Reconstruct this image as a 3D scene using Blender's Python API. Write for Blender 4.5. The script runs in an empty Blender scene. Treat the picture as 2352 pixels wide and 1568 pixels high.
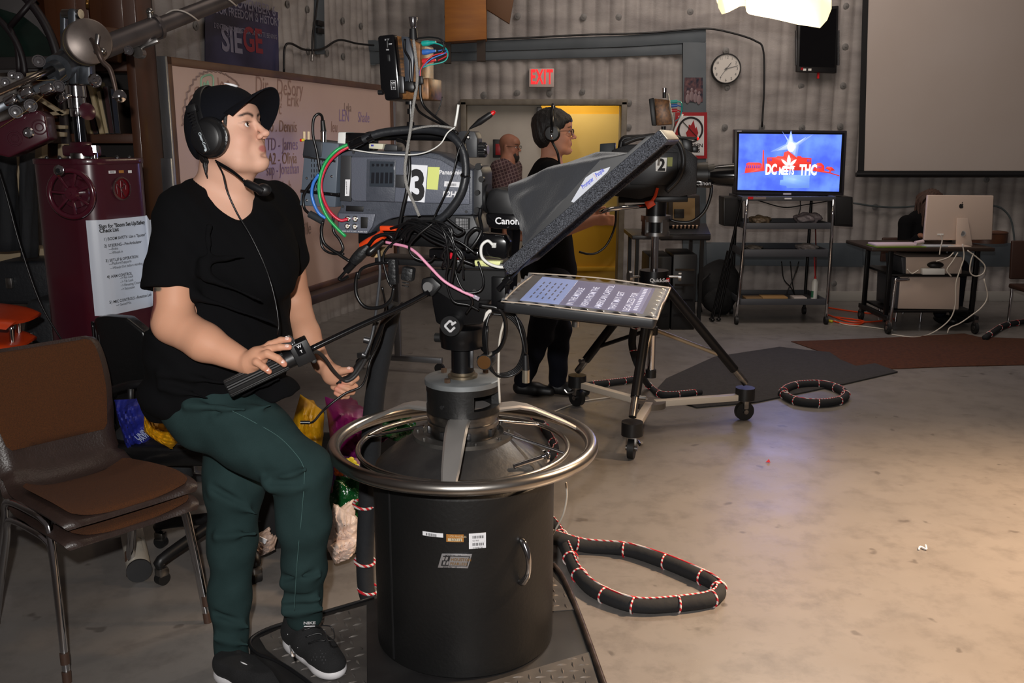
import bpy,bmesh,math,random
import numpy as np
from mathutils import Vector,Matrix,Quaternion
random.seed(7)
SC=bpy.context.scene
COL=SC.collection
PI=math.pi
V=Vector
# ---------------------------------------------------------------- camera, world, lights, exposure
FPX=2150.0;PITCH=math.radians(12.2);CAMH=1.6
cd=bpy.data.cameras.new('camera');cam=bpy.data.objects.new('camera',cd);COL.objects.link(cam)
cam.location=(0,0,CAMH);cam.rotation_euler=(PI/2 - PITCH,0,0)
cd.sensor_fit='HORIZONTAL';cd.sensor_width=36.0;cd.lens=36.0*FPX/2352.0
cd.clip_start=0.05;cd.clip_end=60
SC.camera=cam
SC.view_settings.view_transform='Standard';SC.view_settings.look='None'
SC.view_settings.gamma=1.0;SC.view_settings.use_curve_mapping=False
SC.view_settings.exposure=0.0
wd=bpy.data.worlds.new('world');SC.world=wd;wd.use_nodes=True
bgn=wd.node_tree.nodes['Background']
bgn.inputs[0].default_value=(0.60,0.50,0.48,1);bgn.inputs[1].default_value=0.085

def lamp(name,typ,loc,target,energy,color,size=0.3,spot=None,blend=0.5):
    l=bpy.data.lights.new(name,typ);o=bpy.data.objects.new(name,l);COL.objects.link(o)
    o.location=loc;l.energy=energy;l.color=color
    if typ == 'AREA': l.shape='DISK';l.size=size
    else: l.shadow_soft_size=size
    if spot: l.spot_size=math.radians(spot);l.spot_blend=blend
    if target is not None:
        o.rotation_euler=(V(target)-V(loc)).to_track_quat('-Z','Y').to_euler()
    return o
# the photographer's flash, just above and left of the lens
lamp('flash','SPOT',(-0.07,-0.03,1.79),(-0.05,5,0.95),300,(1.0,0.975,0.945),0.025,95,0.7)
# tungsten studio lights of the stage: beyond the frame on the right and overhead; the wall fill is added
lamp('studio_light_right','SPOT',(3.9,3.3,3.9),(2.5,2.5,0),3000,(1.0,0.68,0.42),0.22,76,1.0)
lamp('studio_light_stage','SPOT',(3.3,6.3,3.9),(1.6,4.6,0),110,(1.0,0.74,0.50),0.25,80,1.0)
lamp('studio_light_back','SPOT',(2.1,5.9,3.6),(0.9,3.0,0),190,(0.92,0.86,0.80),0.12,52,0.9)
lamp('wall_fill_light','AREA',(2.0,6.9,4.5),(2.4,9.36,1.6),85,(1.0,0.87,0.78),2.6)  # unseen soft light added to brighten the back wall
lamp('work_light_overhead','AREA',(-0.2,4.5,4.2),(-0.2,4.6,0),12,(1.0,0.84,0.70),2.0)

# ---------------------------------------------------------------- pixel <-> place helpers (photo frame 2352 x 1568)
CP,SP=math.cos(PITCH),math.sin(PITCH)
CAMP=V((0,0,CAMH))
def ray(u,v):
    a,b=(u-1176)/FPX,(784-v)/FPX
    return V((a,CP + b*SP,-SP + b*CP))
def P(u,v,Y):
    d=ray(u,v);return CAMP + d*(Y/d.y)
def G(u,v,z=0.0):
    d=ray(u,v);return CAMP + d*((z-CAMH)/d.z)
class Plane:
    """a local frame: o origin, x/z in-plane axes, n normal"""
    def __init__(s,o,x,z=(0,0,1)):
        s.o=V(o);s.x=V(x).normalized();s.z=V(z).normalized();s.n=s.x.cross(s.z)
    def hit(s,u,v,off=0.0):
        d=ray(u,v);q=s.o + s.n*off - CAMP
        return CAMP + d*(q.dot(s.n)/d.dot(s.n))
    def ab(s,u,v,off=0.0):
        p=s.hit(u,v,off)-s.o;return (p.dot(s.x),p.dot(s.z))
    def at(s,a,b,off=0.0): return s.o + s.x*a + s.z*b + s.n*off

# ---------------------------------------------------------------- materials
def lin(c):
    return tuple(((x/255)/12.92 if x/255 <= .04045 else ((x/255+.055)/1.055)**2.4) for x in c)
MATS={}
def mat(name,rgb,rough=.5,metal=0.,noise=None,bump=None,emit=None,alpha=None,coat=0.,spec=None,trans=0.,stretch=None,sheen=0.,wave=None):
    """rgb in sRGB 0-255; noise=(scale, amount, rgb2); bump=(scale, strength)"""
    if name in MATS: return MATS[name]
    m=bpy.data.materials.new(name);m.use_nodes=True;MATS[name] =m
    nt=m.node_tree;b=nt.nodes['Principled BSDF']
    L=lin(rgb)
    b.inputs['Base Color'].default_value=(*L,1);b.inputs['Roughness'].default_value=rough
    b.inputs['Metallic'].default_value=metal
    if coat: b.inputs['Coat Weight'].default_value=coat;b.inputs['Coat Roughness'].default_value=.15
    if spec is not None: b.inputs['Specular IOR Level'].default_value=spec
    if trans: b.inputs['Transmission Weight'].default_value=trans
    if sheen: b.inputs['Sheen Weight'].default_value=sheen
    if alpha is not None: b.inputs['Alpha'].default_value=alpha
    if emit: b.inputs['Emission Color'].default_value=(*lin(emit[0]),1);b.inputs['Emission Strength'].default_value=emit[1]
    if noise or bump:
        tc=nt.nodes.new('ShaderNodeTexCoord');vec=tc.outputs['Object']
        if stretch:
            mp=nt.nodes.new('ShaderNodeMapping');mp.inputs['Scale'].default_value=stretch
            nt.links.new(vec,mp.inputs[0]);vec=mp.outputs[0]
    if noise:
        n=nt.nodes.new('ShaderNodeTexNoise');n.inputs['Scale'].default_value=noise[0];n.inputs['Detail'].default_value=6
        nt.links.new(vec,n.inputs['Vector'])
        r=nt.nodes.new('ShaderNodeMapRange');r.inputs[1].default_value=.5-.5*(1-noise[1]*.6)+.08;r.inputs[2].default_value=.72
        x=nt.nodes.new('ShaderNodeMix');x.data_type='RGBA'
        x.inputs['A'].default_value=(*L,1);x.inputs['B'].default_value=(*lin(noise[2]),1)
        nt.links.new(n.outputs[0],r.inputs[0]);nt.links.new(r.outputs[0],x.inputs['Factor'])
        nt.links.new(x.outputs['Result'],b.inputs['Base Color'])
    if bump:
        n2=nt.nodes.new('ShaderNodeTexNoise');n2.inputs['Scale'].default_value=bump[0];n2.inputs['Detail'].default_value=3
        nt.links.new(vec,n2.inputs['Vector'])
        bp=nt.nodes.new('ShaderNodeBump');bp.inputs['Strength'].default_value=bump[1];bp.inputs['Distance'].default_value=.01
        nt.links.new(n2.outputs[0],bp.inputs['Height']);nt.links.new(bp.outputs[0],b.inputs['Normal'])
    return m
def plain(n,rgb,r=.5,me=0.,**k): return mat(n,rgb,r,me,**k)
black=plain('black_plastic',(17,17,19),.45)
blackgloss=plain('black_gloss',(14,14,16),.16)
blackmatte=plain('black_matte',(12,12,14),.8)
blackmetal=plain('black_painted_metal',(15,15,17),.35,.3)
rubber=plain('black_rubber',(16,16,17),.55)
cablem=plain('cable_rubber',(12,12,14),.36)
chrome=plain('chrome',(205,205,208),.12,1.)
steel=plain('brushed_steel',(176,174,172),.3,1.,noise=(30,.5,(130,128,126)))
satin=plain('satin_steel',(150,150,150),.28,1.)
darksteel=plain('dark_steel',(92,92,94),.38,.9)
white=plain('white_paint',(214,210,204),.5)
whiteplast=plain('white_plastic',(222,222,218),.35)
ink=plain('dark_ink',(22,20,22),.7)
inkwhite=plain('white_ink',(225,225,228),.6)
redm=plain('red_plastic',(200,22,26),.4)
glassdark=plain('dark_glass',(8,8,10),.05,0.,spec=.7)

# ---------------------------------------------------------------- mesh builder
def basis(axis):
    a=V(axis).normalized();h=V((0,0,1)) if abs(a.z) < .9 else V((1,0,0))
    x=h.cross(a).normalized();return x,a.cross(x),a
def smoothpts(pts,k=6):
    pts=[V(p) for p in pts]
    if len(pts) < 3 or k < 2: return pts
    out=[]
    ext=[pts[0]*2-pts[1]] + pts + [pts[-1]*2-pts[-2]]
    for i in range(1,len(ext)-2):
        p0,p1,p2,p3=ext[i-1:i+3]
        for j in range(k):
            t=j/k
            out.append(.5*((2*p1)+(p2-p0)*t+(2*p0-5*p1+4*p2-p3)*t*t+(3*p1-p0-3*p2+p3)*t**3))
    out.append(pts[-1]);return out
class MB:
    def __init__(s): s.v=[];s.f=[];s.mi=[];s.m=0
    def add(s,vs,fs,m=None):
        o=len(s.v);s.v += [V(p) for p in vs];s.f += [tuple(i+o for i in f) for f in fs]
        s.mi += [s.m if m is None else m]*len(fs);return s
    def bm(s,bm,m=None,M=None):
        bm.verts.index_update();vs=[(M @ v.co) if M else v.co.copy() for v in bm.verts]
        s.add(vs,[[v.index for v in f.verts] for f in bm.faces],m);bm.free();return s
    def box(s,c,size,rot=None,bev=0.,seg=2,m=None,ax=None):
        bm=bmesh.new();bmesh.ops.create_cube(bm,size=1)
        for v in bm.verts: v.co=V((v.co.x*size[0],v.co.y*size[1],v.co.z*size[2]))
        if bev: bmesh.ops.bevel(bm,geom=list(bm.edges),offset=min(bev,min(size)*.48),segments=seg,affect='EDGES',profile=.5)
        R=Matrix.Identity(4)
        if ax: # ax = (xdir, ydir, zdir)
            R=Matrix((ax[0],ax[1],ax[2])).transposed().to_4x4()
        elif rot: R=Matrix.Rotation(rot[2],4,'Z') @ Matrix.Rotation(rot[1],4,'Y') @ Matrix.Rotation(rot[0],4,'X')
        return s.bm(bm,m,Matrix.Translation(V(c)) @ R)
    def bar(s,a,b,w,h,up=(0,0,1),bev=0.,m=None):
        a,b=V(a),V(b);x=(b-a).normalized();y=V(up).cross(x)
        y=y.normalized() if y.length > 1e-4 else V((0,1,0));z=x.cross(y)
        return s.box((a+b)/2,((b-a).length,w,h),bev=bev,m=m,ax=(x,y,z))
    def prism(s,poly,pl,d0,d1,bev=0.,seg=2,m=None):
        """poly [(a,b)] in Plane pl extruded from offset d0 to d1 along its normal"""
        bm=bmesh.new();vs=[bm.verts.new(pl.at(a,b,d0)) for a,b in poly];f=bm.faces.new(vs)
        r=bmesh.ops.extrude_face_region(bm,geom=[f])
        for v in r['geom']:
            if isinstance(v,bmesh.types.BMVert): v.co += pl.n*(d1-d0)
        bmesh.ops.recalc_face_normals(bm,faces=list(bm.faces))
        if bev: bmesh.ops.bevel(bm,geom=list(bm.edges),offset=bev,segments=seg,affect='EDGES',profile=.5,clamp_overlap=True)
        return s.bm(bm,m)
    def pprism(s,px,pl,d0,d1,off=0.,bev=0.,seg=2,m=None):
        return s.prism([pl.ab(u,v,off) for u,v in px],pl,d0,d1,bev,seg,m)
    def cyl(s,a,b,r0,r1=None,n=24,cap=True,m=None):
        a,b=V(a),V(b);r1=r0 if r1 is None else r1;x,y,z=basis(b-a)
        vs=[a+(x*math.cos(2*PI*i/n)+y*math.sin(2*PI*i/n))*r0 for i in range(n)]+[b+(x*math.cos(2*PI*i/n)+y*math.sin(2*PI*i/n))*r1 for i in range(n)]
        fs=[(i,(i+1) % n,n+(i+1) % n,n+i) for i in range(n)]
        if cap: fs += [tuple(range(n-1,-1,-1)),tuple(range(n,2*n))]
        return s.add(vs,fs,m)
    def lathe(s,prof,o=(0,0,0),axis=(0,0,1),n=32,m=None,cap=True):
        x,y,z=basis(axis);o=V(o);vs=[];fs=[]
        for r,h in prof:
            vs += [o+z*h+(x*math.cos(2*PI*i/n)+y*math.sin(2*PI*i/n))*max(r,1e-4) for i in range(n)]
        for k in range(len(prof)-1):
            fs += [(k*n+i,k*n+(i+1) % n,(k+1)*n+(i+1) % n,(k+1)*n+i) for i in range(n)]
        if cap: fs += [tuple(range(n-1,-1,-1)),tuple(range((len(prof)-1)*n,len(prof)*n))]
        return s.add(vs,fs,m)
    def tube(s,pts,r,n=10,k=5,m=None,closed=False,flat=None):
        pts=[V(p) for p in pts]
        if closed:
            N=len(pts);q=smoothpts([pts[-1]]+pts+[pts[0],pts[1]],k);q=q[k:k+N*k]
        else: q=smoothpts(pts,k)
        N=len(q);vs=[];fs=[];up=None
        for i,p in enumerate(q):
            t=(q[(i+1) % N]-q[i-1]) if closed else (q[min(i+1,N-1)]-q[max(i-1,0)])
            if t.length < 1e-9: t=V((0,0,1))
            t.normalize()
            if up is None: up,_,_=basis(t)
            up=(up - t*up.dot(t));up=up.normalized() if up.length > 1e-6 else basis(t)[0]
            w=t.cross(up);rr=r if not isinstance(r,(list,tuple)) else r[min(int(i/max(k,1)),len(r)-1)]*(1-(i/k) % 1)+r[min(int(i/max(k,1))+1,len(r)-1)]*((i/k) % 1)
            vs += [p+(up*math.cos(2*PI*j/n)+w*math.sin(2*PI*j/n))*rr for j in range(n)]
        for i in range(N if closed else N-1):
            b=((i+1) % N)*n
            fs += [(i*n+j,i*n+(j+1) % n,b+(j+1) % n,b+j) for j in range(n)]
        if not closed: fs += [tuple(range(n-1,-1,-1)),tuple(range((N-1)*n,N*n))]
        return s.add(vs,fs,m)
    def torus(s,c,R,r,axis=(0,0,1),n=64,k=14,m=None,a0=0,a1=2*PI):
        x,y,z=basis(axis);c=V(c);full=abs(a1-a0-2*PI) < 1e-6;N=n if full else n+1
        vs=[];fs=[]
        for i in range(N):
            a=a0+(a1-a0)*i/n;d=x*math.cos(a)+y*math.sin(a)
            vs += [c+d*(R+r*math.cos(2*PI*j/k))+z*r*math.sin(2*PI*j/k) for j in range(k)]
        for i in range(n):
            b=((i+1) % N)*k
            fs += [(i*k+j,b+j,b+(j+1) % k,i*k+(j+1) % k) for j in range(k)]
        return s.add(vs,fs,m)
    def ell(s,c,r,ax=None,nu=20,nv=12,m=None):
        c=V(c);r=(r,r,r) if not isinstance(r,(tuple,list)) else r
        X,Y,Z=ax if ax else (V((1,0,0)),V((0,1,0)),V((0,0,1)))
        vs=[c+Z*r[2]];fs=[]
        for j in range(1,nv):
            t=PI*j/nv
            vs += [c+X*(r[0]*math.sin(t)*math.cos(2*PI*i/nu))+Y*(r[1]*math.sin(t)*math.sin(2*PI*i/nu))+Z*(r[2]*math.cos(t)) for i in range(nu)]
        vs.append(c-Z*r[2])
        fs += [(0,1+i,1+(i+1) % nu) for i in range(nu)]
        for j in range(nv-2):
            fs += [(1+j*nu+i,1+(j+1)*nu+i,1+(j+1)*nu+(i+1) % nu,1+j*nu+(i+1) % nu) for i in range(nu)]
        e=len(vs)-1;fs += [(e,1+(nv-2)*nu+(i+1) % nu,1+(nv-2)*nu+i) for i in range(nu)]
        return s.add(vs,fs,m)
    def loft(s,rings,cap=True,m=None,closed=True):
        n=len(rings[0]);vs=[p for r in rings for p in r];fs=[]
        for k in range(len(rings)-1):
            for i in range(n if closed else n-1):
                fs.append((k*n+i,k*n+(i+1) % n,(k+1)*n+(i+1) % n,(k+1)*n+i))
        if cap: fs += [tuple(range(n-1,-1,-1)),tuple(range((len(rings)-1)*n,len(rings)*n))]
        return s.add(vs,fs,m)
    def grid(s,fn,nu,nv,m=None,thick=0.):
        vs=[V(fn(i/nu,j/nv)) for j in range(nv+1) for i in range(nu+1)]
        fs=[(j*(nu+1)+i,j*(nu+1)+i+1,(j+1)*(nu+1)+i+1,(j+1)*(nu+1)+i) for j in range(nv) for i in range(nu)]
        if thick:
            n=len(vs);nrm=[]
            for j in range(nv+1):
                for i in range(nu+1):
                    a=vs[j*(nu+1)+min(i+1,nu)]-vs[j*(nu+1)+max(i-1,0)];b=vs[min(j+1,nv)*(nu+1)+i]-vs[max(j-1,0)*(nu+1)+i]
                    c=a.cross(b);nrm.append(c.normalized() if c.length > 1e-12 else V((0,0,1)))
            vs=vs+[vs[i]-nrm[i]*thick for i in range(n)]
            fs=fs+[tuple(i+n for i in reversed(f)) for f in fs]
            edge=[j*(nu+1) for j in range(nv+1)]
            for a,b in zip(edge,edge[1:]): fs.append((a,b,b+n,a+n))
            edge=[j*(nu+1)+nu for j in range(nv+1)]
            for a,b in zip(edge,edge[1:]): fs.append((b,a,a+n,b+n))
            for i in range(nu): fs.append((i+1,i,i+n,i+1+n));fs.append((nv*(nu+1)+i,nv*(nu+1)+i+1,nv*(nu+1)+i+1+n,nv*(nu+1)+i+n))
        return s.add(vs,fs,m)
    def build(s,name,mats,parent=None,label=None,cat=None,group=None,kind=None,sharp=38,flip=True,origin=None):
        me=bpy.data.meshes.new(name);mats=mats if isinstance(mats,(list,tuple)) else [mats]
        M=Matrix.Identity(4)
        if parent is not None: Mi=wm(parent).inverted();vs=[Mi @ p for p in s.v]
        else:
            lo=V([min(p[i] for p in s.v) for i in range(3)]);hi=V([max(p[i] for p in s.v) for i in range(3)])
            c=V(origin) if origin is not None else V(((lo.x+hi.x)/2,(lo.y+hi.y)/2,lo.z));vs=[p-c for p in s.v];M=Matrix.Translation(c)
        me.from_pydata([tuple(p) for p in vs],[],s.f)
        for q in mats: me.materials.append(q)
        if len(mats) > 1: me.polygons.foreach_set('material_index',s.mi)
        if flip:
            bm=bmesh.new();bm.from_mesh(me);bmesh.ops.recalc_face_normals(bm,faces=list(bm.faces));bm.to_mesh(me);bm.free()
        me.polygons.foreach_set('use_smooth',[True]*len(me.polygons))
        if sharp and sharp < 180: me.set_sharp_from_angle(angle=math.radians(sharp))
        me.update()
        o=bpy.data.objects.new(name,me);COL.objects.link(o)
        if parent is not None: o.parent=parent
        else: o.matrix_world=M
        o['_w'] =0
        WM[o.name] =wm(parent) if parent is not None else M
        tag(o,label,cat,group,kind);return o
WM={}
def wm(o): return WM[o.name]
def tag(o,label=None,cat=None,group=None,kind=None):
    if '_w' in o: del o['_w']
    if label: o['label'] =label
    if cat: o['category'] =cat
    if group: o['group'] =group
    if kind: o['kind'] =kind
    return o
def thing(name,label,cat,loc=(0,0,0),rz=0.,group=None):
    o=bpy.data.objects.new(name,None);COL.objects.link(o);o.empty_display_size=.1
    M=Matrix.Translation(V(loc)) @ Matrix.Rotation(rz,4,'Z');o.location=V(loc);o.rotation_euler=(0,0,rz)
    WM[o.name] =M;return tag(o,label,cat,group)
def dup(o,parent=None,M=None,label=None):
    """copy of a thing with copies of its parts and sub-parts"""
    c=o.copy();COL.objects.link(c)
    if parent is not None: c.parent=parent;WM[c.name] =wm(parent)
    elif M is not None: c.matrix_world=M;WM[c.name] =M
    if label: c['label'] =label
    for ch in [x for x in list(bpy.data.objects) if x.parent == o]: dup(ch,c)
    return c
def struct(mb,name,mats,**k): return mb.build(name,mats,kind='structure',**k)
_fc={}
def text(mb,s,o,x,y,size,m=0,align='LEFT',bold=.0,sx=1.,ext=.0006,track=1.,shear=0.):
    """lettering s added to the builder: origin o, x reading direction, y up direction"""
    key=(s,align,bold,track,shear)
    if key not in _fc:
        cu=bpy.data.curves.new('t','FONT');cu.body=s;cu.size=1;cu.align_x=align;cu.offset=bold;cu.space_character=track;cu.shear=shear
        cu.resolution_u=3
        ob=bpy.data.objects.new('t',cu);me=ob.to_mesh()
        _fc[key] =([v.co.copy() for v in me.vertices],[tuple(p.vertices) for p in me.polygons])
        ob.to_mesh_clear();bpy.data.objects.remove(ob);bpy.data.curves.remove(cu)
    vs,fs=_fc[key];x=V(x).normalized();y=V(y).normalized();n=x.cross(y);o=V(o)
    return mb.add([o+x*(p.x*size*sx)+y*(p.y*size)+n*ext for p in vs],fs,m)

# ================================================================ THE ROOM
BY=9.36
BW=Plane((0,BY,0),(1,0,0))                      # back wall, normal towards the room
LW=Plane((-1.37,BY,0),(0.3057,1,0))              # left wall, runs away from the camera
padm=mat('padded_wall_vinyl',(158,152,148),.62,noise=(2.2,.9,(120,114,112)),bump=(60,.25),stretch=(1,1,3))
greyblue=mat('grey_blue_paint',(82,90,96),.6,noise=(3,.7,(66,73,79)))
def floor_mat():
    m=bpy.data.materials.new('concrete_floor');m.use_nodes=True;nt=m.node_tree;N=nt.nodes;Lk=nt.links
    b=N['Principled BSDF'];tc=N.new('ShaderNodeTexCoord')
    def noise(sc,det=5,rough=.6,vec=None):
        n=N.new('ShaderNodeTexNoise');n.inputs['Scale'].default_value=sc;n.inputs['Detail'].default_value=det;n.inputs['Roughness'].default_value=rough
        Lk.new(vec or tc.outputs['Object'],n.inputs['Vector']);return n.outputs[0]
    def rng(x,a,c,lo=0.,hi=1.):
        r=N.new('ShaderNodeMapRange');r.inputs[1].default_value=a;r.inputs[2].default_value=c;r.inputs[3].default_value=lo;r.inputs[4].default_value=hi
        Lk.new(x,r.inputs[0]);return r.outputs[0]
    def mix(f,a,c):
        x=N.new('ShaderNodeMix');x.data_type='RGBA';Lk.new(f,x.inputs['Factor'])
        for k,q in (('A',a),('B',c)):
            if isinstance(q,tuple): x.inputs[k].default_value=(*lin(q),1)
            else: Lk.new(q,x.inputs[k])
        return x.outputs['Result']
    c=mix(rng(noise(.8),.35,.65),(126,121,117),(115,111,108))
    c=mix(rng(noise(7,8,.7),.48,.72),c,(102,98,95))
    mp=N.new('ShaderNodeMapping');mp.inputs['Scale'].default_value=(1.2,9,1);mp.inputs['Rotation'].default_value=(0,0,.35);Lk.new(tc.outputs['Object'],mp.inputs[0])
    c=mix(rng(noise(3.0,7,.7,mp.outputs[0]),.62,.8,0,.6),c,(84,81,79))
    v=N.new('ShaderNodeTexVoronoi');v.inputs['Scale'].default_value=5.5;v.inputs['Randomness'].default_value=1
    nn=N.new('ShaderNodeTexNoise');nn.inputs['Scale'].default_value=12;Lk.new(tc.outputs['Object'],nn.inputs['Vector'])
    vm=N.new('ShaderNodeVectorMath');vm.operation='MULTIPLY_ADD';vm.inputs[1].default_value=(.12,.12,.12);Lk.new(nn.outputs['Color'],vm.inputs[0]);Lk.new(tc.outputs['Object'],vm.inputs[2])
    Lk.new(vm.outputs[0],v.inputs['Vector'])
    c=mix(rng(v.outputs['Distance'],.13,.07,0,.5),c,(58,53,50))
    Lk.new(c,b.inputs['Base Color'])
    Lk.new(rng(noise(2.5,4),.3,.7,.26,.42),b.inputs['Roughness']);b.inputs['Specular IOR Level'].default_value=.42
    bp=N.new('ShaderNodeBump');bp.inputs['Strength'].default_value=.12;bp.inputs['Distance'].default_value=.004
    Lk.new(noise(25,6),bp.inputs['Height']);Lk.new(bp.outputs[0],b.inputs['Normal'])
    return m
mb=MB();mb.box((1.2,4.9,-.06),(11.4,12.6,.12));struct(mb,'floor',floor_mat(),origin=(0,0,0))
# padded, pleated wall panels
WASH=[]
def pleat(a,z,seed=0.):
    w=.135
    q=a/w + .18*math.sin(a*1.7+seed)
    r=abs(math.sin(PI*q))**.6
    row=.55+.45*abs(math.sin(PI*(z-.2)/.78+.15*math.sin(a*3)))**.7
    big=1-.75*math.exp(-(((a+seed) % 1.09-.5)/.045)**2)     # flat joint strips
    return .035*r*row*big+.006*math.sin(a*9+z*4)
def padded(mb,pl,a0,a1,z0,z1,seed=0.):
    nu=max(2,int((a1-a0)/.0175));nv=max(2,int((z1-z0)/.065))
    mb.grid(lambda u,v: pl.at(a0+(a1-a0)*u,z0+(z1-z0)*v,pleat(a0+(a1-a0)*u,z0+(z1-z0)*v,seed)),nu,nv)
dl,dz1=BW.ab(1072,240);dr,_=BW.ab(1425,240)
bx1,bz1=8.5,4.6
mb=MB();padded(mb,BW,-1.37,dl-.06,0,bz1);padded(mb,BW,dl-.06,dr+.06,dz1+.04,bz1);padded(mb,BW,dr+.06,bx1,0,bz1)
mb.m=1
mb.box((( -1.37+dl-.06)/2,BY+.08,bz1/2),(dl-.06+1.37,.12,bz1));mb.box(((dr+.06+bx1)/2,BY+.08,bz1/2),(bx1-dr-.06,.12,bz1))
mb.box(((dl+dr)/2,BY+.08,(bz1+dz1+.04)/2),(dr-dl+.12,.12,bz1-dz1-.04))
struct(mb,'wall_back',[padm,greyblue],sharp=180,flip=False)
mb=MB();padded(mb,LW,-7.2,0,0,bz1,.4)
mb.m=1;c=LW.at(-3.6,bz1/2,-.09);mb.box(c,(7.2,.12,bz1),ax=(LW.x,LW.n,LW.z))
struct(mb,'wall_left',[padm,greyblue],sharp=180,flip=False)
# washers that pin the padding
def washer(mb,p,n):
    mb.lathe([(.030,0),(.030,.004),(.018,.008),(.008,.009),(.008,.014)],p,n,14)
wpx=[(1028,40),(1189,38),(1340,40),(1420,40),(1584,28),(1666,117),(1670,202),(1939,108),(1941,15),(1838,198),(1934,197),(1663,292),(1748,292),(1840,293),(1927,290),
       (1112,218),(1188,214),(1262,214),(1338,211),(1444,236),(1443,292),(1910,232),(2007,474),(2262,412),(1913,650)]
wpx=[w for w in wpx if w not in ((1910,232),)]
mb=MB()
for u,v in wpx:
    a,z=BW.ab(u,v);washer(mb,BW.at(a,z,.033),BW.n)
for u,v in [(371,163),(380,388),(652,10),(698,22),(780,48),(822,60),(852,66),(700,118),(781,130),(744,122),(440,60),(437,20)]:
    a,z=LW.ab(u,v);washer(mb,LW.at(a,z,.033),LW.n)
mb.build('wall_washer',mat('washer_grey',(112,110,108),.6,.3),label='dark steel washers pinning the pleated padding to the walls',cat='washers',kind='stuff')
# painted boards on the wall
def board(name,px,off0=.036,off1=.06,pl=BW,m=greyblue,**k):
    b=MB();b.prism([pl.ab(u,v,off0) for u,v in px],pl,off0,off1,bev=.003);return struct(b,name,m)
board('trim_1',[(780,92),(1040,97),(1440,82),(1620,68),(1620,97),(1440,108),(1040,121),(780,116)],.036,.07)
board('trim_2',[(780,117),(1040,122),(1440,109),(1566,98),(1566,125),(1440,130),(1040,141),(780,150)],.036,.058)
board('trim_3',[(1567,98),(1620,98),(1620,690),(1567,690)],.036,.075)
board('trim_4',[(783,95),(864,92),(864,150),(812,150),(812,690),(783,690)],.036,.055,m=greyblue)
for i,(a,b_) in enumerate([(1621,1980),(1981,2352)]):
    board('trim_%d' % (5+i),[(a,556),(b_,558),(b_,612),(a,608)],.036,.062)
board('trim_7',[(2352,558),(2700,558),(2700,612),(2352,612)],.036,.062)
b=MB();x0=dr+.1;b.box(((x0+8.5)/2,BY-.03,.05),(8.5-x0,.025,.10),bev=.004);struct(b,'baseboard_back',mat('pale_baseboard',(150,146,140),.6))
# door opening: frame, white leaf, open bay with the yellow hall wall behind it
fr=mat('door_frame_paint',(118,110,98),.5,noise=(9,.7,(90,82,70)))
b=MB();w=.055
b.box((dl-.03,BY+.03,dz1/2),(w,.22,dz1+.05),bev=.006);b.box((dr+.03,BY+.03,dz1/2),(w,.22,dz1+.05),bev=.006)
b.box(((dl+dr)/2,BY+.03,dz1+.02),(dr-dl+.12,.22,w),bev=.006)
struct(b,'trim_8',fr)
leafr=BW.ab(1243,300)[0]
d=thing('door_1','white double-door leaf, closed, left half of the exit doorway','door',((dl+leafr)/2,BY+.06,0));d['kind'] ='structure'
b=MB();b.box(((dl+leafr)/2,BY+.06,dz1/2),(leafr-dl,.045,dz1-.01),bev=.003);b.build('door_panel',mat('white_door_paint',(176,170,160),.5,noise=(3,.5,(160,152,142))),d)
b=MB();b.box((leafr-.05,BY+.02,1.02),(.03,.05,.16),bev=.006);b.cyl((leafr-.05,BY+.0,1.0),(leafr-.05,BY-.05,1.0),.012);b.cyl((leafr-.05,BY-.05,1.0),(leafr-.17,BY-.05,1.0),.01);b.build('door_handle',steel,d)
b=MB();b.box((leafr-.02,BY+.0,dz1-.07),(.05,.07,.09),bev=.006);b.build('door_latch',darksteel,d)
ym=mat('yellow_wall_paint',(206,158,34),.55,noise=(2,.6,(186,138,20)))
ym2=mat('pale_yellow_paint',(206,176,104),.6,noise=(2,.6,(190,160,88)))
HY=BY+1.15
b=MB();b.box(((leafr+dr)/2+.05,HY,1.2),(2.6,.08,2.6));z1=P(1300,262,HY).z;z2=P(1300,505,HY).z;b.m=1
b.box(((leafr+dr)/2+.05,HY-.05,(z1+z2)/2),(2.6,.02,z1-z2));struct(b,'wall_hall',[ym,ym2])
b=MB();b.box(((leafr+dr)/2+.05,HY-.055,P(1300,616,HY).z),(2.6,.03,.05),bev=.006);struct(b,'baseboard_hall',ym)
lamp('hall_light','AREA',((leafr+dr)/2,BY+.62,2.35),((leafr+dr)/2+.05,BY+.9,.6),13,(1.0,.86,.62),.5)

# exit sign
pl=BW;x,z=pl.ab(1215,200,.10);x2,z2=pl.ab(1273,157,.10)
t=thing('exit_sign','lit EXIT sign with red letters above the doorway','sign',(( x+x2)/2,BY-.05,z))
b=MB();b.box(((x+x2)/2,BY-.065,(z+z2)/2),(x2-x,.07,z2-z),bev=.006);b.build('housing',mat('exit_housing',(196,176,170),.5),t)
b=MB();exm=mat('exit_letters',(230,16,22),.4,emit=((255,22,30),.9))
text(b,'EXIT',((x+x2)/2,BY-.102,z+.032),(1,0,0),(0,0,1),.185,align='CENTER',bold=.028,sx=.52,track=1.1);b.build('lettering',exm,t)

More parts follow.
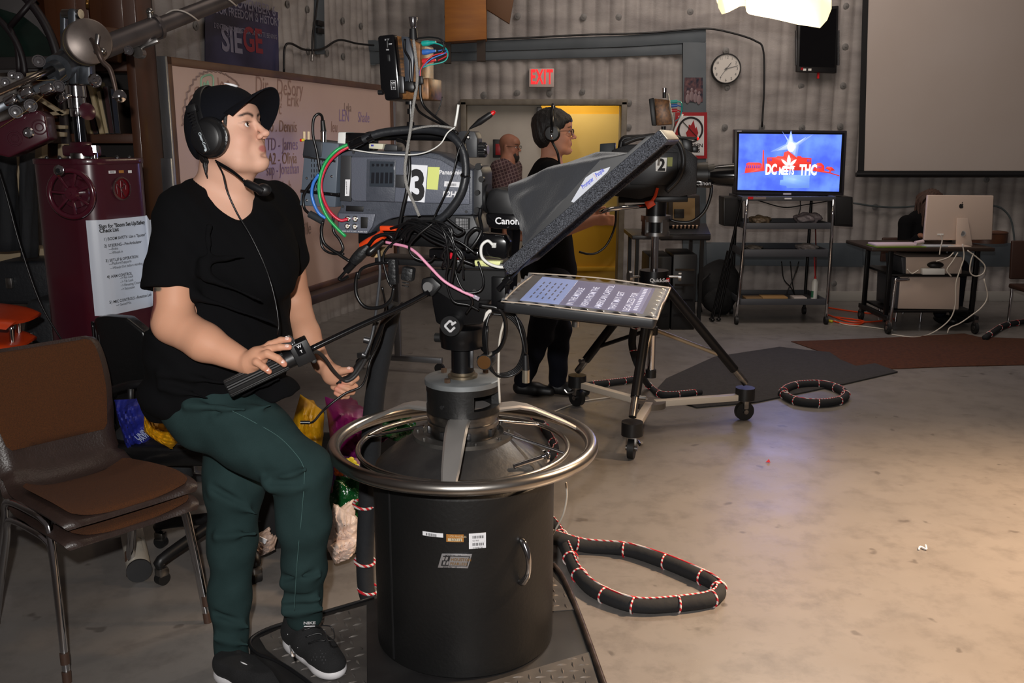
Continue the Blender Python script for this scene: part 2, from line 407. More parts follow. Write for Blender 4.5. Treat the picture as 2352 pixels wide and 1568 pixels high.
# clock
cx,cz=BW.ab(1667,158,.05);R=BW.ab(1701,158,.05)[0]-cx;o=V((cx,BY-.035,cz))
t=thing('wall_clock','round wall clock with white face and black rim','clock',o)
b=MB();b.lathe([(R,0),(R,.04),(R*.97,.05),(R*.92,.05),(R*.91,.030)],o,(0,-1,0),48,cap=False);b.build('rim',black,t)
b=MB();b.lathe([(R*.93,.03),(R*.93,.036)],o,(0,-1,0),48);b.build('clock_face',mat('clock_face',(206,200,192),.3),t)
b=MB()
for i in range(12):
    a=PI/2-(i+1)*PI/6;text(b,str(i+1),o+V((math.cos(a)*R*.74,-.0375,math.sin(a)*R*.74-.012)),(1,0,0),(0,0,1),.036,align='CENTER')
b.build('numerals',ink,t)
b=MB()
for ang,L,w_ in ((PI/2-math.radians(38),.5,.012),(PI/2-math.radians(75),.78,.008),(PI/2-math.radians(215),.7,.003)):
    dv=V((math.cos(ang),0,math.sin(ang)));b.bar(o+V((0,-.041,0))-dv*.02,o+V((0,-.041,0))+dv*R*L,.003,w_,up=(0,1,0))
b.lathe([(.01,.036),(.01,.046)],o,(0,-1,0),12);b.build('hands',ink,t)
b=MB();b.lathe([(R*.91,.047),(R*.5,.053),(0,.055)],o,(0,-1,0),40)
b.build('glass_cover',mat('clear_cover',(240,240,240),.05,alpha=.07),t)

# no-open-flame sign
t=thing('no_flame_sign','red-bordered no open flame warning sign beside the clock','sign',BW.at(*BW.ab(1587,362)))
sg=mat('sign_white',(206,204,204),.3);sr=mat('sign_red',(150,22,30),.35)
b=MB();b.pprism([(1551,258),(1624,258),(1624,364),(1551,364)],BW,.08,.086,.08);b.build('border',sr,t)
b=MB();b.pprism([(1558,266),(1617,266),(1617,357),(1558,357)],BW,.086,.088,.086);b.build('panel',sg,t)
b=MB();c=BW.hit(1586,298,.09);b.torus(c,.115,.009,(0,1,0),40,6);dv=V((.70,0,-.70));b.bar(c-dv*.115,c+dv*.115,.004,.016,up=(0,1,0))
text(b,'NO OPEN',BW.hit(1588,338,.089),(1,0,0),(0,0,1),.05,align='CENTER',bold=.02);text(b,'FLAMES',BW.hit(1588,350,.089),(1,0,0),(0,0,1),.05,align='CENTER',bold=.02)
b.build('prohibition_symbol',ink,t)
b=MB();fl=[(0,-.09),(.045,-.075),(.06,-.03),(.04,.03),(.03,.01),(.01,.09),(-.015,.04),(-.035,.05),(-.04,.0),(-.06,-.03),(-.045,-.075)]
b.prism([(BW.ab(1586,298)[0]+p,BW.ab(1586,298)[1]+q) for p,q in fl],BW,.088,.0895);b.build('flame',sr,t)

# small picture of people pasted on the post, and black wall display
t=thing('small_poster','small dark photo poster on the grey post above the flame sign','poster',BW.hit(1592,235,.08))
b=MB();b.pprism([(1573,178),(1614,178),(1614,234),(1571,234),(1571,205)],BW,.078,.082,.08);b.build('sheet',mat('poster_dark',(40,42,56),.25,noise=(22,1.,(120,84,84))),t)
b=MB()
for u,v,h in ((1580,212,22),(1589,206,28),(1598,210,24),(1606,214,20)):
    c=BW.hit(u,v,.083);b.ell(c,(.014,.003,.018));b.ell(c-V((0,0,.06)),(.022,.003,.045))
b.build('printed_figures',mat('poster_fig',(120,100,104),.4),t)
t=thing('wall_display','black flat display hung in portrait on the wall beside the screen','monitor',BW.hit(1873,165,.15))
b=MB();b.pprism([(1833,20),(1926,13),(1921,168),(1830,165)],BW,.10,.16,.15,bev=.008);b.build('casing',black,t)
b=MB();b.pprism([(1838,26),(1921,20),(1916,155),(1835,153)],BW,.16,.162,.15);b.build('screen',glassdark,t)
b=MB();b.m=0
for u in (1848,1860): b.box(BW.hit(u,160,.163),(.03,.004,.02))
b.m=1;b.box(BW.hit(1842,158,.163),(.024,.004,.022));b.build('sticker',[whiteplast,sr],t)
b=MB();b.box(BW.hit(1879,173,.12),(.018,.02,.06));b.build('red_strap',redm,t)
b=MB()
for u in (1829,1925): b.cyl(BW.hit(u,70,.12),BW.hit(u,150,.12),.012)
b.build('mount_rail',darksteel,t)

# projection screen
SX=Plane((0,BY-.28,0),(1,0,0))
t=thing('projection_screen','large white pull-down projection screen with black border','projector screen',SX.hit(2200,404))
b=MB();b.pprism([(1997,-150),(2620,-150),(2600,392),(1984,392)],SX,0,.004);b.build('fabric',mat('screen_fabric',(176,166,160),.8,noise=(1.2,.4,(170,158,150))),t)
b=MB();b.pprism([(1985,-150),(1998,-150),(1984,393),(1970,393)],SX,.004,.008);b.pprism([(1968,392),(2640,392),(2640,400),(1968,400)],SX,.004,.008);b.build('border',blackmatte,t)
b=MB();b.cyl(SX.hit(1966,401),SX.hit(2640,401),.022);b.build('bottom_bar',black,t)

# hanging cloth diffuser over a studio lamp
LY=5.6
t=thing('diffused_studio_lamp','glowing studio lamp wrapped in white diffusion cloth, hanging overhead','lamp',P(1780,20,LY))
cloth=mat('glowing_cloth',(255,244,214),.8,emit=((255,226,170),1.35))
Q=Plane((0,LY,0),(1,0,0))
b=MB()
lowpts=[(1646,-6),(1650,18),(1658,33),(1672,28),(1700,14),(1712,14),(1714,26),(1722,32),(1780,44),(1830,56),(1884,64),(1900,46),(1910,20),(1908,-8)]
def dif(u,v):
    f=u*(len(lowpts)-1);i=min(int(f),len(lowpts)-2);k=f-i
    px=lowpts[i][0]*(1-k)+lowpts[i+1][0]*k;py=lowpts[i][1]*(1-k)+lowpts[i+1][1]*k
    dep=(1-abs(2*u-1)**2)*.38;d_=(1-v)
    y0=LY-dep*.5
    return P(px,py*(1-v)+(-90)*v,y0 + .04*math.sin(u*23+v*4))+V((0,0,0))
b.grid(dif,78,12,thick=.004);b.build('diffusion_cloth',cloth,t,sharp=80)
b=MB();c=P(1790,-120,LY+.15);b.cyl(c,c+V((0,0,.28)),.16,.11);b.cyl(c+V((0,0,.28)),c+V((0,0,1.2)),.02);b.build('lamp_housing',black,t)
lamp('studio_lamp_bulb','POINT',P(1785,30,LY-.45),None,22,(1.0,.80,.55),.12)

# wooden lighting box hanging in front of the wall
t=thing('wooden_crate_shelf','orange-brown plywood box hanging high on the wall','crate',P(1065,92,9.0))
wd1=mat('orange_plywood',(168,104,30),.5,noise=(3,.8,(140,82,20)),stretch=(1,1,6));Q=Plane((0,8.9,0),(1,0,0))
b=MB();b.pprism([(1020,-70),(1117,-70),(1117,90),(1022,96)],Q,0,-.22,bev=.004);b.build('side_panel',wd1,t)
b=MB();b.pprism([(1118,-60),(1190,-60),(1170,55),(1118,22)],Q,.01,-.05,bev=.004);b.build('flap',mat('brown_board',(104,70,42),.6),t)
b=MB();b.bar(Q.hit(1105,90,-.1),Q.hit(1105,140,-.1),.06,.08);b.bar(Q.hit(1028,95,-.1),Q.hit(1028,145,-.1),.06,.06);b.build('bracket',mat('dark_wood',(50,36,26),.6),t)
# cables along the walls
def wire(name,pts,r,m,label,cat='cable',n=8,k=6,group=None):
    b=MB();b.tube(pts,r,n,k);return b.build(name,m,label=label,cat=cat,group=group,sharp=180)
wire('wall_cable',[BW.hit(u,v,.09) for u,v in ((1040,92),(1180,88),(1340,80),(1480,76),(1570,69),(1630,66),(1690,78),(1735,94),(1753,115),(1755,200),(1750,292))],.009,black,'black cable draped along the wall above the doors and down by the clock')
wire('wall_cable',[LW.hit(u,v,.09) for u,v in ((652,165),(654,110),(668,100),(700,114),(740,112),(778,92),(820,100),(858,104))],.009,black,'black cable sagging along the left wall above the whiteboard')
b=MB();b.tube([LW.hit(u,v,.12) for u,v in ((735,-60),(727,20),(718,80),(717,128))],.008,8,5);b.m=1;b.cyl(LW.hit(717,126,.12),LW.hit(716,140,.12),.011);b.build('hanging_cable',[black,steel],label='black cable hanging with silver connector in front of the left wall',cat='cable')
t=thing('wall_outlet_box','pair of dark wall outlets on a strip above the whiteboard','outlet',LW.hit(736,78,.05))
b=MB();b.pprism([(724,-60),(742,-60),(744,125),(726,125)],LW,.036,.06,.05,bev=.003);b.build('conduit_cover',greyblue,t)
for v in (54,71):
    b=MB();b.box(LW.hit(735,v,.07),(.10,.03,.045),bev=.004,ax=(LW.x,LW.n,LW.z));b.build('outlet',black,t)
wire('wall_cable',[BW.hit(u,v,.09) for u,v in ((1960,466),(2005,473),(2060,476),(2120,472))],.009,plain('grey_cable',(70,78,80),.5),'grey cable along the wall between speaker and silver computer')
wire('wall_cable',[BW.hit(u,v,.09) for u,v in ((2268,470),(2300,478),(2322,505),(2330,555),(2330,600))],.009,MATS['grey_cable'],'grey cable curving down the wall right of the silver computer')

# poster on the left wall
t=thing('film_poster','dark blue poster with a red white and blue title on the left wall','poster',LW.hit(560,160,.04))
pcol=mat('poster_night',(26,26,48),.3,noise=(2.2,1.,(66,66,98)))
b=MB();b.pprism([(470,-14),(637,28),(640,172),(470,166)],LW,.04,.045,.04);b.build('sheet',pcol,t)
b=MB();X,Z=LW.x,LW.z;pw=mat('poster_white',(118,114,130),.6);pr=mat('poster_red',(124,38,48),.5)
def ptx(s,u,v,size,m=0,**k): text(b,s,LW.hit(u,v,.047),X,Z,size,m,align='CENTER',**k)
ptx('ON NOVEMBER 6',566,22,.105,bold=.02,sx=1.0);ptx('OUR FREEDOM IS HISTORY',572,46,.085,bold=.02,sx=.85);ptx('DENZEL WASHINGTON  ANNETTE BENING',568,78,.05,bold=.01,sx=.85)
ptx('THE',528,88,.04)
ptx('SIE',534,118,.24,bold=.03,sx=.9);ptx('GE',582,118,.24,1,bold=.03,sx=.9)
b.build('lettering',[pw,pr],t)
t=thing('framed_picture','small framed flower painting on the wall beside the whiteboard','picture',LW.hit(378,352,.05))
b=MB();b.pprism([(355,250),(405,256),(405,352),(357,352)],LW,.036,.06,.05);b.build('frame',mat('dark_wood_frame',(44,30,24),.5),t)
b=MB();b.pprism([(360,256),(402,261),(402,346),(361,346)],LW,.06,.062,.05);b.build('canvas',mat('canvas_dark',(70,64,50),.6,noise=(14,1.,(110,90,50))),t)
b=MB()
for i,(u,v,r) in enumerate(((370,296,.03),(377,304,.035),(384,298,.026),(376,320,.045),(388,318,.03))):
    b.m=0 if i < 3 else 1;b.ell(LW.hit(u,v,.062),(r,.004,r),ax=(LW.x,LW.n,LW.z))
b.m=2;b.pprism([(369,262),(382,264),(382,292),(370,292)],LW,.062,.064,.05)
b.build('painted_flowers',[mat('paint_orange',(190,120,40),.6),mat('paint_teal',(30,70,76),.6),mat('paint_window',(170,176,130),.6)],t)

# whiteboard on its rolling frame
A0=V((-1.46,4.10,0));A1=V((-.80,6.42,0));WB=Plane(A0,A1-A0);L=(A1-A0).length;wz0,wz1=.76,1.94
t=thing('whiteboard','rolling whiteboard with wooden frame and faded marker writing','whiteboard',WB.at(L/2,0))
wbm=mat('whiteboard_surface',(198,172,158),.34,noise=(1.6,.6,(186,158,148)),coat=.2)
b=MB();b.prism([(0,wz0),(L,wz0),(L,wz1),(0,wz1)],WB,-.015,0);b.build('board',wbm,t)
wfr=mat('board_frame_wood',(96,66,46),.5,noise=(8,.7,(70,46,32)))
for q in ([(0,wz1-.035),(L,wz1-.035),(L,wz1),(0,wz1)],[(0,wz0),(L,wz0),(L,wz0+.03),(0,wz0+.03)],[(0,wz0),(.03,wz0),(.03,wz1),(0,wz1)],[(L-.03,wz0),(L,wz0),(L,wz1),(L-.03,wz1)]):
    b=MB();b.prism(q,WB,-.018,.012,bev=.003);b.build('frame_rail',wfr,t)
b=MB();b.prism([(.0,wz0-.05),(L,wz0-.05),(L,wz0),(0,wz0)],WB,.0,.09,bev=.004);b.build('pen_tray',mat('tray_brown',(64,50,44),.5),t)
al=mat('aluminium',(150,152,156),.35,.9)
b=MB();b.prism([(-.018,.10),(-.002,.10),(-.002,wz1),(-.018,wz1)],WB,-.03,.014,bev=.003)
b.prism([(-.036,.08),(-.016,.08),(-.016,wz1-.42),(-.036,wz1-.42)],WB,-.035,.016,bev=.003);b.build('upright',al,t)
b=MB();b.prism([(L,.10),(L+.04,.10),(L+.04,wz1-.1),(L,wz1-.1)],WB,-.03,.014,bev=.003);b.build('upright',al,t)
for a in (-.03,L+.02):
    b=MB();b.bar(WB.at(a,.09,-.32),WB.at(a,.09,.32),.04,.04,bev=.004);b.build('foot',al,t)
    for s in (-.3,.3):
        b=MB();c=WB.at(a,.035,s);b.cyl(c-WB.x*.012,c+WB.x*.012,.035);b.build('caster',rubber,t)
# marker writing
mk=mat('marker_brown',(150,118,108),.6);mk2=mat('marker_violet',(146,124,168),.6);mk3=mat('marker_green',(140,176,150),.6);mkd=mat('marker_grey',(140,118,112),.6)
def scrib(mb_,pts,r=.0035,m=0,k=4): mb_.tube([WB.hit(u,v,.002) for u,v in pts],r,5,k,m=m)
b=MB()
def wtx(s,u,v,size,m,sx=.8): text(b,s,WB.hit(u,v,.001),WB.x,WB.z+WB.x*.0,size,m,sx=sx,shear=.15)
wtx('Dir - DeSory',586,212,.115,0);wtx('?  ge?  Erik',610,240,.10,0);wtx('c',640,262,.09,0);wtx('no . Dennis',612,302,.085,0)
wtx('TD - James',612,345,.09,1);wtx('A2 - Olivia',616,378,.085,0);wtx('sup - Jonathan',612,403,.085,1,.7);wtx('bob',648,440,.08,0);wtx('Mary',656,490,.08,3);wtx('Camille',668,545,.095,3)
wtx('LEN',778,278,.10,1);wtx('Shade',822,280,.09,1);wtx('leu',760,303,.09,0);wtx('Lyka',790,255,.07,3)
arc=[(419,290),(422,250),(430,215),(445,185),(460,170),(480,163),(500,164),(520,172),(540,185),(550,198)]
arc=[(u+(1.6 if i % 2 else -1.6),v+(1.6 if i % 2 else -1.6)) for i,(u,v) in enumerate([(a_[0]*(1-k/4)+b_[0]*k/4,a_[1]*(1-k/4)+b_[1]*k/4) for a_,b_ in zip(arc,arc[1:]) for k in range(4)])]
scrib(b,arc,.004,3,2)
scrib(b,[(462,208),(462,182),(470,174),(484,172),(490,182),(489,208)],.005,2);scrib(b,[(468,206),(469,190),(474,200),(477,186),(480,204)],.004,2)
scrib(b,[(500,178),(504,200),(510,188),(516,200),(524,186),(527,205),(518,200),(512,196),(508,210)],.003,0)
scrib(b,[(436,240),(438,222),(446,218),(452,222),(448,205),(456,200),(458,212)],.003,0)
b.build('marker_writing',[mk,mk2,mk3,mkd],t)

# ================================================================ CAMERA PEDESTAL
CX,CY=-.145,2.67
def c_(z,dx=0,dy=0): return V((CX+dx,CY+dy,z))
ped=thing('camera_pedestal','black drum camera pedestal with chrome steering rings in the foreground','camera pedestal',(CX,CY,0))
drum=mat('drum_black',(12,12,13),.46,0.,noise=(5,.6,(18,18,18)),bump=(90,.08))
PR=.271
b=MB();b.lathe([(PR-.006,.098),(PR,.104),(PR,.635),(PR-.008,.645)],c_(0),n=96);b.build('drum',drum,ped)
b=MB();a=math.radians(222);b.box(c_(.37,math.cos(a)*PR,math.sin(a)*PR),(.004,.006,.52),rot=(0,0,a));b.build('drum_seam',darksteel,ped)
dome=mat('dome_dusty_black',(32,31,32),.45,noise=(7,.9,(54,52,50)),bump=(40,.15))
b=MB();b.lathe([(PR-.006,.640),(.262,.655),(.235,.680),(.19,.712),(.155,.735),(.142,.742)],c_(0),n=80,cap=False);b.build('dome_cover',dome,ped)
b=MB();b.lathe([(.150,.738),(.150,.750),(.120,.752),(.12,.742)],c_(0),n=64)
for i in range(10):
    a=i*PI/5;b.cyl(c_(.75,.136*math.cos(a),.136*math.sin(a)),c_(.756,.136*math.cos(a),.136*math.sin(a)),.006,n=10)
b.build('collar_flange',mat('flange_steel',(120,118,114),.4,.8,noise=(20,.8,(84,82,80))),ped)
b=MB();b.lathe([(.10,.745),(.10,.775),(.106,.777),(.106,.788),(.100,.790),(.100,.802),(.108,.804),(.108,.818)],c_(0),n=64);b.build('bearing_neck',steel,ped)
for i in range(8):
    a=i*PI/4+.2;b=MB();b.box(c_(.762,.101*math.cos(a),.101*math.sin(a)),(.012,.014,.022),rot=(0,0,a),bev=.002);b.build('neck_lug',darksteel,ped)
# top drum with slot openings
b=MB();n=64;r=.108
def ringseg(b,r0,r1,z0,z1,a0,a1,n):
    vs=[];fs=[]
    for i in range(n+1):
        a=a0+(a1-a0)*i/n;c,s=math.cos(a),math.sin(a)
        vs += [c_(z0,r0*c,r0*s),c_(z0,r1*c,r1*s),c_(z1,r1*c,r1*s),c_(z1,r0*c,r0*s)]
    for i in range(n):
        for k in range(4): fs.append((4*i+k,4*i+(k+1) % 4,4*i+4+(k+1) % 4,4*i+4+k))
    if abs(a1-a0) < 6.2: fs += [(0,1,2,3),(4*n+3,4*n+2,4*n+1,4*n)]
    b.add(vs,fs)
ringseg(b,.085,r,.815,.838,0,2*PI,64);ringseg(b,.085,r,.880,.898,0,2*PI,64)
ringseg(b,.085,r,.838,.880,-1.22+.0,-1.22-1.6,28);ringseg(b,.085,r,.838,.880,-.12,1.1,20);ringseg(b,.085,r,.838,.880,2.0,3.1,20)
b.build('slotted_drum',drum,ped)
b=MB();b.lathe([(.084,.818),(.084,.826),(.03,.828),(.03,.898),(.0,.898)],c_(0),n=40);b.build('drum_core',mat('dusty_grey',(104,100,98),.8),ped)
b=MB();b.cyl(c_(.850,.108*math.cos(-2.1),.108*math.sin(-2.1)),c_(.850,.112*math.cos(-2.1),.112*math.sin(-2.1)),.006,n=10);b.build('screw',darksteel,ped)
b=MB();b.lathe([(.108,.898),(.112,.900),(.112,.914),(.108,.917),(.0,.917)],c_(0),n=72);b.build('top_plate',mat('worn_aluminium',(142,146,148),.5,.55,noise=(9,.8,(112,116,118))),ped)
for a in (-2.1,2.4,.6):
    b=MB();b.cyl(c_(.917,.08*math.cos(a),.08*math.sin(a)),c_(.928,.08*math.cos(a),.08*math.sin(a)),.0095,n=6);b.build('bolt',mat('rusty_bolt',(96,76,62),.5,.6),ped)
b=MB();b.lathe([(.044,.917),(.044,.924),(.036,.926),(.036,.934)],c_(0),n=40);b.build('column_collar',mat('brass_worn',(120,108,90),.4,.8),ped)
# steering rings
ringst=mat('polished_ring',(206,202,196),.27,1.,noise=(2.5,.7,(140,132,124)))
RZ,RR=.715,.382
b=MB();b.torus(c_(RZ),RR,.0195,n=128,k=20);b.build('steering_ring',ringst,ped)
b=MB();b.torus(c_(.705),.312,.0075,n=110,k=12);b.build('inner_ring',ringst,ped)
for k,a in enumerate([math.radians(x) for x in (-93,22,156)]):
    d=V((math.cos(a),math.sin(a),0));s=V((-d.y,d.x,0))
    pr=[(.10,.812,.033),(.17,.812,.032),(.215,.800,.031),(.26,.778,.029),(.33,.742,.025),(RR-.012,.718,.020)]
    rings=[]
    for (r_,z_,w_) in pr:
        c=c_(z_)+d*r_;rings.append([c-s*w_+V((0,0,.001)),c-s*w_*.8+V((0,0,.006)),c+s*w_*.8+V((0,0,.006)),c+s*w_+V((0,0,.001)),c+s*w_*.9+V((0,0,-.006)),c-s*w_*.9+V((0,0,-.006))])
    b=MB();b.loft(rings);b.build('spoke',mat('spoke_aluminium',(188,184,180),.42,.75),ped,sharp=30)
for k,a in enumerate([math.radians(x) for x in (42,165,195,-15)]):
    if k in (2,): continue
    d=V((math.cos(a),math.sin(a),0));b=MB();b.cyl(c_(.755)+d*.125,c_(.706)+d*.312,.005,n=10);b.build('ring_stay',chrome,ped)
b=MB();p0=c_(.70,.15,-.17);p1=c_(.715,.235,-.13);b.cyl(p0,p1,.007,n=10);b.m=0;b.cyl(p1,p1+V((.006,.003,.002)),.021,n=18);b.ell(p1+V((.008,.003,.002)),.012);b.build('lock_knob',chrome,ped)
# door handle, plate and stickers on the drum front
def dpos(u,v,off=.0):   # point on the drum surface seen at a photo position
    d=ray(u,v);ox,oy=CAMP.x-CX,CAMP.y-CY;A=d.x**2+d.y**2;B=2*(ox*d.x+oy*d.y);Cc=ox*ox+oy*oy-(PR+off)**2
    t_=(-B-math.sqrt(B*B-4*A*Cc))/(2*A);return CAMP+d*t_
def dframe(u,v):
    p=dpos(u,v);n=V((p.x-CX,p.y-CY,0)).normalized();return p,V((-n.y,n.x,0)),n
def curved(b,u0,v0,u1,v1,off,n=8,m=None,skew=0):
    A,B_=dpos(u0,v0),dpos(u1,v1);a0=math.atan2(A.y-CY,A.x-CX);a1=math.atan2(B_.y-CY,B_.x-CX);z0,z1=B_.z,A.z
    def f(u,v):
        a=a0+(a1-a0)*u+skew*v;return c_(z0+(z1-z0)*v,(PR+off)*math.cos(a),(PR+off)*math.sin(a))
    b.grid(f,n,1,m=m,thick=.0008)
stk=mat('sticker_white',(226,226,230),.35)
def barcode(b,o,x,y,w,h,m,n=13,seed=1):
    rnd=random.Random(seed);q=0
    while q < w:
        k=rnd.choice((.6,1.,1.6))*w/n/2;b.add([o+x*q,o+x*min(q+k,w),o+x*min(q+k,w)+y*h,o+x*q+y*h],[(0,1,2,3)],m);q += k*2
for (u0,v0,u1,v1,s,sd) in ((971,1219,1018,1234,0,1),(1077,1225,1116,1243,0,2),(1077,1244,1116,1257,0,3)):
    b=MB();curved(b,u0,v0,u1,v1,.001,m=0);p,x,n_=dframe(u0+8,(v0+v1)/2+2);q=x if x.x > 0 else -x
    barcode(b,p+n_*.0022,q,V((0,0,1)),.032,.008,1,seed=sd)
    text(b,{1: '00026',2: '021960',3: '4100981765'}[sd],p+n_*.0022-V((0,0,.008)),q,(0,0,1),.006,1);b.build('asset_sticker',[stk,ink],ped)
b=MB();curved(b,1025,1226,1065,1244,.001,m=0);curved(b,1029,1235,1061,1242,.002,m=1);p,x,n_=dframe(1031,1232);q=x if x.x > 0 else -x
text(b,'LOS ANGELES',p+n_*.0025,q,(0,0,1),.008,1);text(b,'53715',p+n_*.0035+V((0,0,-.0105))+q*.006,q,(0,0,1),.010,2,track=1.2);b.build('asset_sticker',[mat('sticker_tan',(166,112,50),.45),mat('sticker_pale',(196,180,150),.4),ink],ped)
np_=mat('nameplate_metal',(176,174,176),.35,.7);gold=mat('plate_gold',(128,96,50),.4,.3)
p,x,n_=dframe(1045,1287);q=x if x.x > 0 else -x;NPl=Plane(p+n_*.002,q)
b=MB();w,h=.048,.021;b.prism([(-w,-h),(w-.012,-h),(w,h),(-w+.012,h)],NPl,-.003,.001,bev=.0008)
b.build('nameplate',np_,ped)
b=MB();yy=V((0,0,1))
b.prism([(-w+.009,-h+.006),(w-.014,-h+.006),(w-.006,h-.006),(-w+.016,h-.006)],NPl,.001,.0014,m=0)
b.prism([(-.018,-h+.0075),(w-.016,-h+.0075),(w-.009,h-.0075),(-.012,h-.0075)],NPl,.0014,.0018,m=1)
for (x0,z0) in ((-.036,.002),(-.034,-.011)):
    for dx in (0,.009): b.prism([(x0+dx,z0),(x0+dx+.006,z0),(x0+dx+.009,z0+.010),(x0+dx+.003,z0+.010)],NPl,.0014,.002,m=1)
text(b,'HOUSTON',NPl.at(-.011,.001,.002),q,yy,.0115,2,bold=.02);text(b,'FEARLESS',NPl.at(-.013,-.0115,.002),q,yy,.0115,2,bold=.02)
text(b,'MODEL No.    213',NPl.at(-.026,h-.0055,.0015),q,yy,.0055,0,bold=.01);text(b,'SERIAL No.    101',NPl.at(-.034,-h+.0012,.0015),q,yy,.0055,0,bold=.01)
b.build('nameplate_lettering',[ink,np_,gold],ped)
p0=dpos(1197,1240,.0);p1=dpos(1195,1337,.0);nn=V(((p0.x-CX),(p0.y-CY),0)).normalized()
b=MB();b.tube([p0,p0+nn*.012-V((0,0,.006)),(p0*.75+p1*.25)+nn*.03,(p0+p1)/2+nn*.036,(p0*.25+p1*.75)+nn*.03,p1+nn*.012+V((0,0,.006)),p1],[.008,.011,.0085,.007,.0085,.011,.008],12,6);b.build('drum_handle',chrome,ped,sharp=180)

# ---------------------------------------------------------------- base platform with tread plate
tread=mat('tread_plate',(66,64,63),.45,.3,noise=(9,.8,(96,92,88)))
plat=thing('pedestal_platform','dark steel platform with tread plate under the pedestal','platform',(CX,CY,0))
PZ=.098
pc=[G(u,v,PZ) for u,v in ((590,1500),(572,1480),(580,1462),(620,1442),(858,1372),(1272,1297),(1300,1330),(1384,1568),(1430,1700))]
front=[V((.22,2.06,PZ)),V((-.30,2.04,PZ)),V((-.47,2.22,PZ))]
poly=pc+front
TP=Plane((0,0,0),(1,0,0),(0,1,0))   # normal = x cross y = +z
b=MB();b.prism([(p.x,p.y) for p in poly],TP,.012,PZ-.001,bev=.008);b.build('deck',mat('platform_black',(30,29,30),.4,.2,noise=(8,.7,(44,43,43))),plat)
def inpoly(x,y,P_):
    r=False;j=len(P_)-1
    for i in range(len(P_)):
        xi,yi,xj,yj=P_[i][0],P_[i][1],P_[j][0],P_[j][1]
        if (yi > y) != (yj > y) and x < (xj-xi)*(y-yi)/(yj-yi)+xi: r=not r
        j=i
    return r
lugm=mat('tread_lug',(138,132,126),.38,.5,noise=(30,.6,(66,62,60)))
def treads(zone,name,ang0=.5,step=.036):
    b=MB();b.prism([(x,y) for x,y in zone],TP,PZ-.002,PZ+.002)
    b.m=1;x0=min(p[0] for p in zone);x1=max(p[0] for p in zone);y0=min(p[1] for p in zone);y1=max(p[1] for p in zone)
    i=0;y=y0
    while y < y1:
        x=x0;j=0
        while x < x1:
            a=ang0+(PI/2 if (i+j) % 2 else 0);dx,dy=math.cos(a)*.0165,math.sin(a)*.0165
            if all(inpoly(x+s*dx*1.2,y+s*dy*1.2,zone) for s in (-1,1)) :
                u=V((dx,dy,0));w=V((-dy,dx,0))*.3;c=V((x,y,PZ+.002));t_=V((0,0,.0034))
                b.add([c-u,c-w,c+u,c+w,c+t_-u*.35,c+t_+u*.35],[(0,1,4),(1,5,4),(1,2,5),(2,3,5),(3,4,5),(3,0,4)])
            x += step;j += 1
        y += step;i += 1
    return b.build(name,[tread,lugm],plat,sharp=20)
pp=[(p.x,p.y) for p in poly]
a_,b_,c2,d_=G(640,1446,PZ),G(842,1390,PZ),G(843,1600,PZ),V((-.46,2.25,PZ))
treads([(a_.x,a_.y),(G(596,1466,PZ).x,G(596,1466,PZ).y),(G(612,1492,PZ).x,G(612,1492,PZ).y),(G(660,1530,PZ).x,G(660,1530,PZ).y),(-.38,2.2),(c2.x,c2.y),(b_.x,b_.y)][::-1],'tread_panel')
q=[G(1290,1345,PZ),G(1318,1400,PZ),G(1262,1405,PZ),G(1245,1330,PZ),G(1255,1310,PZ)]
treads([(p.x,p.y) for p in q][::-1],'tread_panel',.2)
q=[G(1353,1498,PZ),G(1400,1660,PZ),V((.1,2.12,0)),V((-.12,2.14,0)),G(1000,1630,PZ),G(1120,1568,PZ)]
treads([(p.x,p.y) for p in q][::-1],'tread_panel',.1,.032)
b=MB();b.tube([G(u,v,PZ+.004) for u,v in ((1272,1297),(1296,1330),(1330,1410),(1384,1560),(1420,1665))],.009,8,4);b.build('edge_rail',mat('edge_rail_rust',(96,84,78),.4,.7,noise=(20,.8,(60,50,46))),plat,sharp=180)
b=MB();b.tube([G(u,v,PZ+.001) for u,v in ((858,1372),(700,1418),(625,1440),(582,1462),(574,1480),(592,1500),(640,1520),(700,1560),(760,1610))],.006,8,4);b.build('step_lip',black,plat,sharp=180)

# ================================================================ FLUID HEAD
c15,s15=math.cos(math.radians(15)),math.sin(math.radians(15))
RG=Plane((CX,CY,0),(c15,-s15,0))
def rb(b,px,d0,d1,off=None,bev=.003,m=None): return b.pprism(px,RG,d0,d1,d1 if off is None else off,bev=bev,m=m)
head=thing('fluid_pan_head','black fluid camera head on the pedestal column with square Q emblem','camera head',c_(.93))
b=MB();b.lathe([(.033,.930),(.033,1.0),(.040,1.004),(.062,1.008),(.064,1.03),(.066,1.034),(.066,1.066),(.055,1.07)],c_(0),n=48);b.build('column',blackmetal,head)
b=MB();b.box(c_(.985,.028,-.026),(.012,.012,.07),bev=.003);b.build('clamp_tab',darksteel,head)
kp=RG.hit(1112,832,.075)
b=MB();b.cyl(kp-RG.n*.045,kp,.0225,n=32);b.m=1;b.cyl(kp,kp+RG.n*.002,.0195,n=32);b.m=2;b.cyl(kp-RG.n*.045-RG.x*.03,kp-RG.n*.03-RG.x*.005,.007,n=12);b.build('clamp_knob',[black,mat('copper_face',(206,150,96),.3,1.),steel],head)
b=MB();rb(b,[(985,625),(1150,632),(1148,660),(1120,700),(1108,745),(1020,752),(1000,742),(992,700)],-.05,.055,bev=.008);b.build('tilt_body',blackmetal,head)
b=MB();rb(b,[(990,618),(1160,622),(1160,668),(1140,690),(1035,690),(1000,668),(985,640)],.05,.066,bev=.005);b.build('side_plate',blackmatte,head)
for (u,v) in ((1055,657),(1090,668),(1022,643)):
    b=MB();p=RG.hit(u,v,.067);b.cyl(p-RG.n*.003,p+RG.n*.002,.006,n=12);b.build('screw',satin,head)
